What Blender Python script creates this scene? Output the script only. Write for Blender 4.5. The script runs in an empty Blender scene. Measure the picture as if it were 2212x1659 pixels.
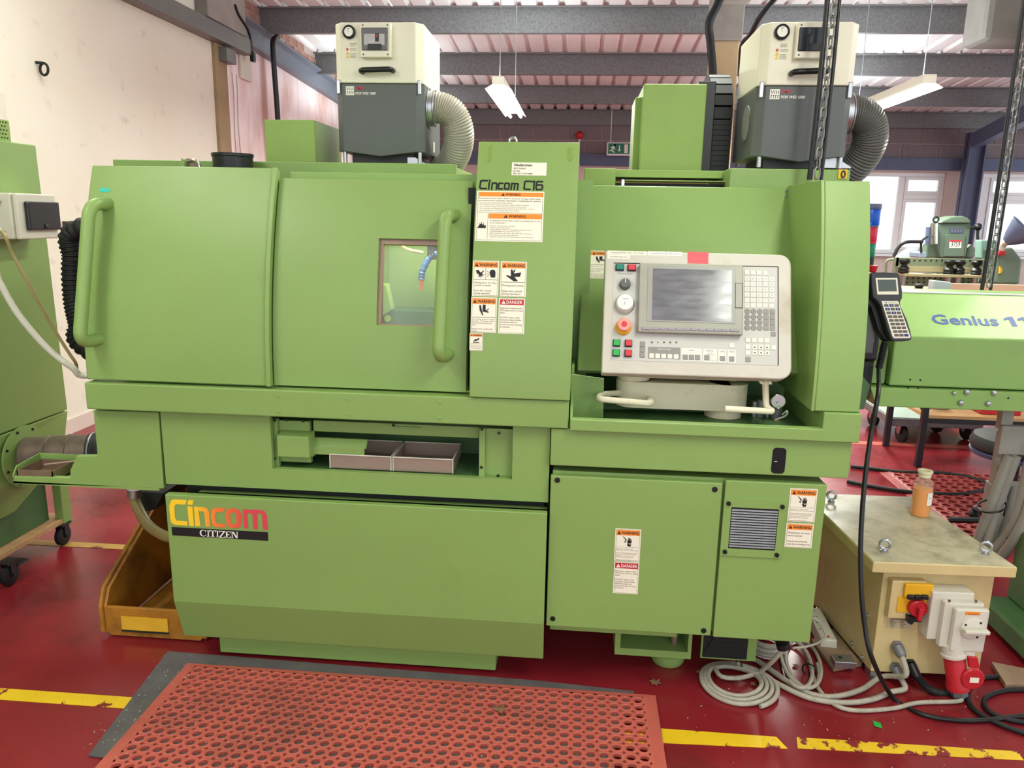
import bpy, bmesh, math, random
from mathutils import Vector, Matrix
random.seed(7)
scene = bpy.context.scene
COL = scene.collection
PI = math.pi

# ------------------------------------------------------------------ camera
F_PX, CX, CY, CAM_H = 1650.0, 1106.0, 829.5, 1.5
def _rot(p, y, r):
    cy, sy, cp, sp, cr, sr = math.cos(y), math.sin(y), math.cos(p), math.sin(p), math.cos(r), math.sin(r)
    base = Matrix(((1,0,0),(0,0,-1),(0,1,0)))
    Rz = Matrix(((cy,-sy,0),(sy,cy,0),(0,0,1)))
    Rx = Matrix(((1,0,0),(0,cp,-sp),(0,sp,cp)))
    Rr = Matrix(((cr,-sr,0),(sr,cr,0),(0,0,1)))
    return Rr @ Rx @ base @ Rz
CM = _rot(math.radians(12.3), math.radians(-4.74), math.radians(1.09))
CMT = CM.transposed()
CAM = Vector((0, 0, CAM_H))
cam_d = bpy.data.cameras.new('camera'); cam = bpy.data.objects.new('camera', cam_d); COL.objects.link(cam)
cam_d.sensor_fit = 'HORIZONTAL'; cam_d.sensor_width = 36.0; cam_d.lens = F_PX / 2212 * 36
cam_d.clip_start = 0.02; cam_d.clip_end = 200
r0, r1, r2 = CM[0], CM[1], CM[2]
cam.matrix_world = Matrix(((r0[0],-r1[0],-r2[0],0),(r0[1],-r1[1],-r2[1],0),(r0[2],-r1[2],-r2[2],CAM_H),(0,0,0,1)))
scene.camera = cam

# ------------------------------------------------------------------ world, exposure
scene.view_settings.view_transform = 'Standard'
scene.view_settings.look = 'None'
scene.view_settings.gamma = 1
scene.view_settings.use_curve_mapping = False
scene.view_settings.exposure = 0.0
w = bpy.data.worlds.new('sky'); scene.world = w; w.use_nodes = True
bg = w.node_tree.nodes['Background']
bg.inputs[0].default_value = (0.90, 0.95, 1.0, 1); bg.inputs[1].default_value = 1.9

# ------------------------------------------------------------------ photo measuring helpers (pixel -> point at a known distance)
def ray(x, y): return CMT @ Vector(((x-CX)/F_PX, (y-CY)/F_PX, 1))
def at(x, y, Y):
    d = ray(x, y); return CAM + d*(Y/d.y)
def atz(x, y, Z):
    d = ray(x, y); return CAM + d*((Z-CAM_H)/d.z)
def atx(x, y, X):
    d = ray(x, y); return CAM + d*(X/d.x)

class Plane:
    def __init__(s, P0, ux, vy):
        s.o = Vector(P0); s.u = Vector(ux).normalized(); vy = Vector(vy)
        s.v = (vy - s.u*vy.dot(s.u)).normalized(); s.n = s.u.cross(s.v).normalized()
        if s.n.dot(CAM - s.o) < 0: s.n = -s.n
    def hit(s, x, y):
        d = ray(x, y); return CAM + d*((s.o-CAM).dot(s.n)/d.dot(s.n))
    def uv(s, x, y):
        q = s.hit(x, y) - s.o; return q.dot(s.u), q.dot(s.v)
    def P(s, u, v, w=0): return s.o + s.u*u + s.v*v + s.n*w
def front(Y): return Plane((0, Y, 0), (1,0,0), (0,0,1))      # u = x, v = z
ZB = 0.975
class Curved:                                                # sheet metal front that leans back towards its top
    def __init__(s, Y0, a=0.30, zb=ZB): s.Y0, s.a, s.zb = Y0, a, zb
    def yf(s, z): return s.Y0 + s.a*max(0, z-s.zb)**2
    def hit(s, x, y):
        Y = s.Y0
        for i in range(25): p = at(x, y, Y); Y = s.yf(p.z)
        return at(x, y, Y)
    def uv(s, x, y): p = s.hit(x, y); return p.x, p.z
    def P(s, u, v, w=0):
        g = 2*s.a*max(0, v-s.zb); l = math.sqrt(1+g*g)
        return Vector((u, s.yf(v) - w/l, v + w*g/l))

# ------------------------------------------------------------------ materials
MATS = {}
def mat(name, col, rough=0.5, metal=0.0, var=0.0, vscale=6.0, dirt=None, dirt_amt=0.0, dscale=3.0, bump=0.0, bscale=200.0,
        spec=0.5, emis=None, estr=0.0, trans=0.0, alpha=1.0, rvar=0.0, coat=0.0, stretch=(1,1,1), dlo=0.5, dhi=0.75, ior=1.45):
    if name in MATS: return MATS[name]
    m = bpy.data.materials.new(name); m.use_nodes = True; nt = m.node_tree; N = nt.nodes; L = nt.links
    b = N['Principled BSDF']
    def srgb(c): return tuple(((x/255)/12.92 if x/255 <= 0.04045 else ((x/255+0.055)/1.055)**2.4) for x in c) + (1,)
    base = srgb(col)
    b.inputs['Base Color'].default_value = base
    b.inputs['Roughness'].default_value = rough; b.inputs['Metallic'].default_value = metal
    b.inputs['Specular IOR Level'].default_value = spec; b.inputs['IOR'].default_value = ior
    b.inputs['Transmission Weight'].default_value = trans; b.inputs['Alpha'].default_value = alpha
    b.inputs['Coat Weight'].default_value = coat
    if emis: b.inputs['Emission Color'].default_value = srgb(emis); b.inputs['Emission Strength'].default_value = estr
    tc = N.new('ShaderNodeTexCoord'); mp = N.new('ShaderNodeMapping'); mp.inputs['Scale'].default_value = stretch
    L.new(tc.outputs['Object'], mp.inputs['Vector'])
    out = None
    if var > 0:
        n = N.new('ShaderNodeTexNoise'); n.inputs['Scale'].default_value = vscale; n.inputs['Detail'].default_value = 5
        L.new(mp.outputs[0], n.inputs['Vector'])
        mr = N.new('ShaderNodeMapRange'); mr.inputs['From Min'].default_value = 0.3; mr.inputs['From Max'].default_value = 0.7
        mr.inputs['To Min'].default_value = 1-var; mr.inputs['To Max'].default_value = 1+var
        L.new(n.outputs['Fac'], mr.inputs['Value'])
        mx = N.new('ShaderNodeMix'); mx.data_type = 'RGBA'; mx.blend_type = 'MULTIPLY'; mx.inputs[0].default_value = 1
        mx.inputs[6].default_value = base; L.new(mr.outputs[0], mx.inputs[7]); out = mx.outputs[2]
        if rvar > 0:
            rr = N.new('ShaderNodeMapRange'); rr.inputs['From Min'].default_value = 0.3; rr.inputs['From Max'].default_value = 0.7
            rr.inputs['To Min'].default_value = rough-rvar; rr.inputs['To Max'].default_value = rough+rvar
            L.new(n.outputs['Fac'], rr.inputs['Value']); L.new(rr.outputs[0], b.inputs['Roughness'])
    if dirt is not None:
        n2 = N.new('ShaderNodeTexNoise'); n2.inputs['Scale'].default_value = dscale; n2.inputs['Detail'].default_value = 8
        n2.inputs['Roughness'].default_value = 0.65; L.new(mp.outputs[0], n2.inputs['Vector'])
        m2 = N.new('ShaderNodeMapRange'); m2.inputs['From Min'].default_value = dlo; m2.inputs['From Max'].default_value = dhi
        m2.inputs['To Max'].default_value = dirt_amt; L.new(n2.outputs['Fac'], m2.inputs['Value'])
        mx2 = N.new('ShaderNodeMix'); mx2.data_type = 'RGBA'; L.new(m2.outputs[0], mx2.inputs[0])
        if out is not None: L.new(out, mx2.inputs[6])
        else: mx2.inputs[6].default_value = base
        mx2.inputs[7].default_value = srgb(dirt); out = mx2.outputs[2]
    if out is not None: L.new(out, b.inputs['Base Color'])
    if bump > 0:
        n3 = N.new('ShaderNodeTexNoise'); n3.inputs['Scale'].default_value = bscale; n3.inputs['Detail'].default_value = 3
        L.new(mp.outputs[0], n3.inputs['Vector'])
        bp = N.new('ShaderNodeBump'); bp.inputs['Strength'].default_value = bump; bp.inputs['Distance'].default_value = 0.002
        L.new(n3.outputs['Fac'], bp.inputs['Height']); L.new(bp.outputs[0], b.inputs['Normal'])
    MATS[name] = m
    return m
M = {}
M['green'] = mat('green_paint', (131,161,88), 0.40, var=0.035, vscale=2.5, dirt=(112,122,52), dirt_amt=0.45, dscale=5, dlo=0.6, dhi=0.85, bump=0.10, bscale=420, rvar=0.05)
M['greenf'] = mat('feeder_green_paint', (134,170,92), 0.4, var=0.05, vscale=3, dirt=(118,132,82), dirt_amt=0.35, dscale=4, bump=0.06, bscale=350)
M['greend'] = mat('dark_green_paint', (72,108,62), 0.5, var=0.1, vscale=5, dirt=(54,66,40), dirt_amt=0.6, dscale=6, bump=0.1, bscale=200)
M['greeny'] = mat('rear_green_paint', (138,166,82), 0.5, var=0.05, vscale=4, bump=0.1, bscale=400)
M['black'] = mat('black_plastic', (20,20,21), 0.4)
M['rubber'] = mat('black_rubber', (22,22,23), 0.6, var=0.15, vscale=20)
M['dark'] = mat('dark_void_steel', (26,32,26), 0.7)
M['beige'] = mat('extractor_beige_paint', (228,223,200), 0.5, var=0.03, vscale=4, bump=0.08, bscale=500)
M['char'] = mat('extractor_charcoal_paint', (88,92,90), 0.5, var=0.03, vscale=4, bump=0.12, bscale=500)
M['zinc'] = mat('zinc_plated_steel', (178,180,184), 0.32, 0.9, var=0.06, vscale=12)
M['chrome'] = mat('polished_steel', (205,205,205), 0.18, 1.0)
M['galv'] = mat('galvanised_steel', (122,124,127), 0.5, 0.35, var=0.22, vscale=60, bump=0.03, bscale=60)
M['panel'] = mat('control_panel_beige', (196,191,176), 0.45, var=0.04, vscale=7, dirt=(158,144,112), dirt_amt=0.6, dscale=6, dlo=0.5, dhi=0.74)
M['panelin'] = mat('control_panel_grey_face', (192,191,182), 0.5, var=0.02, vscale=9)
M['bezel'] = mat('screen_bezel_grey', (156,156,140), 0.4, var=0.05, vscale=14)
M['screen'] = mat('dull_screen', (112,112,116), 0.16, var=0.12, vscale=14, stretch=(1,1,5), rvar=0.06)
M['key'] = mat('cream_key', (222,218,204), 0.45)
M['keyg'] = mat('grey_key', (140,137,130), 0.5)
M['keyd'] = mat('violet_grey_key', (150,142,152), 0.45)
M['armcream'] = mat('cream_enamel', (226,215,188), 0.45, var=0.04, vscale=8, dirt=(130,108,78), dirt_amt=0.4, dscale=8, dlo=0.6, dhi=0.8)
M['white'] = mat('white_print', (236,233,220), 0.55)
M['sticker'] = mat('sticker_cream', (238,232,210), 0.5, var=0.02, vscale=20)
M['ink'] = mat('black_ink', (22,22,24), 0.5)
M['inkg'] = mat('grey_ink', (92,90,84), 0.6)
M['orange'] = mat('warning_orange', (238,138,44), 0.5)
M['red'] = mat('danger_red', (190,36,48), 0.5)
M['redp'] = mat('red_plastic', (186,34,44), 0.4, var=0.05, vscale=30)
M['yellow'] = mat('yellow_plastic', (222,168,32), 0.45, var=0.06, vscale=30)
M['whitep'] = mat('white_plastic', (208,203,188), 0.4, var=0.03, vscale=12, dirt=(150,134,106), dirt_amt=0.4, dscale=14, dlo=0.6, dhi=0.8)
M['greenb'] = mat('green_button', (40,170,76), 0.35)
M['teal'] = mat('teal_button', (26,122,104), 0.35)
M['redb'] = mat('red_button', (204,52,62), 0.35)
M['salmon'] = mat('salmon_knob', (232,150,132), 0.4)
M['hosegrey'] = mat('grey_pvc_hose', (172,166,150), 0.38)
M['steelbrown'] = mat('oily_steel', (150,126,108), 0.35, 0.55, var=0.12, vscale=15)
M['acrylic'] = mat('acrylic', (196,168,152), 0.06, 0, alpha=0.36, spec=0.6)
M['glass'] = mat('window_glass', (230,240,240), 0.02, alpha=0.12, spec=0.5)
M['brass'] = mat('tan_hose', (150,132,84), 0.4, var=0.1, vscale=25)
M['cable'] = mat('grey_cable', (172,166,150), 0.5, var=0.12, vscale=18, dirt=(96,84,66), dirt_amt=0.6, dscale=20)
M['transf'] = mat('transformer_cream_paint', (206,186,132), 0.48, var=0.05, vscale=6, dirt=(150,126,80), dirt_amt=0.4, dscale=5)
M['transtop'] = mat('transformer_worn_top', (188,180,150), 0.34, var=0.10, vscale=9, dirt=(112,102,78), dirt_amt=0.75, dscale=8, dlo=0.44, dhi=0.68, rvar=0.1)
M['wood'] = mat('pale_wood', (190,150,104), 0.6, var=0.15, vscale=5, stretch=(1,8,8))
M['plank'] = mat('dirty_plank', (150,124,100), 0.7, var=0.15, vscale=6, stretch=(6,1,6))
M['pole'] = mat('black_steel_tube', (32,32,40), 0.4)
M['leaf'] = mat('dry_leaf', (128,94,66), 0.7, var=0.25, vscale=30)

# ------------------------------------------------------------------ mesh builder
def V3(p): return Vector(p)
def fillet(path, r, n=5):
    out = [V3(path[0])]
    for i in range(1, len(path)-1):
        a, b, c = V3(path[i-1]), V3(path[i]), V3(path[i+1])
        d1, d2 = a-b, c-b
        rr = min(r, d1.length*0.49, d2.length*0.49)
        p, q = b + d1.normalized()*rr, b + d2.normalized()*rr
        for k in range(n+1):
            t = k/n; out.append((1-t)**2*p + 2*t*(1-t)*b + t*t*q)
    out.append(V3(path[-1])); return out
def spline(pts, n=8):
    pts = [V3(p) for p in pts]; P = [pts[0]*2-pts[1]] + pts + [pts[-1]*2-pts[-2]]; out = []
    for i in range(1, len(P)-2):
        a, b, c, d = P[i-1], P[i], P[i+1], P[i+2]
        for k in range(n):
            t = k/n
            out.append(0.5*((2*b)+(c-a)*t+(2*a-5*b+4*c-d)*t*t+(3*b-a-3*c+d)*t**3))
    out.append(pts[-1]); return out
class MB:
    def __init__(s): s.v = []; s.f = []; s.mi = []; s.cur = 0
    def add(s, vs, fs):
        o = len(s.v); s.v += [V3(p) for p in vs]; s.f += [tuple(i+o for i in f) for f in fs]; s.mi += [s.cur]*len(fs); return s
    def box(s, a, b):
        (x0,y0,z0),(x1,y1,z1) = a, b
        return s.add([(x0,y0,z0),(x1,y0,z0),(x1,y1,z0),(x0,y1,z0),(x0,y0,z1),(x1,y0,z1),(x1,y1,z1),(x0,y1,z1)],
                     [(0,3,2,1),(4,5,6,7),(0,1,5,4),(1,2,6,5),(2,3,7,6),(3,0,4,7)])
    def prism(s, pts, vec):
        n = len(pts); vec = V3(vec); pts = [V3(p) for p in pts]
        return s.add(pts + [p+vec for p in pts], [tuple(range(n)), tuple(range(2*n-1, n-1, -1))] + [(i, i+n, (i+1)%n+n, (i+1)%n) for i in range(n)])
    def spoly(s, S, pts, w0, w1):
        n = len(pts); lo = [S.P(u,v,w0) for u,v in pts]; hi = [S.P(u,v,w1) for u,v in pts]
        return s.add(lo+hi, [tuple(range(n)), tuple(range(2*n-1, n-1, -1))] + [(i, i+n, (i+1)%n+n, (i+1)%n) for i in range(n)])
    def sbox(s, S, u0, v0, u1, v1, w0, w1, nv=1):
        rows = []
        for k in range(nv+1):
            v = v0+(v1-v0)*k/nv
            rows += [S.P(u0,v,w0), S.P(u1,v,w0), S.P(u1,v,w1), S.P(u0,v,w1)]
        fs = [(0,1,2,3), tuple(4*nv+i for i in (3,2,1,0))]
        for k in range(nv):
            for i in range(4): fs.append((4*k+i, 4*k+(i+1)%4, 4*k+4+(i+1)%4, 4*k+4+i))
        return s.add(rows, fs)
    def sface(s, S, u0, v0, u1, v1, w, nv=1):          # printed area
        rows = []
        for k in range(nv+1):
            v = v0+(v1-v0)*k/nv; rows += [S.P(u0,v,w), S.P(u1,v,w)]
        return s.add(rows, [(2*k, 2*k+1, 2*k+3, 2*k+2) for k in range(nv)])
    def sflat(s, S, pts, w): return s.add([S.P(u,v,w) for u,v in pts], [tuple(range(len(pts)))])
    def scyl(s, S, u, v, prof, seg=20):                # prof: (radius, w) along the surface normal
        o = S.P(u,v,0); n = (S.P(u,v,1)-o).normalized(); return s.lathe(o, n, prof, seg)
    def lathe(s, o, axis, prof, seg=20, ang=2*PI, closed=False):
        o = V3(o); a = V3(axis).normalized(); t = Vector((0,0,1)) if abs(a.z) < 0.9 else Vector((1,0,0))
        e1 = a.cross(t).normalized(); e2 = a.cross(e1); vs = []; fs = []; n = len(prof)
        for k in range(seg):
            c, q = math.cos(ang*k/seg), math.sin(ang*k/seg)
            for r, h in prof: vs.append(o + a*h + (e1*c+e2*q)*r)
        for k in range(seg):
            j = (k+1) % seg
            for i in range(n if closed else n-1): fs.append((k*n+i, k*n+(i+1)%n, j*n+(i+1)%n, j*n+i))
        if not closed:
            if prof[0][0] > 1e-6: fs.append(tuple(k*n for k in range(seg)))
            if prof[-1][0] > 1e-6: fs.append(tuple(k*n+n-1 for k in reversed(range(seg))))
        return s.add(vs, fs)
    def cyl(s, a, b, r, seg=16, r2=None):
        a, b = V3(a), V3(b); d = b-a; return s.lathe(a, d, [(r,0),(r if r2 is None else r2, d.length)], seg)
    def torus(s, o, axis, R, r, seg=24, rs=8):
        return s.lathe(o, axis, [(R+r*math.cos(2*PI*i/rs), r*math.sin(2*PI*i/rs)) for i in range(rs)], seg, closed=True)
    def tube(s, path, r, seg=10, closed=False, rf=None):
        P = [V3(p) for p in path]; n = len(P); vs = []; fs = []; prev = None
        for i in range(n):
            if closed: t = P[(i+1)%n]-P[i-1]
            else: t = P[min(i+1,n-1)]-P[max(i-1,0)]
            t.normalize()
            if prev is None:
                u = Vector((0,0,1)) if abs(t.z) < 0.9 else Vector((1,0,0)); e = t.cross(u).normalized()
            else:
                e = prev - t*prev.dot(t)
                e = e.normalized() if e.length > 1e-6 else t.orthogonal().normalized()
            prev = e; g = t.cross(e); rr = rf(i) if rf else r
            for k in range(seg):
                a = 2*PI*k/seg; vs.append(P[i] + (e*math.cos(a)+g*math.sin(a))*rr)
        for i in range(n if closed else n-1):
            j = (i+1) % n
            for k in range(seg): fs.append((i*seg+k, i*seg+(k+1)%seg, j*seg+(k+1)%seg, j*seg+k))
        if not closed: fs += [tuple(reversed(range(seg))), tuple((n-1)*seg+k for k in range(seg))]
        return s.add(vs, fs)
    def sphere(s, c, r, sc=(1,1,1), seg=14, rings=8):
        c = V3(c); vs = [c+Vector((0,0,-r*sc[2]))]; fs = []
        for i in range(1, rings):
            a = -PI/2+PI*i/rings
            for k in range(seg):
                b = 2*PI*k/seg; vs.append(c+Vector((r*sc[0]*math.cos(a)*math.cos(b), r*sc[1]*math.cos(a)*math.sin(b), r*sc[2]*math.sin(a))))
        vs.append(c+Vector((0,0,r*sc[2]))); top = len(vs)-1
        for k in range(seg): fs.append((0, 1+(k+1)%seg, 1+k)); fs.append((top, 1+(rings-2)*seg+k, 1+(rings-2)*seg+(k+1)%seg))
        for i in range(rings-2):
            for k in range(seg): a = 1+i*seg; fs.append((a+k, a+(k+1)%seg, a+seg+(k+1)%seg, a+seg+k))
        return s.add(vs, fs)
    def grid(s, S, us, vs_, th, hole=None):            # sheet with holes, th thick
        nu, nv = len(us), len(vs_); A = [[S.P(u,v,0) for u in us] for v in vs_]; B = [[S.P(u,v,-th) for u in us] for v in vs_]
        vs = [p for r in A for p in r] + [p for r in B for p in r]; off = nu*nv; fs = []
        ok = lambda i,j: 0 <= i < nu-1 and 0 <= j < nv-1 and not (hole and hole((us[i]+us[i+1])/2, (vs_[j]+vs_[j+1])/2))
        for j in range(nv-1):
            for i in range(nu-1):
                if not ok(i,j): continue
                a, b, c, d = j*nu+i, j*nu+i+1, (j+1)*nu+i+1, (j+1)*nu+i
                fs += [(a,b,c,d), (a+off,d+off,c+off,b+off)]
                for (p,q,ii,jj) in ((a,b,i,j-1),(b,c,i+1,j),(c,d,i,j+1),(d,a,i-1,j)):
                    if not ok(ii,jj): fs.append((p,p+off,q+off,q))
        return s.add(vs, fs)
    def build(s, name, material, parent=None, bevel=0, smooth=False, label=None, kind=None, normals=True, seg=2):
        c = Vector((0,0,0))
        if s.v:
            lo = [min(p[i] for p in s.v) for i in range(3)]; hi = [max(p[i] for p in s.v) for i in range(3)]
            c = Vector([(lo[i]+hi[i])/2 for i in range(3)])
        me = bpy.data.meshes.new(name); me.from_pydata([p-c for p in s.v], [], s.f)
        ms = material if isinstance(material, (list, tuple)) else [material]
        for m in ms: me.materials.append(M[m] if isinstance(m, str) else m)
        if len(ms) > 1: me.polygons.foreach_set('material_index', s.mi)
        if normals:
            bm = bmesh.new(); bm.from_mesh(me)
            if normals == 'merge': bmesh.ops.remove_doubles(bm, verts=bm.verts, dist=1e-5)
            bmesh.ops.recalc_face_normals(bm, faces=bm.faces); bm.to_mesh(me); bm.free()
        if smooth:
            me.polygons.foreach_set('use_smooth', [True]*len(me.polygons)); me.set_sharp_from_angle(angle=math.radians(38))
        me.update()
        o = bpy.data.objects.new(name, me); COL.objects.link(o); o.location = c
        if parent is not None: set_parent(o, parent)
        if bevel: bv = o.modifiers.new('bevel', 'BEVEL'); bv.width = bevel; bv.segments = seg; bv.limit_method = 'ANGLE'; bv.angle_limit = math.radians(40)
        if label: o['label'] = label
        if kind: o['kind'] = kind
        return o
WORLD = {}
def wpos(o):
    p = V3(o.location)
    if o.parent is not None: p = wpos(o.parent) + p
    return p
def set_parent(o, parent):
    o.parent = parent; o.location = V3(o.location) - wpos(parent)
def thing(name, loc, label, cat, group=None):
    o = bpy.data.objects.new(name, None); COL.objects.link(o); o.location = loc; o.empty_display_size = 0.05
    o['label'] = label; o['category'] = cat
    if group: o['group'] = group
    return o
def tag(o, label, cat, group=None, kind=None):
    o['label'] = label; o['category'] = cat
    if group: o['group'] = group
    if kind: o['kind'] = kind
    return o
def part_copy(o, parent, delta):
    c = o.copy(); COL.objects.link(c); c.parent = parent; c.location = V3(o.location) + V3(delta); return c

_tc = {}
def text_mesh(txt, bold=0.0, res=2):
    k = (txt, bold, res)
    if k in _tc: return _tc[k]
    cu = bpy.data.curves.new('t', 'FONT'); cu.body = txt; cu.size = 1; cu.resolution_u = res; cu.offset = bold
    ob = bpy.data.objects.new('t', cu); COL.objects.link(ob)
    me = bpy.data.meshes.new_from_object(ob)
    vs = [(v.co.x, v.co.y) for v in me.vertices]; fs = [tuple(p.vertices) for p in me.polygons]
    bpy.data.objects.remove(ob); bpy.data.curves.remove(cu); bpy.data.meshes.remove(me)
    _tc[k] = (vs, fs); return vs, fs
def put_text(mb, S, txt, u, v, width=None, height=None, w=0.001, bold=0.0, shear=0.0, du=(1,0), dv=(0,1), res=2, center=False):
    """lettering printed on surface S; (u,v) = left end of the baseline, height = cap height"""
    vs, fs = text_mesh(txt, bold, res)
    if not vs: return
    x0 = min(p[0] for p in vs); x1 = max(p[0] for p in vs); CAP = 0.69
    sy = (height/CAP) if height else None; sx = (width/(x1-x0)) if width else None
    if sx is None: sx = sy
    if sy is None: sy = sx
    off = -(x1-x0)*sx/2 if center else 0
    out = []
    for x, y in vs:
        a = (x-x0)*sx + off + y*sy*shear; b = y*sy
        out.append(S.P(u + a*du[0] + b*dv[0], v + a*du[1] + b*dv[1], w))
    mb.add(out, fs)
def text_w(txt):
    vs, _ = text_mesh(txt); return (max(p[0] for p in vs)-min(p[0] for p in vs))/0.69    # width per unit cap height

# ------------------------------------------------------------------ lamps (fluorescent battens)
def batten(x, y0, y1, z, label, chains=True, power=60, zroof=None, up=20):
    t = thing('fluorescent_light', (x, y0, z), label, 'light', 'fluorescent battens')
    MB().prism([(x-0.045,y0,z+0.03),(x+0.045,y0,z+0.03),(x+0.045,y0,z+0.09),(x-0.045,y0,z+0.09)], (0,y1-y0,0)).build('housing', 'white', t)
    rf = MB()
    rf.prism([(x-0.045,y0,z+0.03),(x-0.10,y0,z+0.0),(x-0.10,y0,z+0.003),(x-0.045,y0,z+0.034)], (0,y1-y0,0))
    rf.prism([(x+0.045,y0,z+0.03),(x+0.10,y0,z+0.0),(x+0.10,y0,z+0.003),(x+0.045,y0,z+0.034)], (0,y1-y0,0)); rf.build('reflector', 'white', t)
    for dx in (-0.05, 0.05):
        MB().cyl((x+dx,y0+0.02,z), (x+dx,y1-0.02,z), 0.014, 10).build('tube', 'tube', t, smooth=True)
    if chains:
        for yy in (y0+0.12, y1-0.12):
            zt = zroof if zroof else 3.66-0.06*(yy-8.34)
            MB().cyl((x,yy,z+0.09), (x,yy,zt), 0.0035, 6).build('hanging_chain', 'zinc', t)
    ld = bpy.data.lights.new('tube_light', 'AREA'); ld.shape = 'RECTANGLE'; ld.size = 0.2; ld.size_y = (y1-y0)*0.95
    ld.energy = power; ld.color = (0.94, 1.0, 0.90)
    lo = bpy.data.objects.new('tube_light', ld); COL.objects.link(lo); lo.location = (x, (y0+y1)/2, z-0.025); set_parent(lo, t)
    if up:
        lu = bpy.data.lights.new('added_uplight', 'AREA'); lu.shape = 'RECTANGLE'; lu.size = 0.2; lu.size_y = (y1-y0)*0.95  # upward light added to brighten the roof sheets
        lu.energy = up; lu.color = (0.86, 0.98, 1.0)
        l2 = bpy.data.objects.new('added_uplight', lu); COL.objects.link(l2); l2.location = (x, (y0+y1)/2, z+0.10); l2.rotation_euler = (PI, 0, 0); set_parent(l2, t)
    return t
M['tube'] = mat('lit_fluorescent_tube', (255,255,250), 0.5, emis=(255,252,240), estr=22.0)

# ================================================================== THE ROOM
WX, BY = -3.42, 13.6                                   # left wall plane, back wall plane
def zroof(y): return 3.58 - 0.06*(y-8.34)
def struct(o): o['kind'] = 'structure'; return o
def srgb(c): return tuple(((x/255)/12.92 if x/255 <= 0.04045 else ((x/255+0.055)/1.055)**2.4) for x in c) + (1,)

def wall_material():
    m = bpy.data.materials.new('stained_plaster'); m.use_nodes = True; nt = m.node_tree; N = nt.nodes; L = nt.links; b = N['Principled BSDF']
    b.inputs['Roughness'].default_value = 0.75
    g = N.new('ShaderNodeNewGeometry'); sp = N.new('ShaderNodeSeparateXYZ'); L.new(g.outputs['Position'], sp.inputs[0])
    def noise(scale, st, det=6):
        mp = N.new('ShaderNodeMapping'); mp.inputs['Scale'].default_value = st; L.new(g.outputs['Position'], mp.inputs[0])
        n = N.new('ShaderNodeTexNoise'); n.inputs['Scale'].default_value = scale; n.inputs['Detail'].default_value = det; L.new(mp.outputs[0], n.inputs[0]); return n.outputs['Fac']
    def rng(src, a, b_, c=0, d=1):
        r = N.new('ShaderNodeMapRange'); r.inputs[1].default_value = a; r.inputs[2].default_value = b_; r.inputs[3].default_value = c; r.inputs[4].default_value = d; L.new(src, r.inputs[0]); return r.outputs[0]
    def mix(f, a, c):
        x = N.new('ShaderNodeMix'); x.data_type = 'RGBA'
        if isinstance(f, float): x.inputs[0].default_value = f
        else: L.new(f, x.inputs[0])
        if isinstance(a, tuple): x.inputs[6].default_value = a
        else: L.new(a, x.inputs[6])
        if isinstance(c, tuple): x.inputs[7].default_value = c
        else: L.new(c, x.inputs[7])
        return x.outputs[2]
    def mul(a, c):
        x = N.new('ShaderNodeMath'); x.operation = 'MULTIPLY'; L.new(a, x.inputs[0]); L.new(c, x.inputs[1]); return x.outputs[0]
    base = mix(noise(1.2, (1,1,1)), srgb((214,206,184)), srgb((226,222,212)))
    base = mix(rng(noise(9, (1,1,1), 8), 0.62, 0.8, 0, 0.35), base, srgb((150,136,118)))
    pink = mix(rng(noise(2.4, (1,1,0.5), 7), 0.46, 0.72), srgb((236,222,222)), srgb((208,168,156)))
    pink = mix(rng(noise(3.2, (1,1.2,0.05), 4), 0.58, 0.70, 0, 0.8), pink, srgb((168,112,92)))
    fac = rng(sp.outputs['Y'], 7.40, 7.50)
    L.new(mix(fac, base, pink), b.inputs['Base Color'])
    bp = N.new('ShaderNodeBump'); bp.inputs['Strength'].default_value = 0.25; bp.inputs['Distance'].default_value = 0.02
    L.new(noise(5, (1,1,1), 6), bp.inputs['Height']); L.new(bp.outputs[0], b.inputs['Normal'])
    return m
M['wall'] = wall_material()
M['plaster'] = mat('pale_pink_plaster', (206,186,178), 0.8, var=0.05, vscale=2)
M['floor'] = mat('red_floor_paint', (134,32,40), 0.25, var=0.16, vscale=1.6, dirt=(66,22,26), dirt_amt=0.75, dscale=2.2, dlo=0.52, dhi=0.78, rvar=0.09, bump=0.05, bscale=30)
M['line'] = mat('worn_yellow_line', (232,192,30), 0.45, var=0.06, vscale=5, dirt=(126,30,36), dirt_amt=1.0, dscale=11, dlo=0.60, dhi=0.63)
M['line2'] = mat('very_worn_yellow_line', (224,186,32), 0.45, var=0.06, vscale=5, dirt=(126,30,36), dirt_amt=1.0, dscale=16, dlo=0.53, dhi=0.56)
M['lineold'] = mat('faded_yellow_line', (176,138,66), 0.5, var=0.1, vscale=5, dirt=(110,34,40), dirt_amt=1.0, dscale=9, dlo=0.58, dhi=0.64)
M['sheet'] = mat('roof_sheet_white', (240,238,236), 0.30, 0.1, var=0.05, vscale=1.5)
M['purlin'] = mat('galvanised_purlin', (112,112,113), 0.5, 0.15, var=0.22, vscale=45)
M['steelgrey'] = mat('grey_painted_steel', (106,110,120), 0.45)
M['bluegrey'] = mat('blue_grey_painted_steel', (84,92,120), 0.45)
M['concrete'] = mat('concrete', (142,134,126), 0.85, var=0.12, vscale=6, bump=0.3, bscale=40)
M['tan'] = mat('tan_painted_column', (176,150,114), 0.7, var=0.08, vscale=4)
M['brick'] = mat('red_brick', (150,112,100), 0.9, var=0.22, vscale=5, bump=0.3, bscale=60)
M['mortar'] = mat('mortar', (170,152,142), 0.9)
M['block'] = mat('grey_block', (128,118,122), 0.9, var=0.12, vscale=20, bump=0.3, bscale=90, stretch=(4,4,0.4))
M['pvc'] = mat('white_window_frame', (232,232,232), 0.35)
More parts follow.
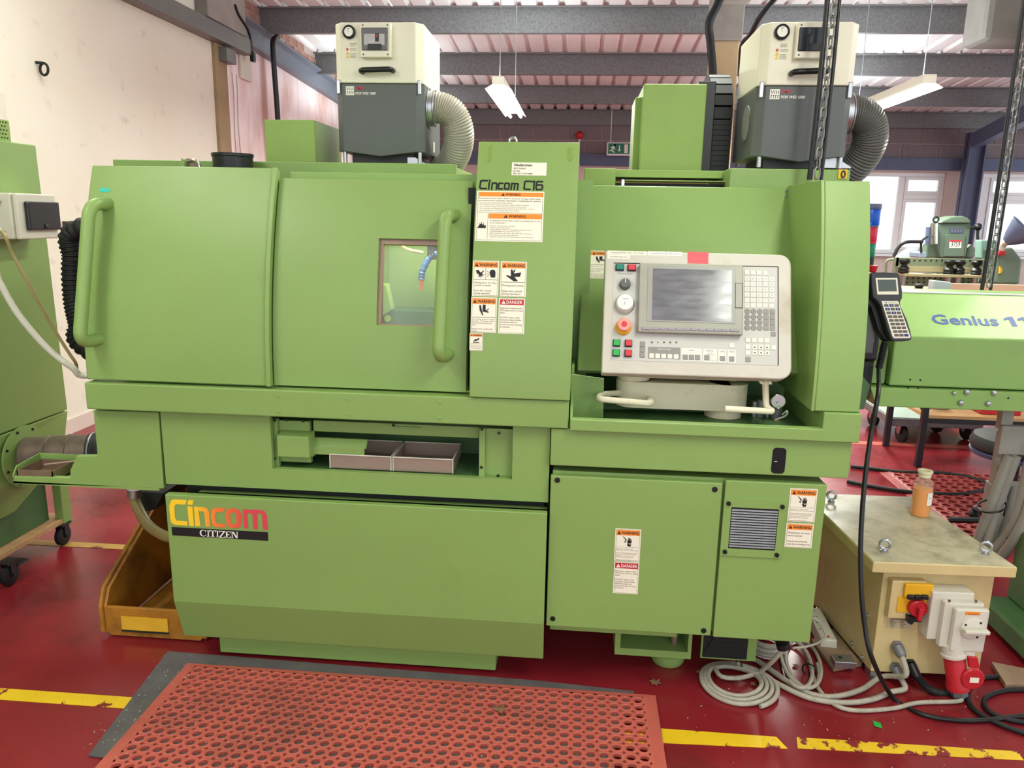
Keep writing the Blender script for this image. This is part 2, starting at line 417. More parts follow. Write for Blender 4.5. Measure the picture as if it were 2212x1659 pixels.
M['trunk'] = mat('grey_trunking', (108,108,104), 0.45, var=0.06, vscale=5)

fl = struct(MB().box((WX, -4, -0.1), (9.0, BY, 0)).build('floor', 'floor'))
fl['label'] = 'glossy red painted workshop floor'
def fline(name, pts, mt): MB().prism([(x,y,0.0005) for x,y in pts], (0,0,0.0012)).build(name, mt, fl)
fline('painted_line', [(-3.4,1.965),(0.30,1.985),(0.30,2.04),(-3.4,2.02)], 'line')
fline('painted_line', [(0.30,2.0),(0.66,2.015),(0.64,2.065),(0.30,2.065)], 'line')
fline('painted_line', [(0.69,2.02),(1.33,2.04),(1.33,2.078),(0.70,2.07)], 'line2')
p, q = atz(75,1172,0), atz(335,1184,0)
fline('painted_line', [(-3.4,p.y-0.03),(-1.2,q.y-0.03),(-1.2,q.y+0.02),(-3.4,p.y+0.02)], 'lineold')
p = atz(1990,962,0)
fline('painted_line', [(1.0,p.y-0.04),(6.0,p.y-0.04),(6.0,p.y+0.04),(1.0,p.y+0.04)], mat('faded_red_band', (196,96,84), 0.35, var=0.1, vscale=4))

# left wall with plaster, steel rail and brickwork above it
wl = struct(MB().prism([(WX,-4,0),(WX,BY,0),(WX,BY,zroof(BY)),(WX,-4,zroof(-4))], (-0.2,0,0)).build('wall_left', 'wall'))
wl['label'] = 'cream plaster wall turning pink and stained further back'
def railz(y): return 3.14 - 0.046*(y-7.8)
MB().prism([(WX,7.75,railz(7.75)+0.24),(WX,BY,railz(BY)+0.24),(WX,BY,zroof(BY)),(WX,7.75,zroof(7.75))], (0.012,0,0)).build('mortar_bed', 'mortar', wl)
r = MB(); za, zb = railz(7.78), railz(BY)
r.prism([(WX,7.78,za),(WX+0.09,7.78,za),(WX+0.09,7.78,za+0.02),(WX+0.03,7.78,za+0.04),(WX+0.03,7.78,za+0.21),(WX+0.09,7.78,za+0.23),(WX+0.09,7.78,za+0.25),(WX,7.78,za+0.25)], (0,BY-7.78,zb-za))
r.build('steel_rail', 'steelgrey', wl)
bm0 = None; row = 0; zz = 3.02
while zz < 3.64:
    yy = 7.85 + (0.12 if row % 2 else 0)
    while yy < 11.3:
        if zz > railz(yy)+0.255 and zz+0.07 < zroof(yy)-0.02:
            if bm0 is None: bm0 = MB().box((WX+0.010,yy,zz),(WX+0.020,yy+0.225,zz+0.068)).build('brick', 'brick', wl); b0 = V3((WX+0.015,yy+0.1125,zz+0.034))
            else: part_copy(bm0, wl, V3((WX+0.015,yy+0.1125,zz+0.034))-b0+V3((random.uniform(-.002,.003),0,0)))
        yy += 0.24
    zz += 0.08; row += 1
# tan pilaster with concrete head, patch box, pipes on the wall
MB().box((WX,7.22,0),(WX+0.03,7.46,3.02)).build('pilaster', mat('brown_pilaster',(150,128,98),.8,var=.15,vscale=4), wl)
MB().box((WX,6.95,3.17),(WX+0.12,7.74,3.55)).build('concrete_head', 'concrete', wl, bevel=0.01)
struct(MB().box((WX,-4,0),(WX+0.012,BY,0.10)).build('baseboard_left', 'plaster'))

t = thing('cable_trunking', (WX+0.06, 6.6, 3.02), 'grey steel trunking fixed high along the cream wall', 'trunking')
p0, p1 = 5.3, 7.86
MB().prism([(WX+0.012,p0,3.0),(WX+0.13,p0,3.0),(WX+0.13,p0,3.14),(WX+0.012,p0,3.14)], (0,p1-p0,0.02)).build('channel', 'trunk', t, bevel=0.004)
MB().box((WX+0.012,7.30,2.87),(WX+0.11,7.5,2.99)).build('junction_box', 'trunk', t, bevel=0.004)
tag(MB().box((WX+0.002,7.78,2.80),(WX+0.03,8.04,3.04)).build('wall_plate', 'whitep', bevel=0.004), 'white square blanking plate on the stained wall under the rail', 'wall plate')
def pipe(name, px, X, r, label, cat, mt='black', fil=0.1):
    return tag(MB().tube(fillet([atx(x,y,X) for x,y in px], fil), r, 10).build(name, mt, smooth=True), label, cat)
pipe('wall_cable', [(508,10),(514,30),(540,70),(547,128)], WX+0.13, 0.012, 'thin black cable hanging down the wall with a plug end', 'cable')
tag(MB().box(atx(546,120,WX+0.13)-V3((.02,.03,.06)), atx(546,120,WX+0.13)+V3((.02,.03,.03))).build('cable_plug','black',bevel=.006), 'small black plug at the end of the wall cable', 'plug')
pipe('black_conduit', [(600,80),(589,84),(590,120),(600,250),(604,330)], WX+0.16, 0.028, 'thick black conduit dropping down the wall behind the square green box', 'conduit', fil=.3)
h = atx(78,142,WX)
t = thing('wall_hook', h, 'small dark ring hook screwed into the cream wall', 'hook')
MB().torus(h+V3((.05,0,-.02)), (0.3,1,0), 0.035, 0.008).build('ring', 'dark', t, smooth=True)
MB().cyl(h+V3((0.001,0,.02)), h+V3((.05,0,.015)), 0.009).build('shank', 'dark', t, smooth=True)
p = atx(147,478,WX); q = atx(178,755,WX)
tag(MB().box((WX+0.002, 4.9, q.z),(WX+0.022, 5.6, p.z)).build('brown_board', mat('dark_brown_board',(70,52,40),0.7,var=.1)), 'dark brown board standing against the wall behind the black hose', 'board')
for i,(px,Z) in enumerate([(352,3.0),(362,3.0)]):
    pts = [(WX+0.004, 7.62+0.09*i+0.012*math.sin(k*1.3+i), 2.82-k*0.16) for k in range(9)]
    tag(MB().tube(spline(pts,4), 0.004, 5).build('thin_wall_wire', 'cable'), ['thin grey wire hanging down the pink wall nearer the brown pilaster','thin grey wire hanging down the pink wall nearer the white plate'][i], 'wire')

# back wall: pink plaster, two windows, steel lintel, blockwork
S = front(BY)
w1 = [S.uv(1835,378)[0], S.uv(2046,378)[0]]; w2 = [S.uv(2124,385)[0], S.uv(2124,385)[0]+2.0]
zt = S.uv(1950,372)[1]; zb_ = S.uv(1900,548)[1]; lin0 = S.uv(1300,359)[1]; lin1 = S.uv(1300,334)[1]
wb = struct(MB().grid(S, [WX, w1[0], w1[1], w2[0], w2[1], 9.0], [0, zb_, zt, zroof(BY)+0.05], 0.28, lambda u,v: zb_ < v < zt and (w1[0]<u<w1[1] or w2[0]<u<w2[1])).build('wall_back', 'plaster'))
wb['label'] = 'pink plastered back wall with windows and blockwork above'
MB().box((WX,BY-0.01,lin1),(9.0,BY,zroof(BY))).build('mortar_bed', 'mortar', wb)
MB().box((WX,BY-0.10,lin0),(9.0,BY-0.001,lin1)).build('steel_lintel', 'bluegrey', wb)
zj = S.uv(1300,304)[1]; bh = 0.30; first = None
for row in range(-1, 2):
    z0 = zj + (row)*bh + 0.01; z1 = z0 + bh - 0.02
    z0 = max(z0, lin1+0.005)
    if z1 - z0 < 0.05: continue
    x = WX + (0.02 if row % 2 else 0.30); src = None
    while x < 8.4:
        if src is None: src = MB().box((x,BY-0.022,z0),(x+0.555,BY-0.009,z1)).build('block', 'block', wb, bevel=0.004); x00 = x
        else: part_copy(src, wb, (x-x00, random.uniform(-.003,.003), 0))
        x += 0.575
def window(name, u0, u1, mull, label):
    o = MB(); fw = 0.07; yf = BY+0.06
    def bar(a,b,c,d,dy=0): o.box((a,yf-dy,c),(b,yf+0.07,d))
    bar(u0,u1,zb_,zb_+fw); bar(u0,u1,zt-fw,zt); bar(u0,u0+fw,zb_+fw,zt-fw); bar(u1-fw,u1,zb_+fw,zt-fw)
    tr = S.uv(1990,425)[1]
    for m_ in mull: bar(m_-fw*0.7,m_+fw*0.7,zb_+fw,zt-fw)
    edges = [u0]+mull+[u1]
    w_ = struct(o.build(name, 'pvc', bevel=0.008)); w_['label'] = label
    for i in range(len(edges)-1):
        a, b = edges[i]+fw*0.7, edges[i+1]-fw*0.7
        if i % 2 == 1:
            MB().box((a,yf-0.012,tr-fw*0.6),(b,yf+0.06,tr+fw*0.6)).build('transom', 'pvc', w_, bevel=0.006)
            cells = [(zb_+fw, tr-fw*0.6), (tr+fw*0.6, zt-fw)]
        else: cells = [(zb_+fw, zt-fw)]
        for c0, c1 in cells:
            if i % 2 == 1:
                s_ = MB()
                for (x0,x1,y0,y1) in ((a,b,c0,c0+.05),(a,b,c1-.05,c1),(a,a+.05,c0+.05,c1-.05),(b-.05,b,c0+.05,c1-.05)): s_.box((x0,yf-0.018,y0),(x1,yf+0.05,y1))
                s_.build('sash', 'pvc', w_, bevel=0.005)
            MB().box((a,yf+0.03,c0),(b,yf+0.036,c1)).build('pane', 'glass', w_)
    MB().box((u0-0.04,BY-0.10,zb_-0.04),(u1+0.04,BY+0.07,zb_)).build('window_sill', 'pvc', w_, bevel=0.006)
    return w_
window('window_1', w1[0], w1[1], [S.uv(1945,450)[0]], 'white framed window behind the signal tower')
window('window_2', w2[0], w2[1], [S.uv(2112,450)[0]+0.12+0.0, S.uv(2112,450)[0]+1.0], 'white framed window at the right edge behind the work lamp')

# roof: corrugated sheet on steel purlins
prof = []; x = WX-0.1
while x < 9.0:
    prof += [(x,0),(x+0.145,0),(x+0.165,0.045),(x+0.20,0.045)]; x += 0.22
ys = [-4.0, 3.0, 8.0, BY+0.3]; vs = []; fs = []; n = len(prof)
for y in ys: vs += [(px_, y, zroof(y)+dz) for px_,dz in prof]
for y in ys: vs += [(px_, y, zroof(y)+dz+0.012) for px_,dz in prof]
for j in range(len(ys)-1):
    for i in range(n-1): fs.append((j*n+i, j*n+i+1, (j+1)*n+i+1, (j+1)*n+i)); k = len(ys)*n; fs.append((k+j*n+i, k+(j+1)*n+i, k+(j+1)*n+i+1, k+j*n+i+1))
ce = struct(MB().add(vs, fs).build('ceiling', 'sheet', normals=False)); ce['label'] = 'white corrugated metal roof sheeting'
def purlin(y, x0=WX, x1=9.0, h=0.24):
    z = zroof(y)-0.001; m_ = MB()
    m_.prism([(x0,y-0.06,z),(x0,y+0.006,z),(x0,y+0.006,z-h+0.012),(x0,y+0.07,z-h+0.012),(x0,y+0.07,z-h),(x0,y,z-h),(x0,y,z-0.012),(x0,y-0.06,z-0.012)], (x1-x0,0,0))
    m_.build('purlin', 'purlin', ce)
for y in (13.45, 11.75, 10.05, 8.34, 6.64, 4.9, 3.2, 1.5, -0.2, -1.9): purlin(y)

# steel frame column with concrete haunch, seen behind the cable chain
t = thing('building_column', (1.25,7.4,0), 'tan column with a grey concrete beam above, behind the black cable chain', 'column')
a, b = at(1543,88,7.4), at(1598,88,7.4)
MB().box((a.x,7.4,0),(b.x,7.7,a.z)).build('shaft', 'tan', t, bevel=0.01)
MB().prism([(a.x-0.02,7.38,a.z),(b.x+0.02,7.38,a.z),(b.x+0.02,7.38,3.52),(a.x-0.02,7.38,3.52)], (0,0.35,0)).build('beam_head', 'concrete', t, bevel=0.01)
MB().box((a.x+0.03,-1.0,3.36),(b.x+0.05,7.40,3.56)).build('concrete_beam', 'concrete', t, bevel=0.01)
a = at(2093,335,13.2); b = at(2130,335,13.2)
t = thing('steel_column', (a.x,13.2,0), 'slim blue-grey steel column between the two back windows', 'column')
MB().box((a.x,13.2,0),(a.x+0.02,13.4,2.95)).box((b.x-0.02,13.2,0),(b.x,13.4,2.95)).box((a.x,13.29,0),(b.x,13.31,2.95)).build('h_section', 'bluegrey', t)
c = at(2098,318,13.1); d = at(2212,262,11.0)
dv = (d-c)*1.6
MB().prism([c, c+V3((0,0,0.22)), c+V3((0.14,0,0.22)), c+V3((0.14,0,0))], dv).build('brace_beam', 'bluegrey', t)
# haunch at the top right
a = at(2125,85,6.6); b = at(2122,18,6.6)
t = thing('haunch_beam', (a.x,6.6,a.z), 'dark concrete haunch hanging into the top right of the roof', 'beam')
MB().box((a.x,6.6,a.z),(a.x+1.6,7.0,3.68)).build('haunch', mat('dark_concrete',(96,90,84),.85,var=.1,vscale=6), t, bevel=0.05)

# fluorescent battens: two hang in view, one at the top right, the next row over the camera, the rest added for light
batten(-0.655, 6.10, 7.75, 2.45, 'lit twin-tube light hanging over the sticker-covered column', power=90, up=60)
batten(2.42, 5.95, 7.5, 2.45, 'lit twin-tube light hanging beside the right mist extractor hose', power=90, up=60)
batten(2.62, 3.0, 4.5, 2.74, 'lit twin-tube light cut off by the top right corner', power=25, up=0)
batten(-2.55, 9.4, 11.0, 2.55, 'added unseen twin-tube light far back behind the left mist extractor', power=40, up=35)  # added batten, hidden by the extractor, brightening the far roof
batten(3.05, 9.6, 11.2, 2.6, 'added unseen twin-tube light far back behind the right mist extractor', power=90, up=60)  # unseen batten added to lift the far ceiling on the right
batten(-2.35, 2.9, 4.5, 3.2, 'added unseen twin-tube light above the gap between lathe and cream wall', power=26, up=8)  # added batten out of view, brightens wall and lathe top
batten(0.45, 3.0, 4.6, 3.25, 'added unseen twin-tube light above the rear of the lathe', power=60, up=30)  # unseen batten added to light the extractors and rear deck
batten(0.95, 0.0, 1.6, 2.7, 'lit twin-tube light over the aisle in front of the lathe', power=32, up=6, zroof=4.0)
batten(-1.9, 0.0, 1.6, 2.7, 'lit twin-tube light over the aisle near the cream wall', power=22, up=6, zroof=4.0)

# exit sign, alarm beacon
S = front(BY-0.35); u0,v0 = S.uv(1310,336); u1,v1 = S.uv(1364,307)
t = thing('exit_sign', (u0,BY-0.35,v0), 'green and white running man exit sign hung by the blockwork', 'sign')
MB().sbox(S,u0,v0,u1,v1,-0.06,0).build('casing','pvc',t,bevel=0.02)
W_, H_ = u1-u0, v1-v0
MB().sbox(S,u0+.06*W_,v0+.13*H_,u1-.06*W_,v1-.1*H_,0,0.003).build('green_face',mat('exit_green',(20,120,92),0.4),t)
def N_(pts): return [(u0+a*W_, v1-b*H_) for a,b in pts]
g = MB()
g.sflat(S,N_([(.72,.17),(.87,.17),(.87,.80),(.72,.80)]),.005)
g.sflat(S,N_([(.50,.25),(.54,.25),(.54,.55),(.59,.55),(.52,.70),(.45,.55),(.50,.55)]),.005)
g.sflat(S,N_([(.22,.34),(.30,.27),(.34,.32),(.30,.45),(.36,.50),(.34,.56),(.27,.52),(.24,.60),(.30,.66),(.33,.80),(.30,.82),(.26,.72),(.19,.66),(.12,.68),(.11,.63),(.18,.60),(.23,.44),(.18,.46),(.14,.42)]),.005)
g.scyl(S,*N_([(.33,.24)])[0],[(0.018,.0051)],10); g.build('running_man_pictogram','white',t)
MB().cyl(S.P(u0+.15*W_,v1,-.03),S.P(u0+.15*W_,v1+0.5,-.03),0.006,6).build('suspension_wire','pvc',t)
a = at(1252,292,BY-0.12)
t = thing('alarm_beacon', a, 'round red alarm beacon on a thin white stem against the blocks', 'beacon')
MB().sphere(a,0.065,(1,1,1.05)).build('red_dome','redp',t,smooth=True)
MB().cyl(a-V3((0,0,.06)),a-V3((0,0,.5)),0.014,8).build('stem','pvc',t,smooth=True)
MB().box(a+V3((-.02,0,-.5)),(a.x+.02,BY-.001,a.z-.47)).build('wall_bracket','pvc',t)

# ================================================================== THE LATHE
LA = thing('cnc_lathe', (-0.35, 2.6, 0), 'large light green automatic lathe with control panel and many warning stickers', 'lathe')
DS = Curved(2.235)                   # doors
CS = Curved(2.19)                    # sticker column
YB, YL, YP = 2.20, 2.235, 2.195
FB, FL, FP = front(YB), front(YL), front(YP)
XL, XM, XR = -1.519, -0.012, 0.815   # left end, joint, right end of the upper body

# --- belt and lower body
MB().box((XL, YB, 0.888), (XM, YB+0.5, 0.973)).build('belt', 'green', LA, bevel=0.004)
for x in (-0.90,-0.68,-0.40):
    for z in (0.905,0.955): MB().scyl(FB, x, z, [(0.006,-0.002),(0.006,0.0015),(0.004,0.002)], 12).build('plug_cap', 'green', LA, smooth=True)
# left wing with chip chute tray
pl = [(201,886),(342,891),(353,1056),(30,1046),(26,1029),(152,1032),(151,1016),(165,985),(210,984)]
MB().spoly(FL, [FL.uv(*p) for p in pl], -0.02, 0).build('wing_panel', 'green', LA, bevel=0.003)
xw0 = at(28,1035,YL).x; xw1 = at(210,984,YL).x; zw = at(100,1048,YL).z
tr = MB()
TD=0.135; TZ=at(85,978,YL+TD).z-zw
tr.box((xw0,YL,zw),(xw1+0.2,YL+TD,zw+0.008))
tr.prism([(xw0,YL,zw),(xw0,YL+TD,zw),(xw0,YL+TD,zw+TZ),(xw0,YL+.02,zw+0.055),(xw0,YL,zw+0.03)], (0.004,0,0))
tr.box((xw0,YL+TD-.004,zw),(xw1+0.1,YL+TD,zw+TZ))
tr.build('chute_tray', 'green', LA)
ct = thing('chip_tray', (xw0+0.1,YL+0.1,zw+0.01), 'oily brown steel tray lying in the green chute at the left end', 'tray')
a0, a1, b0_, b1_ = xw0+0.012, xw0+0.135, YL+0.006, YL+0.125
m_ = MB(); z0 = zw+0.010
m_.box((a0,b0_,z0),(a1,b1_,z0+0.003))
m_.box((a0,b0_,z0),(a1,b0_+0.003,z0+0.036)).box((a0,b1_-0.003,z0),(a1,b1_,z0+0.036)).box((a0,b0_,z0),(a0+0.003,b1_,z0+0.036)).box((a1-0.003,b0_,z0),(a1,b1_,z0+0.036))
m_.build('tray_body', 'steelbrown', ct)
MB().cyl((a0+0.06,b0_+0.05,z0+0.04),(a1+0.06,b1_-0.01,z0+0.045),0.003,8).build('rod','steelbrown',ct,smooth=True)
# middle panel with product window
h0 = FL.uv(583,905)[0]; h1 = FL.uv(1108,932)[0]; hz0 = 0.5*(FL.uv(585,1012)[1]+FL.uv(1106,1036)[1])
x0 = FL.uv(347,900)[0]; x1 = -0.066
MB().grid(FL, [x0,h0,h1,x1], [0.640,hz0,0.900], 0.02, lambda u,v: h0<u<h1 and v>hz0).build('middle_panel', 'green', LA)
YR = YL+0.26
rc = MB()
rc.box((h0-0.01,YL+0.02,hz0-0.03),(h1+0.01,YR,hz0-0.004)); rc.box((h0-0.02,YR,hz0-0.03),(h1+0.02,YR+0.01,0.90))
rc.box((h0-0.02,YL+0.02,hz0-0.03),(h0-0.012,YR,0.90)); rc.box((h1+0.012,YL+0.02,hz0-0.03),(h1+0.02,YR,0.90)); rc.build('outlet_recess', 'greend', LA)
def fbox(name, px0, px1, Y, d, mt='green', bev=0.002, parent=None, **k):
    a, b = at(*px0, Y), at(*px1, Y)
    return MB().box((min(a.x,b.x),Y,min(a.z,b.z)),(max(a.x,b.x),Y+d,max(a.z,b.z))).build(name, mt, parent or LA, bevel=bev, **k)
fbox('bracket_strip',(587,905),(603,1010),YL+0.028,0.02)
fbox('switch_cover_plate',(601,908),(672,1000),YL+0.045,0.02)
a, b = at(597,939,YL+0.005), at(668,990,YL+0.005)
sc = MB(); sc.add([(a.x,YL+.005,b.z),(b.x,YL+.005,b.z),(b.x,YL+.005,a.z-.004),(a.x,YL+.005,a.z-.004),(a.x-.003,YL+.05,b.z-.004),(b.x+.006,YL+.05,b.z-.006),(b.x+.006,YL+.05,a.z+.006),(a.x-.003,YL+.05,a.z+.006)],
       [(0,1,2,3),(4,7,6,5),(0,4,5,1),(1,5,6,2),(2,6,7,3),(3,7,4,0)]); sc.build('switch_cover','green',LA,bevel=0.003)
fbox('guard_plate',(676,908),(1035,947),YL+0.055,0.01)
a = at(676,950,YL+0.055); b = at(794,966,YL+0.055)
MB().prism([(a.x,YL+.055,a.z+.008),(b.x,YL+.055,a.z+.008),(b.x,YL+.035,a.z-.016),(a.x,YL+.035,a.z-.016)],(0,0.01,0)).build('guard_lip','green',LA)
MB().box((a.x+.004,YL+.034,a.z-.042),(b.x-.006,YL+.046,a.z-.016)).build('guard_flange','green',LA,bevel=.002)
fbox('guard_tab',(850,921),(909,927),YL+0.048,0.004)
fbox('post_strip',(1035,925),(1047,1032),YL+0.02,0.03)
fbox('side_cover',(1048,925),(1107,1033),YL+0.032,0.02)
for (x,y,Y) in [(594,908,.028),(594,990,.028),(619,907,.045),(655,909,.045),(850,918,.055),(1041,927,.02),(1040,1009,.02),(1078,935,.032),(1076,1027,.032)]:
    S_ = front(YL+Y); u,v = S_.uv(x,y); MB().scyl(S_,u,v,[(0.0045,0),(0.0045,0.003),(0.003,0.004)],10).build('screw','black',LA,smooth=True)
def ptray(px0, px1, label):
    a, b = at(*px0, YL+0.03), at(*px1, YL+0.03); dz = 0.045; d = 0.17; zf = hz0+0.001
    t = thing('parts_tray', ((a.x+b.x)/2, YL+0.1, zf), label, 'tray', 'clear trays in the product outlet')
    m = MB(); x0,x1,y0,y1 = a.x,b.x,YL+0.03,YL+0.03+d; k=.003
    MB().box((x0,y0,zf),(x1,y1,zf+k)).build('tray_bottom','acrylic',t)
    for n_,p_,q_ in (('tray_wall',(x0,y0,zf+k),(x1,y0+k,zf+dz)),('tray_wall',(x0,y1-k,zf+k),(x1,y1,zf+dz)),('tray_wall',(x0,y0+k,zf+k),(x0+k,y1-k,zf+dz)),('tray_wall',(x1-k,y0+k,zf+k),(x1,y1-k,zf+dz))):
        MB().box(p_,q_).build(n_,'acrylic',t)
    e = MB(); 
    for (p_,q_) in (((x0,y0),(x1,y0)),((x1,y0),(x1,y1)),((x1,y1),(x0,y1)),((x0,y1),(x0,y0))): e.cyl((*p_,zf+dz),(*q_,zf+dz),.0022,6)
    e.cyl((x0,y0,zf),(x0,y0,zf+dz),.002,6).cyl((x1,y0,zf),(x1,y0,zf+dz),.002,6); e.build('polished_edge','whitep',t)
ptray((713,1000),(845,1020),'left clear acrylic tray in the product outlet')
ptray((849,1003),(978,1028),'right clear acrylic tray in the product outlet')

# --- base panel with bent lower edge, plinth, dark inner frame
zt_, zk, zbt = 0.620, 0.249, 0.098; xb0, xb1 = -1.283, -0.067
MB().prism([(xb0,YP,zt_),(xb0,YP,zk),(xb0,YP+0.045,zbt),(xb0,YP+0.065,zbt),(xb0,YP+0.025,zk),(xb0,YP+0.025,zt_)], (xb1-xb0,0,0)).build('base_panel', 'green', LA, bevel=0.003)
MB().box((-1.185,2.29,0.012),(-0.227,2.6,0.14)).build('plinth', 'green', LA, bevel=0.003)
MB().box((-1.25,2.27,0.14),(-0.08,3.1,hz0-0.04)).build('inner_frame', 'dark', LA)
for x in (-1.24,-0.35): MB().lathe((x,2.42,0.004),(0,0,1),[(0.035,0),(0.035,0.02),(0.014,0.025),(0.014,0.13)],14).build('levelling_foot','black',LA,smooth=True)
fbox('gap_cover',(430,1062),(1182,1100),YL+0.012,0.02,'green',0)
# drain hose and bracket under the wing
MB().tube(spline([at(289,1060,2.55),at(293,1085,2.55),at(318,1132,2.5),at(352,1156,2.45),at(380,1163,2.42)]), 0.019, 12).build('drain_hose', 'brass', LA, smooth=True)
MB().cyl(at(290,1056,2.55),at(290,1072,2.55),0.025,14).build('hose_clip','zinc',LA,smooth=True)
MB().prism([at(282,1060,2.62),at(353,1066,2.62),at(335,1100,2.62),at(300,1110,2.62)],(0,0.3,0)).build('under_bracket','dark',LA)

# --- right hand cabinet
cz0, cz1, cx0, cxm, cx1 = 0.232, 0.739, -0.060, 0.4585, 0.755; YC = 2.215; FC = front(YC)
MB().box((cx0+0.005,YC+0.022,cz0+0.005),(cx1,YC+0.8,cz1+0.006)).build('cabinet_body','green',LA,bevel=.003)
MB().box((cx0,YC,cz0),(cxm-0.004,YC+0.02,cz1-0.004)).build('cabinet_door','green',LA,bevel=.003)
MB().box((cxm+0.004,YC,cz0-0.003),(cx1+0.002,YC+0.021,cz1+0.006)).build('cabinet_side_panel','green',LA,bevel=.003)
for (x,y) in [(1204,1037),(1544,1057),(1194,1336),(1520,1362)]:
    u,v = FC.uv(x,y); MB().scyl(FC,u,v,[(0.0085,0),(0.0085,0.002),(0.0075,0.003),(0.004,0.003),(0.004,0.001)],14).build('door_screw','black',LA,smooth=True)
# vent plate with slats
vq = [(1564,1075),(1698,1082),(1686,1206),(1555,1198)]; V4 = [FC.uv(*p) for p in vq]
u0,u1 = (V4[0][0]+V4[3][0])/2,(V4[1][0]+V4[2][0])/2; v1,v0 = (V4[0][1]+V4[1][1])/2,(V4[2][1]+V4[3][1])/2
vp_h = [FC.uv(*p) for p in [(1580,1094),(1681,1100),(1674,1190),(1572,1182)]]
a0,a1 = (vp_h[0][0]+vp_h[3][0])/2,(vp_h[1][0]+vp_h[2][0])/2; b1,b0_ = (vp_h[0][1]+vp_h[1][1])/2,(vp_h[2][1]+vp_h[3][1])/2
vp = MB().grid(FC,[u0,a0,a1,u1],[v0,b0_,b1,v1],-0.004,lambda u,v:a0<u<a1 and b0_<v<b1).build('vent_plate','green',LA)
MB().sbox(FC,a0,b0_,a1,b1,0.0004,0.0012).build('vent_back','black',vp)
ns = 15
for i in range(ns):
    zc = b1-0.004-(b1-b0_-0.008)*(i+0.5)/ns; hh = (b1-b0_)/ns*0.46
    MB().add([FC.P(a0+.002,zc+hh/2,.003),FC.P(a1-.002,zc+hh/2,.003),FC.P(a1-.002,zc-hh/2,.006),FC.P(a0+.002,zc-hh/2,.006),FC.P(a0+.002,zc+hh/2,.0015),FC.P(a1-.002,zc+hh/2,.0015),FC.P(a1-.002,zc-hh/2,.0045),FC.P(a0+.002,zc-hh/2,.0045)],
             [(0,1,2,3),(7,6,5,4),(0,4,5,1),(1,5,6,2),(2,6,7,3),(3,7,4,0)]).build('vent_slat',mat('brushed_grey_slat',(120,120,124),.5,.3,var=.15,vscale=40),vp)  # slats in plain brushed grey, darkened against lamp reflections
for (x,y) in [(1573,1086),(1689,1093),(1565,1190),(1677,1197)]:
    u,v = FC.uv(x,y); MB().scyl(FC,u,v,[(0.0065,0.004),(0.0065,0.010),(0.0035,0.010),(0.003,0.008)],12).build('vent_screw','black',vp,smooth=True)
# under the cabinet: frame, pan foot, fan grille
MB().box((cx0+0.01,YC+0.05,0.19),(0.36,YC+0.5,cz0)).build('bed_rail','green',LA,bevel=.004)
a,b = at(1330,1362,2.33),at(1492,1424,2.33)
MB().grid(front(2.33),[a.x,a.x+.018,b.x-.012,b.x],[b.z,b.z+.025,0.20],0.10,lambda u,v:a.x+.018<u<b.x-.012 and v>b.z+.025).build('foot_bracket','green',LA)
MB().box((a.x+.018,2.43,b.z),(b.x,2.44,0.2)).build('foot_bracket_back','greend',LA)
MB().cyl((b.x-.05,2.38,b.z+.02),(b.x-.05,2.38,0.19),.012,10).build('adjuster_bolt','steelbrown',LA,smooth=True)
f_ = atz(1444,1440,0.0); MB().lathe((f_.x,f_.y+0.04,0.001),(0,0,1),[(0.052,0),(0.058,0.012),(0.055,0.035),(0.042,0.045),(0.02,0.045),(0.016,0.09)],28).build('machine_foot','green',LA,smooth=True)
g0 = at(1520,1376,2.35); g1 = at(1612,1424,2.35)
gr = MB().box((g0.x-.006,2.35,g1.z-.006),(g1.x+.03,2.36,0.235)).build('fan_guard_frame','green',LA)
MB().box((g0.x,2.347,g1.z),(g1.x,2.350,0.232)).build('fan_mesh',mat('black_mesh',(24,23,22),0.6,var=.5,vscale=300),gr)
for k in range(9):
    z = g1.z+0.004+k*(0.232-g1.z)/9; MB().cyl((g0.x,2.346,z),(g1.x,2.346,z),0.0016,5).build('guard_wire','rubber',gr)
MB().prism([(g0.x,2.345,g1.z+.01),(g0.x+.012,2.345,g1.z),(g0.x+.09,2.345,.232),(g0.x+.07,2.345,.232)],(0,-.002,0)).build('guard_brace','rubber',gr)
MB().cyl(at(1690,1388,2.3),at(1693,1399,2.3),0.022,14).build('cable_grommet','black',LA,smooth=True)

# --- drip pan, worktop rail, end block
pan = front(2.21)
MB().box((-0.063,2.21,0.769),(0.812,2.7,0.884)).build('drip_pan','green',LA,bevel=.003)
su = [pan.uv(*p) for p in [(1668,965),(1699,966),(1697,1025),(1664,1024)]]
cu,cv = sum(p[0] for p in su)/4,sum(p[1] for p in su)/4; hw,hh = 0.0195,0.0395
rr = []
for (sx,sy,a0_) in ((1,1,0),(-1,1,90),(-1,-1,180),(1,-1,270)):
    for k in range(5):
        a_ = math.radians(a0_+k*22.5); rr.append((cu+sx*(hw-.011)+.011*math.cos(a_), cv+sy*(hh-.011)+.011*math.sin(a_)))
sg = MB().spoly(pan,rr,0.0003,0.0012).build('sight_slot',mat('dark_sight_glass',(18,22,24),0.15),LA)
MB().sface(pan,cu-.013,cv-.003,cu-.004,cv-.0015,.0016).build('level_mark','white',sg)
lp = [(-0.007,0.886),(-0.007,0.921),(0.717,0.921),(0.717,0.971),(0.823,0.971),(0.823,0.884)]
FLp = front(2.19)
MB().spoly(FLp,lp,-0.03,0).build('front_rail','green',LA,bevel=.003)
MB().box((0.717,2.22,0.884),(0.823,2.62,0.971)).build('end_block','green',LA,bevel=.003)
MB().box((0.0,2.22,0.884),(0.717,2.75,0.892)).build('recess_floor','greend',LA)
MB().box((0.0,2.74,0.892),(0.81,2.75,1.50)).build('recess_back','greend',LA)
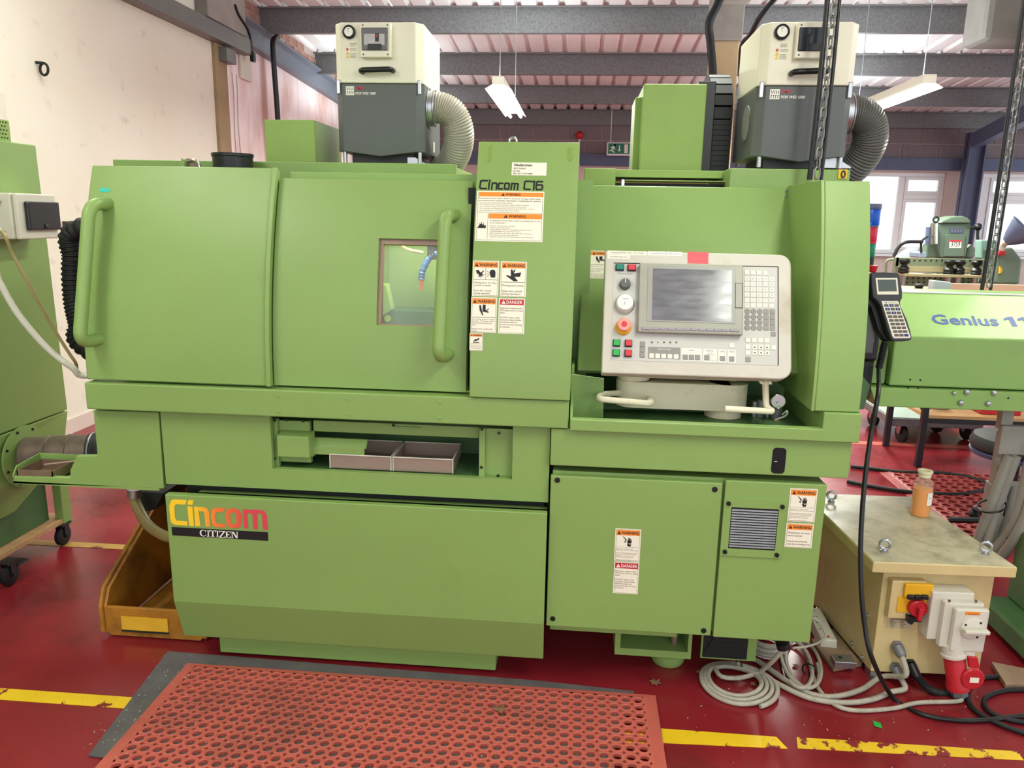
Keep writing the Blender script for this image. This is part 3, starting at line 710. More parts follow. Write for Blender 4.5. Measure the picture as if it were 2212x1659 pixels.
MB().box((-0.14,2.30,0.20),(-0.005,2.7,0.89)).build('joint_filler','dark',LA)
MB().box((-1.25,3.11,0.2),(0.80,3.35,1.55)).build('rear_body','green',LA,bevel=.004)
MB().box((XL+.004,2.40,0.98),(XL+.014,2.75,1.55)).build('end_panel','green',LA)
p_ = [at(1233,808,2.33),at(1305,818,2.33),at(1303,905,2.33),at(1233,905,2.33)]
MB().prism(p_,(0,0.01,0)).build('side_splash','green',LA,bevel=.002)
MB().prism([(0.0,2.22,0.89),(0.0,2.72,0.89),(0.0,2.72,1.05),(0.0,2.34,1.05),(0.0,2.34,0.97)],(-0.008,0,0)).build('recess_side','green',LA)
# --- curved end pillar
pu0 = CS.uv(1770,800)[0]; pu1 = 0.818; PS = Curved(2.20)
ztp = PS.uv(1815,390)[1]
zs = [0.972+(ztp-0.972)*k/12 for k in range(13)]
MB().grid(PS,[pu0,pu1],zs,0.10).build('end_pillar','green',LA,bevel=.003,smooth=True)
rt = atx(1716,404,pu0); rb = atx(1737,815,pu0)
sp_ = [PS.P(pu0,z,-0.002) for z in zs]+[V3((pu0,rt.y+.05,rt.z+.005)),V3((pu0,2.74,1.2)),V3((pu0,2.74,0.972))]
MB().prism([p+V3((-0.0085,0,0)) for p in sp_],(0.008,0,0)).build('pillar_side','green',LA)

# --- sloping cover plate behind the control panel
A,B_,C_,D_ = at(1265,399,2.70),at(1712,406,2.70),at(1734,806,2.37),at(1247,800,2.37)
CP = Plane(D_,(1,0,0),A-D_)
nrm = CP.n
MB().add([A,B_,C_,D_]+[p-nrm*0.03 for p in (A,B_,C_,D_)],[(0,3,2,1),(4,5,6,7),(0,1,5,4),(1,2,6,5),(2,3,7,6),(3,0,4,7)]).build('cover_plate','green',LA,bevel=.004)
MB().add([D_+V3((0,.005,-.002)),C_+V3((0,.005,-.002)),C_+V3((0,.12,-.03)),D_+V3((0,.12,-.03)),D_+V3((0,.02,-.002)),C_+V3((0,.02,-.002)),C_+V3((0,.13,-.02)),D_+V3((0,.13,-.02))],[(0,1,2,3),(4,7,6,5),(0,4,5,1),(1,5,6,2),(2,6,7,3),(3,7,4,0)]).build('cover_under_flange','green',LA)
for (x,y) in [(1697,413),(1697,425)]:
    u,v = CP.uv(x,y); MB().scyl(CP,u,v,[(0.004,0),(0.004,.003),(0.002,.005)],10).build('cover_screw','zinc',LA,smooth=True)

# --- sticker column
ku0, ku1 = CS.uv(1020,580)[0], CS.uv(1241,600)[0]
kt = CS.uv(1146,306)[1]
zs = [0.976+(kt-0.976)*k/16 for k in range(17)]
MB().grid(CS,[ku0,ku1],zs,0.05).build('sticker_column','green',LA,bevel=.003,smooth=True)
sd = [CS.P(ku1-.004,z,-.02) for z in zs]+[V3((ku1-.004,2.75,kt)),V3((ku1-.004,2.75,.976))]
MB().prism(sd,(-.01,0,0)).build('column_side','green',LA)
sd = [CS.P(ku0+.004,z,-.02) for z in zs]+[V3((ku0+.004,2.75,kt)),V3((ku0+.004,2.75,.976))]
MB().prism(sd,(.01,0,0)).build('column_side','green',LA)
MB().box((ku0+.002,CS.yf(kt)+.02,kt-.012),(ku1-.002,2.76,kt-.004)).build('column_top','green',LA)
e_ = CS.P(CS.uv(1106,300)[0],kt+.006,-.04); MB().torus(e_+V3((0,0,.014)),(0,1,0),.011,.0035).cyl(e_-V3((0,0,.012)),e_+V3((0,0,.004)),.005,8).build('eye_bolt','zinc',LA,smooth=True)
for y in (489,560,640,690,745,842):
    p_ = at(1236,y,CS.yf(1.2)); z=p_.z
    MB().lathe((ku1-.002,CS.yf(z)+.028,z),(1,0,0),[(.004,0),(.004,.002),(.002,.003)],8).build('side_rivet','zinc',LA,smooth=True)
MB().box((ku1-.003,2.50,.976),(D_.x+.03,2.52,1.62)).build('column_filler','green',LA)
# old adhesive marks
for (x0_,y0_,x1_,y1_) in ((1051,313,1066,353),(1222,319,1242,349)):
    m_=MB(); rnd=random.Random(x0_)
    ua,va=CS.uv(x0_,y1_); ub,vb=CS.uv(x1_,y0_)
    for k in range(16):
        u=ua+(ub-ua)*rnd.uniform(0,.6); v=va+(vb-va)*k/16; m_.sface(CS,u,v,u+(ub-ua)*rnd.uniform(.3,.45),v+(vb-va)/16*.8,.0006)
    m_.build('adhesive_mark',mat('old_adhesive',(132,150,58),.6),LA)

# --- doors
zdb = 0.980
dt = DS.uv(400,360)[1]
zs = [zdb+(dt-zdb)*k/14 for k in range(15)]
xs0, xs1 = XL+0.0, DS.uv(586,700)[0]
DSL = Curved(2.215)
ld = MB().grid(DSL,[xs0,xs1],zs,0.035).build('door','green',LA,bevel=.004,smooth=True)
dt2 = DS.uv(810,388)[1]
wu0,wu1 = DS.uv(815,600)[0],DS.uv(957,600)[0]; wv1 = DS.uv(880,516)[1]; wv0 = DS.uv(880,704)[1]
zs2 = sorted([zdb+(dt2-zdb)*k/14 for k in range(15)]+[wv0,wv1])
DX1 = DS.uv(1010,650)[0]
rd = MB().grid(DS,[xs1+.005,wu0,wu1,DX1],zs2,0.035,lambda u,v:wu0<u<wu1 and wv0<v<wv1).build('door','green',LA,smooth=True)
# window: dark frame, pane and lit chamber behind with coolant nozzles
fr = MB()
for (a0,a1,c0,c1) in ((wu0,wu0+.012,wv0,wv1),(wu1-.012,wu1,wv0,wv1),(wu0,wu1,wv1-.014,wv1),(wu0,wu1,wv0,wv0+.004)): fr.sbox(DS,a0,c0,a1,c1,-.03,-.012,3)
fr.build('window_seal','steelbrown',rd)
MB().sbox(DS,wu0+.004,wv0+.002,wu1-.004,wv1-.008,-.028,-.024,4).build('door_pane','glass',rd)
st = DS.uv(833,688); MB().scyl(DS,st[0],st[1],[(.0,-.0235),(.0105,-.0235)],20).build('pane_mark',mat('etched_mark',(190,206,150),.5),rd)
ch = MB(); y0_,y1_ = DS.yf(wv1)+.05, 2.62
ch.box((wu0-.06,y1_,wv0-.05),(wu1+.08,y1_+.01,wv1+.08)).box((wu0-.06,2.33,wv0-.06),(wu1+.08,y1_,wv0-.05)).box((wu0-.06,2.40,wv0-.05),(wu0-.05,y1_,wv1+.08)).box((wu1+.07,2.40,wv0-.05),(wu1+.08,y1_,wv1+.08))
ch.build('machining_chamber','greeny',LA)
lw_=MB().box((wu0-.02,2.40,wv1+.03),(wu1+.02,2.44,wv1+.045)).build('chamber_lamp',mat('lamp_strip',(255,250,230),.5,emis=(255,250,220),estr=6.0),LA)
wl_=bpy.data.lights.new('chamber_lamp_light','AREA'); wl_.shape='RECTANGLE'; wl_.size=.2; wl_.size_y=.03; wl_.energy=1.6; wl_.color=(1,.97,.8)
wo_=bpy.data.objects.new('chamber_lamp_light',wl_); COL.objects.link(wo_); wo_.location=((wu0+wu1)/2,2.42,wv1+.028); set_parent(wo_,LA)
fbox('chamber_shelf',(812,668),(960,720),2.52,0.1,'greend',.004)
MB().prism([at(815,615,2.46),at(833,615,2.46),at(845,668,2.46),at(815,690,2.46)],(0,.05,0)).build('chamber_block','greeny',LA)
nz = MB().tube(spline([at(945,545,2.48),at(928,556,2.48),at(913,585,2.47),at(910,605,2.46)]),.010,10,rf=lambda i:.009+.003*abs(math.sin(i*1.1))).build('coolant_nozzle',mat('blue_hose_segment',(36,70,110),.4),LA,smooth=True)
MB().cyl(at(910,604,2.46),at(909.5,626,2.46),.0085,12,.006).build('nozzle_tip',mat('orange_nozzle',(222,120,70),.4),nz,smooth=True)
nz = MB().tube(spline([at(945,545,2.48),at(952,570,2.48),at(952,605,2.46)]),.010,10,rf=lambda i:.009+.003*abs(math.sin(i*1.1))).build('coolant_nozzle',MATS['blue_hose_segment'],LA,smooth=True)
MB().cyl(at(952,604,2.46),at(951,625,2.46),.0085,12,.006).build('nozzle_tip',MATS['orange_nozzle'],nz,smooth=True)
MB().box(at(922,520,2.47)-V3((0,0,.06)),at(946,520,2.50)+V3((0,0,.02))).build('nozzle_block','black',LA,bevel=.006)
MB().tube(spline([at(855,520,2.5),at(880,538,2.48),at(915,546,2.47)]),.005,8).build('coolant_pipe','brass',LA,smooth=True)
# door handles
def handle(S_, pa, pb, out, dx, parent, r=.019):
    a, b = V3(S_.P(*S_.uv(*pa))), V3(S_.P(*S_.uv(*pb)))
    n = V3((dx,-out,0)); o = MB().tube(fillet([a+V3((0,.01,0)), a+n, b+n, b+V3((0,.01,0))], .065, 8), r, 18).build('door_handle','green',parent,smooth=True)
    return o
handle(DSL,(234,441),(213,733),.075,-.012,ld); handle(DS,(984,465),(969,765),.075,-.018,rd)
tg = [DSL.uv(*p) for p in [(217,407),(237,406.5),(238,415),(216,414.5)]]
MB().spoly(DSL,tg,.0005,.0012).build('tape_scrap',mat('teal_tape',(36,190,170),.5),ld)
# left door inner edge strip and header above right door
zs3 = [zdb+(dt-zdb)*k/14 for k in range(15)]
MB().grid(Curved(2.207),[xs1-.010,xs1+.004],zs3,0.02).build('door_edge','green',ld,smooth=True,bevel=.002)
# --- roof panels behind the doors
a,b = at(612,364,2.42),at(1034,384,2.45)
MB().box((xs1+.02,2.40,dt2-.02),(ku0+.01,2.74,at(700,372,2.40).z)).build('door_header','green',LA,bevel=.003)
c = at(243,345,2.75); d = at(1035,362,2.75)
MB().box((c.x,2.75,1.3),(at(985,372,2.75).x,2.78,at(600,349,2.75).z)).build('rear_cover','green',LA,bevel=.003)
zrt = at(820,352,2.80).z
MB().box((at(680,352,2.80).x,2.79,zrt-.06),(at(975,360,2.80).x,3.35,zrt-.004)).build('rear_roof','greeny',LA,bevel=.003)
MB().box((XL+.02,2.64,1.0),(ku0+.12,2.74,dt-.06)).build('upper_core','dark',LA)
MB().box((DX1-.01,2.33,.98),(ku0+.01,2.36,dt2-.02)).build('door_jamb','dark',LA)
# black duct collar, bracket
dc = at(492,352,2.62); MB().lathe((dc.x,2.66,dt-.08),(0,0,1),[(.066,0),(.067,.13),(.070,.132),(.070,.142),(.064,.142),(.062,.02)],32).build('duct_collar','black',LA,smooth=True)
MB().prism([at(391,342,2.6),at(398,346,2.6),at(398,360,2.6),at(391,360,2.6)],(0,.04,0)).build('small_bracket','green',LA)
MB().tube(spline([at(395,352,2.62),at(418,346,2.62),at(428,353,2.62),at(432,362,2.62)]),.005,8).build('lifting_ring','chrome',LA,smooth=True)
MB().scyl(front(2.63),*front(2.63).uv(412,362),[(.03,0),(.03,.008)],20).build('round_label',mat('taupe_disc',(120,104,84),.5),LA)
# square box at the rear left, tall box and cable chain at the rear right
fbox('rear_junction_box',(570,258),(682,352),3.0,0.34,'greeny',.004)
fbox('rear_tall_box',(1391,181),(1515,372),3.0,0.30,'greeny',.004)
fbox('rear_tall_box_flange',(1373,210),(1388,372),3.08,0.2,'greeny',.003)
a,b = at(1537,220,3.05),at(1583,220,3.05); bw=b.x-a.x; zb2=at(1550,370,3.05).z; zt2=at(1550,155,3.05).z
path=[]; R_=.17
for k in range(10): path.append((3.05, zb2+(zt2-R_-zb2)*k/10))
for k in range(13): an=PI-PI*k/12; path.append((3.05+R_+R_*math.cos(an), zt2-R_+R_*math.sin(an)))
for k in range(1,10): path.append((3.05+2*R_, zt2-R_-(zt2-R_-zb2)*k/10))
cc=MB()
for i in range(len(path)-1):
    (ya,za),(yb_,zb3)=path[i],path[i+1]; dy,dz=yb_-ya,zb3-za; l=math.hypot(dy,dz); ny,nz_=-dz/l,dy/l
    g=.04; p0=(ya+dy*g,za+dz*g); p1=(ya+dy*(1-g),za+dz*(1-g)); th=.018
    cc.prism([(a.x,p0[0]-ny*th,p0[1]-nz_*th),(a.x,p1[0]-ny*th,p1[1]-nz_*th),(a.x,p1[0]+ny*th,p1[1]+nz_*th),(a.x,p0[0]+ny*th,p0[1]+nz_*th)],(bw,0,0))
cc.build('cable_chain','rubber',LA)
fbox('chain_trough',(1510,175),(1534,372),3.02,0.36,'black',.003)
fbox('rear_deck_block',(1262,363),(1329,402),2.78,0.3,'greeny',.003)
fbox('rear_deck_rail',(1329,366),(1571,386),2.84,0.5,'greeny',.002)
fbox('rear_deck_strip',(1350,388),(1573,394),2.80,0.05,'greeny',.002)
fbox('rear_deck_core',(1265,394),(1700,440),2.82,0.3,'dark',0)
fbox('rear_deck_box',(1578,363),(1832,420),2.72,0.45,'green',.004)
fbox('rear_post',(1342,387),(1349,402),2.77,0.02,'chrome',.002)
pl_ = fbox('yellow_tag',(1812,366),(1829,386),2.715,0.004,mat('tag_yellow',(228,190,20),.5),0)
S_=front(2.715); u,v=S_.uv(1820.5,384.5); tx=MB(); put_text(tx,S_,'0',u,v,height=.024,w=.001,bold=.03,center=True); tx.build('tag_number','ink',pl_)
# duct hose at the left end
hp=[V3((-1.30,2.90,1.52)),V3((-1.50,2.87,1.47)),at(172,495,2.85),at(158,560,2.85),at(160,640,2.83),at(172,700,2.80),at(186,750,2.78),V3((-1.55,2.80,.80)),V3((-1.26,2.82,.76))]
sp=spline(hp,30); MB().tube(sp,.04,14,rf=lambda i:.036 if i%4<2 else .041).build('black_ribbed_hose','rubber',LA,smooth=True)

# ================================================================== STICKERS AND LETTERING ON THE LATHE
def quad_uv(S, q):
    c = [S.uv(*p) for p in q]
    return (c[0][0]+c[3][0])/2, (c[2][1]+c[3][1])/2, (c[1][0]+c[2][0])/2, (c[0][1]+c[1][1])/2
class Box2:                     # 0..1 layout inside a sticker, y down
    def __init__(s, S, q): s.S = S; s.u0, s.v0, s.u1, s.v1 = quad_uv(S, q); s.W = s.u1-s.u0; s.H = s.v1-s.v0
    def p(s, a, b): return s.u0+a*s.W, s.v1-b*s.H
    def poly(s, mb, pts, w): mb.sflat(s.S, [s.p(*q) for q in pts], w)
    def rect(s, mb, a0, b0, a1, b1, w): 
        u0, v1 = s.p(a0, b0); u1, v0 = s.p(a1, b1); mb.sface(s.S, u0, v0, u1, v1, w, max(1, int((v1-v0)/0.02)))
    def text(s, mb, txt, a, b, wfrac, hfrac=None, w=.0018, bold=0, shear=0, center=False):
        u, v = s.p(a, b); put_text(mb, s.S, txt, u, v, width=wfrac*s.W if wfrac else None, height=hfrac*s.H if hfrac else None, w=w, bold=bold, shear=shear, center=center)
    def para(s, mb, lines, a, b, db, wmax, h, w=.0018, bold=0):
        """lines of print, the longest as wide as wmax; b = first baseline, db = line step"""
        mx = max(text_w(l) for l in lines if l)
        for i, l in enumerate(lines):
            if l: s.text(mb, l, a, b+db*i, wmax*text_w(l)/mx, h, w, bold)
PICTO = {
 'cut': [[(.05,.15),(.35,.10),(.60,.42),(.95,.12),(.98,.2),(.72,.55),(.98,.62),(.98,.68),(.75,.66),(.9,.85),(.85,.88),(.68,.72),(.7,.98),(.62,.98),(.56,.75),(.45,.95),(.38,.92),(.42,.6),(.2,.55)]],
 'head': [[(.35,.15),(.6,.02),(.9,.1),(.98,.4),(.95,.95),(.45,.95),(.42,.75),(.32,.7),(.36,.55),(.28,.45)],[(.0,.2),(.25,.35),(.25,.4),(.0,.25)],[(.0,.5),(.22,.55),(.22,.6),(.0,.55)],[(.0,.8),(.22,.7),(.22,.75),(.0,.86)]],
 'gear': [[(.3,.02),(.4,.0),(.45,.2),(.55,.0),(.62,.06),(.5,.3),(.55,.62),(.8,.98),(.5,.98),(.0,.55),(.05,.48),(.32,.6)],[(.45,.35),(.98,.25),(.98,.3),(.92,.6),(.45,.62)]],
 'crush': [[(.0,.05),(.14,.02),(.34,.7),(.42,.95),(.35,.98),(.05,.5)],[(.35,.0),(.65,.0),(.65,.5),(.75,.5),(.95,.3),(.98,.36),(.8,.58),(.98,.62),(.95,.72),(.75,.68),(.35,.62)]],
 'slip': [[(.1,.75),(.3,.35),(.7,.3),(.9,.0),(.98,.1),(.85,.5),(.55,.6),(.5,.75),(.4,.6),(.3,.62),(.25,.78)],[(.05,.85),(.95,.85),(.95,.98),(.05,.98)]],
 'fire': [[(.0,.95),(.25,.4),(.18,.2),(.38,.38),(.5,.05),(.55,.5),(.75,.2),(.72,.6),(.98,.5),(.95,.95)],[(.30,.1),(.42,.0),(.40,.14)],[(.62,.08),(.72,.0),(.70,.14)]],
 'shock': [[(.0,.02),(.05,.0),(.42,.3),(.38,.42),(.28,.5),(.36,.62),(.2,.6),(.22,.45),(.33,.36)],[(.45,.4),(.5,.38),(.55,.62),(.58,.15),(.64,.15),(.66,.5),(.70,.1),(.76,.1),(.77,.5),(.82,.15),(.87,.17),(.86,.52),(.92,.28),(.97,.3),(.95,.6),(.92,.68),(.55,.7)],[(.5,.74),(.68,.72),(.75,.80),(.95,.74),(.88,.98),(.58,.98)]],
}
def picto(mb, B, kind, a0, b0, a1, b1, w=.0018):
    for poly in PICTO[kind]: B.poly(mb, [(a0+(a1-a0)*x, b0+(b1-b0)*y) for x,y in poly], w)
def tri(mb, mb2, B, a, b, wd, hd):
    B.poly(mb, [(a, b+hd), (a+wd, b+hd), (a+wd/2, b)], .0018)
    B.poly(mb2, [(a+wd*.45, b+hd*.3), (a+wd*.55, b+hd*.3), (a+wd*.52, b+hd*.68), (a+wd*.48, b+hd*.68)], .0023)
    B.poly(mb2, [(a+wd*.46, b+hd*.76), (a+wd*.54, b+hd*.76), (a+wd*.54, b+hd*.88), (a+wd*.46, b+hd*.88)], .0023)
def sticker(S, q, label, head='WARNING', header=(.05,.03,.95,.17), texts=(), pics=(), rules=(), border=True, parent=None, par2=None, small=False):
    B = Box2(S, q); nv = max(1, int(B.H/.02))
    o = MB().sbox(S, B.u0, B.v0, B.u1, B.v1, .0002, .0008, nv).build('warning_label', 'sticker', parent or LA, label=label)
    ink, wh = MB(), MB()
    heads = [(header, head)] + list(par2 or [])
    for (a0,b0,a1,b1), hd in heads:
        h = MB(); B.rect(h, a0, b0, a1, b1, .0012); h.build('header_band', 'red' if hd == 'DANGER' else 'orange', o)
        ht = wh if hd == 'DANGER' else ink
        hh = (b1-b0); wtxt = text_w(hd)*hh*B.H*.52/B.W; tw = hh*.78*B.H/B.W
        full = tw*1.2+wtxt; sc = min(1, (a1-a0)*.93/full); s0 = (a0+a1)/2-full*sc/2
        tri(ht, (h2 := MB()), B, s0, b0+hh*.14, tw*sc, hh*.70); h2.build('exclamation_mark', 'red' if hd == 'DANGER' else 'orange', o)
        B.text(ht, hd, s0+tw*1.2*sc, b1-hh*.22, wtxt*sc, hh*.56, bold=.012)
    if border:
        t_ = .008; k = B.W/B.H
        for r in ((.04,.02,.04+t_,.98),(.96-t_,.02,.96,.98),(.04,.975,.96,.975+t_*k),(.04,.02,.96,.02+t_*k)): B.rect(ink, *r, .0011)
    for r in rules: B.rect(ink, *r, .0014)
    for (kind,*r) in pics: picto(ink, B, kind, *r)
    ink.build('printed_symbols', 'ink', o)
    if wh.v: wh.build('printed_header_text', 'white', o)
    tx = MB()
    for (lines,a,b,db,wm,h,bold) in texts: B.para(tx, lines, a, b, db, wm, h, bold=bold)
    if tx.v: tx.build('small_print', 'inkg', o)
    return o
DANG = ['Hazardous voltage inside.','Will shock, burn, or cause','death.','','DO NOT work in this','enclosure unless familiar','with these electrical','circuits and safe servicing','procedures.']
ELEC = ['Hazardous voltage inside.','Will shock, burn, or cause death.','','Only qualified personnel totally','familiar with electrical circuits','and service manual should','work inside this enclosure.','','Follow Lockout/Tagout.']
sticker(CS,[(1031.2,412.1),(1176.8,414.3),(1170.8,523.3),(1025.3,520.6)],'large two-part warning label with a fire symbol',
  header=(.03,.025,.985,.11), par2=[((.19,.45,.975,.55),'WARNING')], border=False, pics=[('fire',.03,.62,.16,.75)],
  rules=[(.02,.43,.98,.434),(.18,.45,.183,.96),(.02,.02,.023,.98),(.978,.02,.981,.98),(.02,.975,.98,.979)],
  texts=[(['To prevent serious injury, death or property damage, follow these','precautions when operating, inspecting or maintaining the machine:'],.03,.16,.045,.93,.022,.01),
         (['• Read instruction manual before using machine.','• Do not touch tools or other moving parts when machine is operating.','• Do not operate machine unless all doors and all covers are closed.','• Turn off power at main breaker before opening control unit doors or covers.','• Before operation, be sure all safety devices are working.'],.035,.25,.037,.83,.018,.0),
         (['To prevent serious injury, death or damage due to fire,','do the following:'],.21,.60,.045,.75,.022,.01),
         (['• Monitor machine when operating.','• Do not use damaged tools.','• Apply sufficient coolant to cutting point during operation.','• Keep flammable items away from machine.','• Be sure all doors, all covers, chip outlet door and product','  outlet door are closed during operation.','• Regularly remove chip from chip collector and coolant tank.'],.21,.705,.036,.66,.018,.0)])
sticker(CS,[(1022.8,562.1),(1079.7,564.6),(1075,640.8),(1019.1,638.8)],'warning label about moving parts, hot chips and hot oil',header=(.04,.04,.96,.19),
  pics=[('cut',.10,.24,.44,.48),('head',.55,.24,.88,.48)],rules=[(.05,.53,.95,.54),(.49,.19,.50,.53)],
  texts=[(['Moving parts, hot chips','and hot oil inside.','','Keep door closed','during operation.'],.08,.64,.075,.84,.045,.0)])
sticker(CS,[(1082.6,564),(1139.6,566.2),(1134.5,642.5),(1079.1,640.4)],'warning label with a hand caught in gears',header=(.04,.04,.96,.19),
  pics=[('gear',.22,.22,.80,.56)],rules=[(.05,.58,.95,.59)],texts=[(['Moving parts inside.','','Keep door closed','during operation.'],.08,.70,.08,.84,.05,.0)])
sticker(CS,[(1018.7,640.8),(1074.4,643.5),(1071.3,719.9),(1016,717.3)],'warning label about a falling cover crushing hands',header=(.04,.04,.96,.19),
  pics=[('crush',.32,.21,.70,.52)],rules=[(.05,.56,.95,.57)],texts=[(['Lock swing cover in raised','position.  To lower cover,','hold handle and pull up','lever.','','Falling cover could crush','hand.'],.06,.635,.055,.86,.036,.0)])
sticker(CS,[(1078.7,643.1),(1134.9,645.1),(1131.4,721.8),(1075,720.3)],'red danger label on the sticker column','DANGER',(.04,.04,.96,.19),texts=[(DANG,.06,.30,.066,.88,.042,.0)])
sticker(CS,[(1015,718.9),(1043.7,720.3),(1041.8,757.8),(1013.6,756.8)],'tiny warning label lowest on the sticker column',header=(.05,.05,.95,.19),pics=[('slip',.25,.24,.75,.55)],rules=[(.08,.6,.92,.61)],
  texts=[(['The cover can fall','down. Keep hands','away from the gap.'],.1,.70,.09,.8,.045,.0)])
sticker(FC,[(1329.4,1141.1),(1385.1,1143.7),(1381.6,1213.9),(1326.5,1210)],'electric shock warning label on the cabinet door',header=(.05,.04,.95,.20),pics=[('shock',.30,.23,.66,.54)],rules=[(.05,.56,.95,.565)],texts=[(ELEC,.07,.63,.043,.86,.026,.0)])
sticker(FC,[(1326.8,1211.9),(1380.8,1214.7),(1377.7,1283.7),(1324,1280.8)],'red danger label on the cabinet door','DANGER',(.05,.04,.95,.21),texts=[(DANG,.06,.31,.066,.88,.042,.0)])
sticker(FC,[(1707.7,1053.7),(1767,1057.2),(1758.7,1128.8),(1700.1,1125.5)],'electric shock warning label beside the slatted vent',header=(.05,.04,.95,.20),pics=[('shock',.30,.23,.66,.54)],rules=[(.05,.56,.95,.565)],texts=[(ELEC,.07,.63,.043,.86,.026,.0)])
sticker(FC,[(1699,1129.1),(1758,1131.5),(1752.8,1184.5),(1694.2,1181.6)],'moving parts warning label beside the slatted vent',header=(.05,.05,.95,.26),texts=[(['Moving parts can cause','serious injuries.','','Keep hands and body','away from moving parts.'],.07,.42,.115,.86,.07,.0)])
sticker(CP,[(1270,541),(1332,542.5),(1328,603),(1266,601)],'warning label half hidden behind the control panel',header=(.05,.04,.95,.17),pics=[('crush',.30,.21,.66,.45)],rules=[(.05,.5,.95,.51)],texts=[(['Falling cover could crush hand.','','• When preparing and setting,','  be sure support pin is under','  falling of cover.','','• When opening or closing the','  cover, hold handle firmly to','  avoid sudden movement.'],.06,.58,.045,.86,.028,.0)])
# maker's plate
B = Box2(CS,[(1106.8,350.5),(1181.3,352),(1180,379.8),(1104.2,378.5)])
o = MB().sbox(CS,B.u0,B.v0,B.u1,B.v1,.0002,.0008,2).build('test_point_label','sticker',LA,label='white test point label high on the column')
tx = MB(); B.text(tx,'Nederman',.06,.30,.52,.20,bold=.012,shear=.2); B.text(tx,'TEST POINT',.04,.54,.37,.11,bold=.008); B.text(tx,'I.D. NO.',.04,.73,.21,.11,bold=.008); B.text(tx,'TEL. 0113 273 9438',.04,.93,.56,.11,bold=.008); tx.build('printed_lettering','ink',o)
# "Cincom C16" painted on the column
def strokes(mb, B, letters, w, t, ar):
    for poly in letters:
        n = len(poly)
        for i in range(n-1):
            (x0,y0),(x1,y1) = poly[i],poly[i+1]; dx,dy=(x1-x0)*ar,(y1-y0); l=math.hypot(dx,dy)
            ex,ey=dx/l*t/2,dy/l*t/2; nx,ny=-ey,ex
            B.poly(mb,[(x0+(nx-ex)/ar,y0+ny-ey),(x1+(nx+ex)/ar,y1+ny+ey),(x1+(-nx+ex)/ar,y1-ny+ey),(x0+(-nx-ex)/ar,y0-ny-ey)],w+random.uniform(0,.00008))
B = Box2(CS,[(1034.5,388.5),(1173.8,390.5),(1172.8,411),(1033.5,409)])
ar = B.W/B.H
L = [[(.135,.08),(.06,.08),(.03,.15),(.02,.8),(.04,.92),(.12,.92)],                         # C
     [(.165,.32),(.158,.95)],[(.172,.05),(.176,.13)],                                       # i
     [(.205,.95),(.215,.34),(.27,.34),(.285,.42),(.278,.95)],                               # n
     [(.375,.34),(.325,.34),(.313,.42),(.31,.85),(.32,.92),(.37,.92)],                      # c
     [(.41,.40),(.42,.33),(.465,.34),(.477,.42),(.472,.85),(.46,.93),(.415,.92),(.405,.84),(.41,.40)],   # o
     [(.508,.95),(.517,.34),(.60,.35),(.612,.42),(.606,.95)],[(.562,.36),(.556,.95)],       # m
     [(.81,.09),(.735,.09),(.715,.17),(.708,.82),(.722,.92),(.80,.93)],                     # C
     [(.835,.12),(.862,.09),(.856,.96)],                                                    # 1
     [(.985,.10),(.915,.10),(.898,.2),(.893,.82),(.905,.93),(.975,.93),(.988,.84),(.990,.55),(.978,.46),(.900,.46)]]  # 6
tx = MB(); strokes(tx,B,L,.0008,.175,ar); tx.build('model_lettering','ink',LA)
# colour logo on the base panel, traced letters
def L2(x,y): return FP.uv(340+x*280/2212, 1050+y*280/2212)
lm = bpy.data.materials.new('logo_gradient'); lm.use_nodes = True; nt = lm.node_tree
tc=nt.nodes.new('ShaderNodeTexCoord'); sx=nt.nodes.new('ShaderNodeSeparateXYZ'); mr=nt.nodes.new('ShaderNodeMapRange'); cr=nt.nodes.new('ShaderNodeValToRGB')
mr.inputs[1].default_value=-.155; mr.inputs[2].default_value=.155
nt.links.new(tc.outputs['Object'],sx.inputs[0]); nt.links.new(sx.outputs[0],mr.inputs[0]); nt.links.new(mr.outputs[0],cr.inputs[0]); nt.links.new(cr.outputs[0],nt.nodes['Principled BSDF'].inputs['Base Color'])
el=cr.color_ramp.elements; el[0].position=0.24; el[0].color=srgb((250,206,40)); el[1].position=.80; el[1].color=srgb((214,68,78)); e=el.new(.45); e.color=srgb((244,128,50)); e=el.new(.62); e.color=srgb((234,104,56))
lg=MB()
def LP(pts): lg.sflat(FP,[L2(*p) for p in pts],.0012)
def ring(outer,inner):
    n=len(outer)
    for i in range(n): LP([outer[i],outer[(i+1)%n],inner[(i+1)%n],inner[i]])
LP([(505,237),(480,315),(325,308),(300,325),(293,380),(205,360),(212,300),(240,240),(290,222)])
LP([(205,360),(293,380),(305,540),(330,585),(240,620),(222,540)])
LP([(240,620),(330,585),(515,600),(518,672),(320,662),(270,645)])
LP([(530,238),(620,238),(600,318),(512,312)]); LP([(515,345),(600,345),(630,682),(545,680)])
LP([(625,348),(700,350),(738,688),(652,684)]); LP([(700,350),(790,355),(850,380),(885,430),(800,440),(775,428),(718,428)]); LP([(885,430),(908,692),(826,690),(800,440)])
LP([(1158,375),(1130,445),(1020,440),(1000,450),(925,420),(950,380),(985,366)]); LP([(925,420),(1000,450),(990,520),(1000,600),(1015,625),(930,610),(915,540)]); LP([(930,610),(1015,625),(1040,638),(1160,645),(1160,708),(1000,698),(955,670)])
ring([(1165,460),(1190,400),(1240,378),(1340,382),(1400,410),(1430,470),(1440,620),(1420,690),(1370,718),(1265,712),(1205,680),(1178,610)],[(1245,480),(1255,455),(1275,448),(1315,450),(1335,460),(1345,490),(1352,600),(1345,640),(1325,652),(1280,648),(1262,635),(1252,600)])
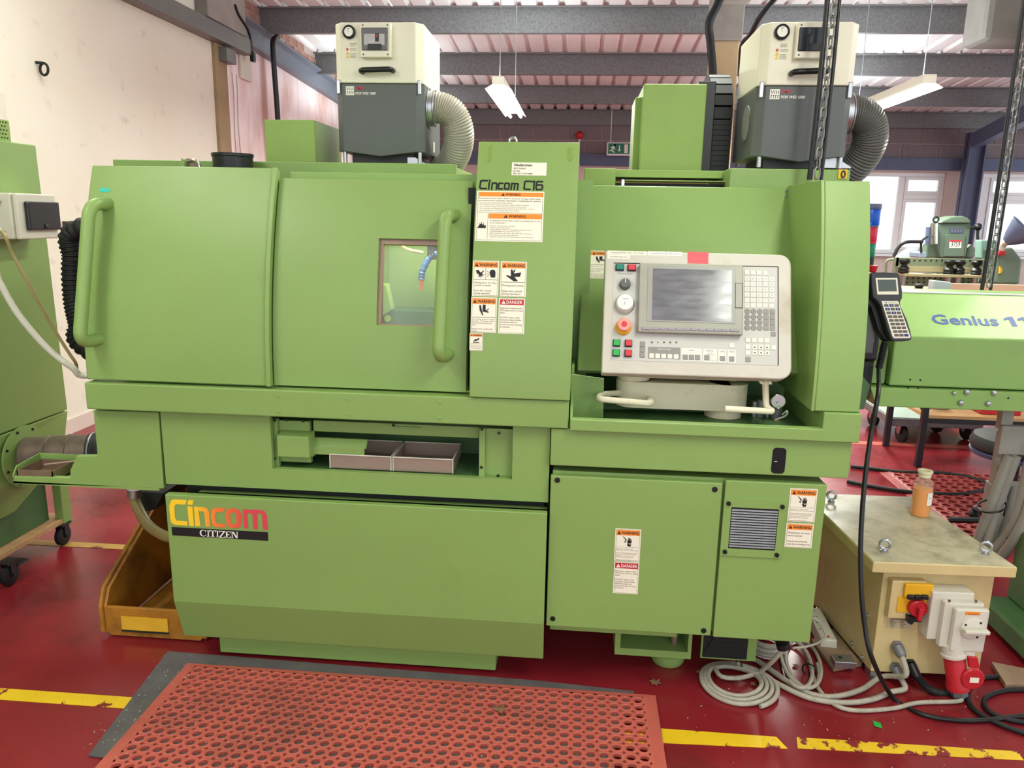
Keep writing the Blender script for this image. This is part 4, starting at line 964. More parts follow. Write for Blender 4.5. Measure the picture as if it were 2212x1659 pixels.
LP([(1455,395),(1530,398),(1552,722),(1475,718)]); LP([(1530,398),(1760,402),(1830,430),(1868,490),(1788,500),(1775,470),(1535,462)]); LP([(1622,465),(1702,468),(1715,735),(1640,730)]); LP([(1868,490),(1884,742),(1802,738),(1788,500)])
lg.build('colour_logo',lm,LA)
bk=MB(); bk.sflat(FP,[L2(243,695),L2(1888,785),L2(1892,932),L2(258,838)],.0010); bk=bk.build('black_logo_bar','ink',LA)
SE=MB()
def SP(pts): SE.sflat(FP,[L2(*p) for p in pts],.0016)
def serif(x,y,h,letter,wd):
    sk=lambda a,b:(x+a*wd+b*h*-0.04,y+ (1-b)*h + a*wd*.055)
    R=lambda a0,b0,a1,b1:SP([sk(a0,b0),sk(a1,b0),sk(a1,b1),sk(a0,b1)])
    if letter=='I': R(.3,0,.7,1); R(.05,0,.95,.09); R(.05,.91,.95,1)
    if letter=='T': R(.38,0,.62,1); R(.2,0,.8,.08); R(0,.9,1,1); R(0,.7,.09,.9); R(.91,.7,1,.9)
    if letter=='Z': R(0,.9,1,1); R(0,0,1,.1); R(0,.72,.09,.9); R(.91,.1,1,.3); SP([sk(.0,.1),sk(.28,.1),sk(1,.9),sk(.72,.9)])
    if letter=='E': R(.12,0,.38,1); R(0,0,.9,.09); R(0,.91,.9,1); R(.38,.46,.7,.55); R(.82,.09,.92,.3); R(.82,.72,.92,.91); R(.62,.36,.7,.65)
    if letter=='N': R(.1,0,.22,1); R(.0,0,.34,.08); R(.0,.92,.3,1); R(.78,0,.9,1); R(.66,.92,1,1); SP([sk(.14,1),sk(.38,1),sk(.9,0),sk(.68,0)])
    if letter=='C':
        n=14; o_=[]; i_=[]
        for k in range(n+1):
            an=math.radians(48+264*k/n); o_.append(sk(.5+.5*math.cos(an),.5+.5*math.sin(an))); i_.append(sk(.55+.33*math.cos(an),.5+.42*math.sin(an)))
        for k in range(n): SP([o_[k],o_[k+1],i_[k+1],i_[k]])
        R(.8,.62,.88,.95); R(.84,.05,.9,.3)
for (x,y,l,wd) in ((728,738,'C',120),(848,748,'I',52),(896,750,'T',110),(1005,756,'I',52),(1060,760,'Z',102),(1165,765,'E',98),(1262,770,'N',125)): serif(x,y,115,l,wd)
SE.build('maker_lettering','white',bk)

# ================================================================== CONTROL PANEL ON ITS SWING ARM
P0 = at(1296,808,2.20); P1 = at(1311,542,2.33)
KP = Plane(P0,(1,0,0),P1-P0)
K = lambda x,y: KP.uv(1240+x*520/1917, 500+y*520/1917)      # from the enlarged crop
cu = [KP.uv(*p) for p in [(1311,542),(1706,549),(1714,818),(1296,808)]]
L0,R0_ = (cu[0][0]+cu[3][0])/2,(cu[1][0]+cu[2][0])/2; T0=(cu[0][1]+cu[1][1])/2; B0=(cu[2][1]+cu[3][1])/2
def rrect(u0,v0,u1,v1,r,corners=(1,1,1,1),n=6):
    out=[]
    for (cx,cy,a0,on,px_,py_) in ((u1,v1,0,corners[0],-1,-1),(u0,v1,90,corners[1],1,-1),(u0,v0,180,corners[2],1,1),(u1,v0,270,corners[3],-1,1)):
        if not on: out.append((cx,cy)); continue
        for k in range(n+1): a=math.radians(a0+90*k/n); out.append((cx+px_*r+r*math.cos(a),cy+py_*r+r*math.sin(a)))
    return out
cp = MB().spoly(KP,rrect(L0,B0,R0_,T0,.034,(1,0,0,1)),-.055,0).build('control_panel','panel',LA,bevel=.005,seg=3)
def krect(pts):
    c=[K(*p) for p in pts]; return (c[0][0]+c[3][0])/2,(c[2][1]+c[3][1])/2,(c[1][0]+c[2][0])/2,(c[0][1]+c[1][1])/2
iu0,iv0,iu1,iv1 = krect([(320,252),(1612,280),(1637,1062),(288,1030)])
MB().sbox(KP,iu0,iv0,iu1,iv1,.0002,.0010).build('keypad_sheet','panelin',cp)
MB().sface(KP,iu0,iv1-.002,iu1,iv1+.001,.0014).sface(KP,iu1-.0015,iv0,iu1+.0015,iv1,.0014).build('black_edge_line','ink',cp)  # flat black line along the top and right edges
su0,sv0,su1,sv1 = krect([(522,267),(1330,286),(1336,838),(500,812)])
bz = MB().sbox(KP,su0,sv0,su1,sv1,.001,.024).build('screen_bezel','bezel',cp,bevel=.004)
a0,c0,a1,c1 = krect([(583,297),(1266,311),(1269,752),(571,728)])
MB().sbox(KP,a0,c0,a1,c1,.0242,.0255).build('screen_surround',mat('surround_grey',(150,150,142),.35),cp,bevel=.001)
b0_,d0,b1,d1 = krect([(622,317),(1240,328),(1243,742),(612,715)])
MB().sbox(KP,b0_,d0,b1,d1,.0256,.0262).build('screen','screen',cp)
f0,g0_,f1,g1_ = krect([(1271,433),(1320,434),(1324,624),(1274,621)])
MB().sbox(KP,f0-.002,g0_-.002,f1+.002,g1_+.002,.0242,.0248).build('card_slot_gap','ink',cp); MB().sbox(KP,f0,g0_,f1,g1_,.0245,.0262).build('card_slot_cover','bezel',cp)
ys_=K(900,787)[1]
for i in range(12):
    xa=533 if i==0 else 618+60.5*(i-1) if i<11 else 1228
    xb=608 if i==0 else 672+60.5*(i-1) if i<11 else 1305
    ua=K(xa,785)[0]; ub=K(xb,785)[0]; vv=K((xa+xb)/2,768+28*(xa/1300))[1]
    MB().sbox(KP,ua,vv-.0065,ub,vv+.0005,.024,.0272).build('soft_key','keyd',cp,bevel=.001)
def button(x,y,s,mt,dep=.014,guard=True,name='push_button',sv=None):
    u,v=K(x,y); s*=1.15; s2=sv*1.15 if sv else s
    if guard: MB().sbox(KP,u-s*.56,v-s2*.56,u+s*.56,v+s2*.56,.001,.007).build('button_collar','black',cp,bevel=.001)
    return MB().sbox(KP,u-s*.46,v-s2*.46,u+s*.46,v+s2*.46,.001,dep).build(name,mt,cp,bevel=.0015)
button(364,290,.0195,'teal',sv=.0155); button(459,293,.0195,'redb',sv=.0155)
for (x,y,mt) in ((338,890,'greenb'),(433,893,'redb'),(335,969,'greenb'),(430,973,'redb')): button(x,y,.0165,mt)
def turned(name,x,y,prof,mt,seg=32): 
    u,v=K(x,y); return MB().scyl(KP,u,v,prof,seg).build(name,mt,cp,smooth=True)
turned('feed_override_knob',405,425,[(.017,.001),(.0165,.006),(.0145,.019),(.0135,.021),(0,.021)],'char')
u,v=K(405,425); MB().sface(KP,u-.0009,v+.001,u+.0009,v+.013,.0214).build('knob_pointer','white',cp)
turned('handwheel_ring',400,585,[(.030,.001),(.030,.006),(.027,.010),(0,.010)],'chrome'); turned('handwheel',402,578,[(.0255,.010),(.0235,.024),(.0225,.026),(0,.026)],'white')
u,v=K(404,568); MB().scyl(KP,u,v-.008,[(.0028,.026),(.0028,.031),(0,.0315)],12).build('handwheel_pip','chrome',cp,smooth=True)
tx=MB(); put_text(tx,KP,'Cincom',u,v+.004,width=.017,height=.0045,w=.0266,center=True); tx.build('handwheel_lettering','inkg',cp)
turned('emergency_stop_collar',392,765,[(.0235,.001),(.0235,.006),(.020,.010),(0,.010)],'yellow'); turned('emergency_stop_button',394,757,[(.012,.010),(.013,.018),(.0195,.021),(.0195,.029),(.017,.032),(.006,.033),(0,.033)],'salmon')
u,v=K(394,757); MB().scyl(KP,u,v,[(.0085,.033),(.0085,.0338),(0,.0339)],20).build('emergency_stop_centre','redb',cp)
for i in range(22):
    an=math.radians(225-270*i/21); uu,vv=K(405,425); r_=.0215
    MB().sface(KP,uu+r_*math.cos(an)-.0006,vv+r_*math.sin(an)-.001,uu+r_*math.cos(an)+.0006,vv+r_*math.sin(an)+.001,.0013).build('dial_tick','inkg',cp)
tx=MB(); u,v=K(405,342); put_text(tx,KP,'FEED RATE OVERRIDE',u,v,width=.045,height=.0032,w=.0013,center=True)
for (s_,x,y,wd,h_) in (('AUTO',935,952,.014,.0035),('MANUAL',1080,956,.021,.0035),('LOADER',1180,961,.014,.003),('OPTION',1254,963,.014,.003),('HELP',1083,972,.012,.002),('ZERO RETURN',1083,984,.022,.002)):
    u,v=K(x,y); put_text(tx,KP,s_,u,v,width=wd,height=h_,w=.0017,center=True)
key_leg=[]
def key(x,y,s=.0098,mt='key',rnd=False,leg=None):
    u,v=K(x,y); s*=1.42
    if rnd: o=MB().scyl(KP,u,v,[(s*.52,.001),(s*.52,.0022),(s*.46,.003),(0,.003)],16).build('key',mt,cp,smooth=True)
    else: o=MB().sbox(KP,u-s/2,v-s/2,u+s/2,v+s/2,.001,.003).build('key',mt,cp,bevel=.0008,seg=1)
    if leg: put_text(tx,KP,leg,u,v-s*.18,height=s*.36,w=.0032,center=True)
cols=[1375,1424,1472,1522,1572]
for i,x in enumerate(cols[:4]): key(x,328+i*1.2,leg='')
rows=[(378,'ABCDE'),(420,'FJHLM'),(463,'NOPQR'),(506,'STUVW'),(548,'I[KYZ'),(590,'X_(),')]
for y,ls in rows:
    for i,x in enumerate(cols): key(x,y+i*.8,leg=ls[i])
for j,y in enumerate((637,681,724,768)):
    for i,x in enumerate((1379,1429,1478,1529,1579)):
        key(x,y+i*.8,s=.0112 if i<3 else .0105,mt='keyg',rnd=i<3,leg=('789','456','123','-0.')[j][i] if i<3 else None)
key(1585,818,mt='keyg')
for i,x in enumerate((1383,1433,1484,1533)): key(x,867+i,)
for i,x in enumerate((1383,1437,1487,1536,1588)): key(x,921+i)
for i,x in enumerate((1384,1437,1487,1538)): key(x,967+i)
key(1385,1020,s=.0105,mt='keyg')
ar_=MB()
for (x,y,dx,dy) in ((1437,923,1,0),(1487,924,0,1),(1536,926,1,0),(1437,968,-1,0),(1487,969,0,-1),(1538,970,1,0)):
    u,v=K(x,y); f=.0032
    ar_.sflat(KP,[(u+dx*f,v+dy*f),(u-dy*f*.7,v+dx*f*.7),(u-dx*f*1.0-dy*f*.25,v-dy*f+dx*f*.25),(u-dx*f+dy*f*.25,v-dy*f-dx*f*.25),(u+dy*f*.7,v-dx*f*.7)],.0033)
ar_.build('arrow_symbols','ink',cp)
for (x,y) in ((545,898),(544,941),(543,985)): key(x,y,s=.0108,mt='keyg')
def block(p,mt): 
    a,b,c,d=krect(p); MB().sface(KP,a,b,c,d,.0013).build('key_group_patch',mt,cp)
block([(588,918),(846,926),(843,1020),(588,1012)],'keyg'); cream=mat('pale_patch',(220,218,206),.5)
block([(855,928),(1018,932),(1018,1034),(855,1028)],cream); block([(1028,935),(1138,937),(1138,1042),(1028,1038)],cream); block([(1147,940),(1212,942),(1212,1045),(1147,1042)],cream); block([(1222,943),(1288,945),(1288,1048),(1222,1045)],cream)
for x in (617,665,713,762,812): key(x,990+(x-617)*.04,s=.0098)
for x in (885,935,983): key(x,1001+(x-885)*.03,s=.0105,mt='keyg')
for (x,y,mt) in ((1057,1006,'keyg'),(1107,1009,'key'),(1181,1013,'keyg'),(1254,1016,'keyg'),(1254,908,'key')): key(x,y,s=.0105,mt=mt)
wt=MB(); u,v=K(716,944); put_text(wt,KP,'OPERATION MODE',u,v,width=.038,height=.0038,w=.0016,center=True); wt.build('mode_heading','white',cp)
ic=MB()
for i,x in enumerate((620,668,716,765,814)):
    u,v=K(x,884); ic.scyl(KP,u,v,[(.0032,.0012),(.0032,.0013),(.0024,.0013)],8 if i!=1 else 3)
ic.build('status_symbols','inkg',cp)
tx.build('key_legends','inkg',cp,kind='stuff')
def strip(pts,mt,name,lines,tmt='ink'):
    a,b,c,d=krect(pts); o=MB().sbox(KP,a,b,c,d,.0002,.0007).build(name,mt,cp); t_=MB(); n=len(lines)
    for i,l in enumerate(lines): put_text(t_,KP,l,(a+c)/2,d-(d-b)*((i+.68)/n),width=(c-a)*.84,height=(d-b)/n*.36,w=.0010,center=True)
    t_.build('label_lettering',tmt,o)
strip([(268,153),(579,158),(578,190),(268,185)],'sticker','paper_label',['CHANGE BATTERY EVERY 4 TO 5 YEARS'])
strip([(268,187),(445,190),(444,219),(268,216)],'sticker','paper_label',['TOSHIBA ER6V/3.6V'])
strip([(587,158),(858,163),(857,196),(587,190)],'white','paper_label',['CHANGED BATTERY ON 22/12/23'],'inkg')
strip([(905,163),(1070,165),(1069,259),(904,254)],mat('red_tape',(222,84,92),.5,var=.05,vscale=20),'red_tape_label',['- - - - - - -','- - - - - - - - -'],mat('tape_ink',(150,40,52),.6))

# swing arm, handles and gauge in the recess
YA = 2.36
a,b,c,d = at(1362,826,YA),at(1622,834,YA),at(1622,905,YA),at(1362,880,YA)
arm = MB()
za,zb4 = at(1500,830,YA).z, at(1500,886,YA).z
R1 = .055; xl,xr = at(1332,850,YA).x+R1, at(1623,850,YA).x-.06
arm.box((xl,YA,zb4),(xr,YA+2*R1,za)); arm.lathe((xl,YA+R1,zb4),(0,0,1),[(R1,0),(R1,za-zb4)],32); arm.lathe((xr,YA+.06,zb4),(0,0,1),[(.06,0),(.06,za-zb4)],32)
arm = arm.build('swing_arm','armcream',LA,smooth=True)
MB().lathe((xl,YA+R1,za),(0,0,1),[(.05,0),(.052,.004),(.05,.02)],28).build('arm_collar','armcream',LA,smooth=True)
MB().lathe((xr-.01,YA+.065,.893),(0,0,1),[(.058,0),(.058,zb4-.893)],32).build('arm_pivot','armcream',LA,smooth=True)
MB().box((xl-.03,YA+.02,za+.01),(xr+.02,YA+.10,at(1400,800,YA).z+.03)).build('panel_bracket','armcream',LA,bevel=.004)
def rail(name,pts,r=.0095): MB().tube(fillet(pts,.025,6),r,14).build(name,'armcream',LA,smooth=True)
h1=at(1402,862,YA); h2=at(1408,872,2.28); h3=at(1293,858,2.28); h4=at(1330,852,YA+.02)
rail('arm_handle',[V3((h1.x,YA+.004,h1.z)),h2+V3((0,0,.0)),at(1292,862,2.27),at(1297,852,2.33),V3((xl-.04,YA+.03,at(1320,852,YA).z))])
rail('arm_handle',[at(1653,815,2.28),at(1655,880,2.27),at(1672,889,2.25),at(1566,883,2.25)])
fbox('handle_foot',(1643,826),(1668,831),2.27,.03,'armcream',.002)
GS = front(2.34); gu,gv = GS.uv(1681,867)
g_ = MB().scyl(GS,gu,gv,[(.0225,-.025),(.0235,0),(.0215,.004),(.0205,.002)],28).build('pressure_gauge','chrome',LA,smooth=True)
MB().scyl(GS,gu,gv,[(.0205,.0005),(.0205,.0015)],28).build('gauge_dial','white',g_)
n_=MB(); n_.sflat(GS,[(gu-.002,gv-.001),(gu+.012,gv+.012),(gu+.001,gv+.002)],.0022); n_.sflat(GS,[(gu,gv),(gu-.010,gv-.006),(gu-.002,gv-.004)],.0022); n_.build('gauge_needle','ink',g_)
for (x0_,x1_,y0_,y1_,mt) in ((1668,1690,885,915,'galv'),(1640,1652,868,915,'galv'),(1656,1664,890,918,'zinc'),(1628,1636,870,918,'zinc')): 
    p_,q_=at(x0_,y0_,2.40),at(x1_,y1_,2.40); MB().cyl(((p_.x+q_.x)/2,2.42,.893),((p_.x+q_.x)/2,2.42,p_.z),abs(q_.x-p_.x)/2,12).build('air_regulator',mt,LA,smooth=True)
MB().tube(spline([at(1690,895,2.38),at(1700,888,2.36),at(1697,898,2.37),at(1672,908,2.40)]),.003,8).build('air_tube','white',LA,smooth=True)
MB().cyl(at(1672,912,2.38),at(1684,913,2.38),.006,10).build('orange_fitting','orange',LA,smooth=True)

# ================================================================== MIST EXTRACTORS
def ribbed(path, r, depth, n, seg=20):
    P = spline(path, n); return MB().tube(P, r, seg, rf=lambda i: r if i % 3 else r-depth)
def extractor(X0, X1, Y, ztop, zmid, zlow, zfloor, label, glassmat, tape):
    """chamfered two-tone cabinet; X0/X1 = front face edges at Y"""
    t = thing('mist_extractor', ((X0+X1)/2, Y+0.2, zfloor), label, 'extractor', 'mist extractors on the lathe roof')
    c = 0.028; D = 0.36
    def plan(e): return [(X0,Y+e),(X1,Y+e),(X1+c,Y+c*1.1+e),(X1+c,Y+D),(X0-c,Y+D),(X0-c,Y+c*1.1+e)]
    o = MB().prism([(x,y,zmid) for x,y in plan(0)],(0,0,ztop-zmid)).build('upper_housing','beige',t,bevel=.004)
    lo = MB(); pl = plan(0.006); vs=[(x,y,zmid-.002) for x,y in pl]; xm=(X0+X1)/2
    bot=[(X0,Y+.006,zlow),(X1,Y+.006,zlow),(X1+c,Y+c*1.1+.006,zlow),(X1+c,Y+D,zlow),(X0-c,Y+D,zlow),(X0-c,Y+c*1.1+.006,zlow)]
    lo.add(vs+bot+[(xm,Y+.006,zlow-.018),(xm,Y+D,zlow-.018)],[(0,1,2,3,4,5),(0,6,12,7,1),(1,7,8,2),(2,8,9,3),(3,9,13,10,4),(4,10,11,5),(5,11,6,0),(6,11,10,13,12),(12,13,9,8,7)])
    lo.build('lower_housing','char',t,bevel=.003)
    S=front(Y); W=X1-X0; H=ztop-zmid
    def up(a,b): return X0+a*W, ztop-b*H
    # gauge
    u,v=up(.125,.165); g=MB().scyl(S,u,v,[(.024,0),(.024,.012),(.021,.014),(.0165,.012)],28).build('gauge','black',t,smooth=True)
    MB().scyl(S,u,v,[(.0165,.009),(.0165,.0125)],24).build('gauge_dial','white',g)
    n=MB(); n.sflat(S,[(u-.001,v),(u+.001,v-.001),(u-.007,v+.011)],.0132); n.build('gauge_needle','ink',g)
    gr=MB(); gr.sflat(S,[(u-.006,v+.009),(u+.005,v+.010),(u+.004,v+.0125),(u-.005,v+.0115)],.0131); gr.build('gauge_green_zone','greenb',g)
    # window box
    a0,b1=up(.29,.03); a1,b0=up(.70,.60)
    bx=MB().sbox(S,a0,b0,a1,b1,0,.028).build('switch_box','beige',t,bevel=.004)
    p0,q1=up(.315,.12); p1,q0=up(.665,.49)
    MB().sbox(S,p0,q0,p1,q1,.0283,.034).build('switch_box_window',glassmat,bx,bevel=.003)
    if tape:
        MB().sbox(S,p0+.01,q0+.018,p1-.012,q1-.022,.0342,.0346).build('window_sheet',mat('grey_window_sheet',(176,172,170),.4,var=.1,vscale=30),bx)
        MB().sbox(S,p0+.052,q0+.03,p0+.066,q1-.02,.0347,.036).build('switch_module','black',bx)
        MB().sbox(S,p0+.055,q1-.034,p0+.062,q1-.024,.0361,.0375).build('red_switch','redp',bx)
    MB().sbox(S,p0+.024,q0+.001,p0+.075,q0+.022,.035,.037).build('window_latch','black',bx)
    for (du,dv) in ((.012,.01),(-.012,.01),(.012,-.01),(-.012,-.01)):
        uu=(a0 if du>0 else a1)+du; vv=(b0 if dv>0 else b1)+dv; MB().scyl(S,uu,vv,[(.003,.028),(.003,.0295),(0,.0295)],10).build('corner_screw','inkg',bx)
    # instruction print
    m=MB(); sy=MB(); 
    u0,v0=up(.07,.36)
    for k,(hh,rows) in enumerate(((.0,3),(.07,2),(.135,4))):
        for r_ in range(rows):
            uu,vv=up(.125,.345+hh*1.25+r_*.022); m.sface(S,uu,vv-.0012,uu+W*random.uniform(.075,.11),vv,.0006)
    m.build('instruction_print','inkg',t)
    uu,vv=up(.09,.445); sy.scyl(S,uu,vv,[(.005,.0004),(.005,.0007)],14); sy.build('red_symbol',mat('symbol_red',(200,84,70),.5),t)
    ys=MB()
    for k in (.50,.56): uu,vv=up(.09,k); ys.sflat(S,[(uu-.007,vv-.006),(uu+.007,vv-.006),(uu,vv+.006)],.0007)
    ys.build('yellow_triangles',mat('symbol_yellow',(226,190,40),.5),t)
    # handle
    a=S.P(*up(.29,.82)); b=S.P(*up(.70,.80)); n_=V3((0,-.038,0))
    MB().tube(fillet([a,a+n_,b+n_,b],.02,6),.0095,14).build('carry_handle','black',t,smooth=True)
    # toggle latches
    for (x,y) in ((X1+.012,Y+.016),(X0-.016,Y+.016)):
        MB().box((x-.006,y-.012,zmid-.04),(x+.008,y-.001,zmid+.012)).build('toggle_latch','zinc',t,bevel=.003)
    # logo and lettering
    lu,lv=X0+W*.05,zmid-.012; lg=MB(); lw=.032
    lg.sface(S,lu,lv-lw,lu+lw,lv,-.0052); q=lg.build('maker_logo_square','white',t)
    lk=MB()
    for k in range(4):
        x=lu+.003+k*.0072; lk.sflat(S,[(x,lv-.004),(x+.0022,lv-.004),(x+.006,lv-.0145),(x+.0035,lv-.0145)],-.0048); lk.sflat(S,[(x+.001,lv-.0185),(x+.0055,lv-.0185),(x+.0055,lv-.0195),(x+.0025,lv-.0235),(x+.0035,lv-.0285),(x+.001,lv-.0285)],-.0048)
    lk.build('logo_bars','ink',q)
    tx=MB(); put_text(tx,S,'LMX',lu+lw+.005,lv-.0115,width=.034,height=.0105,w=-.0048,bold=.03,shear=.25); tx.build('maker_lettering','redp',t)
    tx=MB(); put_text(tx,S,'FOX WS2 1000',lu+lw+.004,lv-.029,width=.078,height=.0085,w=-.0048,bold=.025,shear=.25); tx.build('model_lettering','white',t)
    # outlet hose on the right side: out, round and down to the deck
    hx=X1+c; zc=zmid-.075
    path=[(hx+.004,Y+.12,zc),(hx+.05,Y+.12,zc+.002),(hx+.095,Y+.13,zc-.025),(hx+.115,Y+.15,zc-.085),(hx+.10,Y+.19,zc-.15),(hx+.06,Y+.25,zc-.20),(hx+.01,Y+.31,zc-.225)]
    ribbed(path,.060,.0045,24).build('flexible_hose','hosegrey' if tape else mat('dark_pvc_hose',(96,94,90),.35),t,smooth=True)
    MB().lathe((hx+.002,Y+.12,zc),(1,0,0),[(.075,0),(.075,.004),(.068,.005),(.068,.02)],32).build('hose_flange','zinc',t,smooth=True)
    MB().torus((hx+.026,Y+.12,zc),(1,0,0),.0675,.003,32,8).build('hose_clamp','zinc',t,smooth=True)
    # blanking disc on the left side, deck brackets and feet
    MB().lathe((X0-c,Y+.15,zc-.03),(-1,0,0),[(.06,0),(.06,.003),(0,.003)],32).build('side_disc',mat('dusty_disc',(120,120,114),.6),t,smooth=True)
    MB().box((X0+.02,Y+.05,zfloor),(X1-.02,Y+D-.02,zlow-.004)).build('black_sump_box','black',t)  # black box between deck and lower housing
    MB().prism([(X1-.04,Y+.03,zfloor+.002),(X1+.05,Y+.03,zfloor+.002),(X1+.05,Y+.03,zfloor+.006),(X1-.01,Y+.03,zfloor+.04),(X1-.04,Y+.03,zfloor+.04)],(0,.30,0)).build('mounting_bracket','zinc',t)
    for x in (X0+.0,X1+.01): MB().cyl((x,Y+.022,zfloor),(x,Y+.022,zlow-.001),.008,10).build('mounting_stud','zinc',t,smooth=True)
    MB().box((X1+c+.0005,Y+.2,zlow+.015),(X1+c+.002,Y+.225,zlow+.055)).build('rating_label','sticker',t)
    return t
Y=3.0; a=at(737,50,Y); b=at(897,50,Y)
extractor(at(736,110,Y).x,at(897,110,Y).x,Y,at(815,48,Y).z,at(815,179,Y).z,at(815,327,Y).z,zrt-.003,'beige and charcoal mist extractor with a pale ribbed hose on the left of the roof',mat('smoked_window',(92,90,88),.15),True)
Y=2.76
extractor(at(1663,110,Y).x,at(1838,110,Y).x,Y,at(1750,47,Y).z,at(1750,184,Y).z,at(1750,338,Y).z,at(1700,364,2.76).z+.004,'beige and charcoal mist extractor with a dark hose behind the hanging chain',mat('dark_window',(34,36,44),.12),False)

# ================================================================== NEIGHBOURING MACHINE ON THE LEFT
XN=-2.276
t=thing('left_machine',(XN-.3,2.7,0),'green machine cabinet cut off by the left edge, on a wheeled trolley','machine')
zt=1.757; yb=3.165
MB().prism([(XN,1.2,.62),(XN,yb,.614),(XN,yb-.02,zt),(XN,1.2,zt)],(-.6,0,0)).build('cabinet','green',t,bevel=.004)
MB().prism([(XN,1.2,.615),(XN,yb,.608),(XN,yb-.06,.42),(XN-.03,yb-.35,.26),(XN-.05,1.2,.26)],(-.5,0,0)).build('hopper','green',t,bevel=.003)
MB().box((XN-.6,1.2,.30),(XN-.09,yb-.02,.42)).build('coolant_tank','greend',t,bevel=.004)
MB().prism([(XN-.06,1.2,.13),(XN-.06,yb-.12,.13),(XN-.06,yb-.12,.36),(XN-.06,1.2,.36)],(-.5,0,0)).build('trolley_tank','greend',t)
MB().box((XN-.045,yb-.10,.085),(XN-.005,yb-.04,.52)).build('trolley_post','green',t,bevel=.003)
MB().box((XN-.55,1.2,.105),(XN-.01,yb-.04,.128)).build('trolley_base_board','wood',t,bevel=.002)
def castor(x,y,parent,r=.045,zt_=.105,brake=False,rot=0):
    w_=MB().lathe((x-.014,y,r+.002),(1,0,0),[(r*.3,-.002),(r*.85,0),(r,.005),(r,.023),(r*.85,.028),(r*.3,.03)],24).build('castor_wheel','rubber',parent,smooth=True)
    f=MB(); f.box((x-.022,y-.012,r),(x-.018,y+.02,zt_-.006)).box((x+.018,y-.012,r),(x+.022,y+.02,zt_-.006)).box((x-.024,y-.03,zt_-.008),(x+.024,y+.035,zt_)); f.cyl((x-.026,y,r+.002),(x+.026,y,r+.002),.007,10); f.build('castor_fork','black' if not brake else 'black',parent)
c=atz(129,1176,0); castor(c.x+.02,c.y,t)
c=atz(5,1268,0); castor(c.x+.02,c.y+.02,t,brake=True); MB().box((c.x-.01,c.y+.04,.075),(c.x+.05,c.y+.10,.082)).build('brake_lever','black',t,bevel=.002)
# perforated box and thermostat on the cabinet top
p=atx(24,300,XN-.02)
pb=MB().box((XN-.25,p.y-.5,zt+.001),(XN-.02,p.y,zt+.085)).build('perforated_box','greeny',t,bevel=.002)
hs=MB()
for i in range(6):
    for j in range(5):
        hs.lathe((XN-.0195,p.y-.02-i*.016-(j%2)*.008,zt+.015+j*.015),(1,0,0),[(.0035,-.001),(.0035,.0008),(0,.0008)],8)
hs.build('perforations','dark',pb)
tag(MB().box((WX+.001,4.30,1.98),(WX+.02,4.48,2.16)).build('wall_thermostat','whitep',bevel=.004),'small white control unit on the wall beside the green perforated box','control unit')
# isolator box
bx0,bx1=XN+.001,XN+.13
y0=atx(36,470,bx1).y; y1=atx(118,430,bx1).y; z0=atx(60,517,bx1).z; z1=atx(60,418,bx1).z
ib=MB().box((bx0,y0,z0),(bx1-.02,y1,z1)).build('isolator_box','whitep',t,bevel=.006)
MB().box((bx1-.02,y0+.01,z0),(bx1,y1+.005,z1)).build('isolator_lid','whitep',ib,bevel=.006)
MB().prism([(bx1,y0+.045,z0+.035),(bx1,y1-.0,z0+.035),(bx1,y1,z1-.03),(bx1,y0+.045,z1-.03)],(.018,0,0)).build('smoked_flap',mat('dark_flap',(38,40,42),.2),ib,bevel=.005)
MB().lathe((bx1+.018,(y0+y1)/2+.02,z0+.05),(1,0,0),[(.008,0),(.008,.004),(.005,.005)],16).build('flap_latch','black',ib,smooth=True)
for z in (z0+.03,z1-.03): MB().lathe((XN+.06,y0-.001,z),(0,-1,0),[(.018,0),(.018,.015),(.013,.018),(.012,.03)],6).build('cable_gland','whitep',ib)
# cables and hoses from the neighbour to the lathe
def hose(name,pts,r,mt,label,cat,n=10,seg=12,rib=0):
    sp_=spline(pts,n); m=MB().tube(sp_,r,seg,rf=(lambda i:r if i%2 else r-rib) if rib else None)
    return tag(m.build(name,mt,smooth=True),label,cat)
hose('conduit',[V3((XN-.01,2.40,1.42)),V3((XN+.06,2.45,1.40)),at(-30,560,2.6),at(0,612,2.6),at(40,680,2.6),at(100,750,2.6),at(155,793,2.6),at(195,810,2.62),V3((XL+.03,2.66,.985))],.0125,'whitep','white ribbed conduit sagging from the left machine to the lathe','conduit',26,10,.0015)
hose('beige_cable',[V3((XN+.06,y0-.03,z0+.03)),at(8,505,2.6),at(28,550,2.6),at(60,610,2.6),at(110,700,2.62),at(160,778,2.64),at(190,808,2.67),V3((XL+.03,2.70,.99))],.006,'brass','thin beige cable sloping from the isolator box to the lathe','cable')
MB_=MB()
fl_=[XN-.0,atx(45,975,XN)]
q=atx(52,985,XN)
d=thing('swarf_duct',q,'dirty steel and black ribbed duct joining the left machine to the lathe','duct')
MB().lathe((XN+.003,q.y,q.z),(1,0,0),[(.13,0),(.13,.006),(.085,.008)],36).build('flange_ring','green',d,smooth=True)
for k in range(8): an=2*PI*k/8+.3; MB().lathe((XN+.009,q.y+.115*math.cos(an),q.z+.115*math.sin(an)),(1,0,0),[(.006,0),(.006,.004),(0,.005)],8).build('flange_bolt','black',d,smooth=True)
A_=V3((XN+.01,q.y,q.z)); dirv=V3((1,.22,.03)).normalized()
MB().lathe(A_,dirv,[(.080,0),(.080,.09),(.084,.092),(.084,.10),(.080,.102),(.080,.17),(.084,.172),(.084,.18),(.08,.182),(.078,.26)],32).build('steel_sleeve',mat('rusty_sleeve',(112,96,84),.5,.3,var=.3,vscale=20),d,smooth=True)
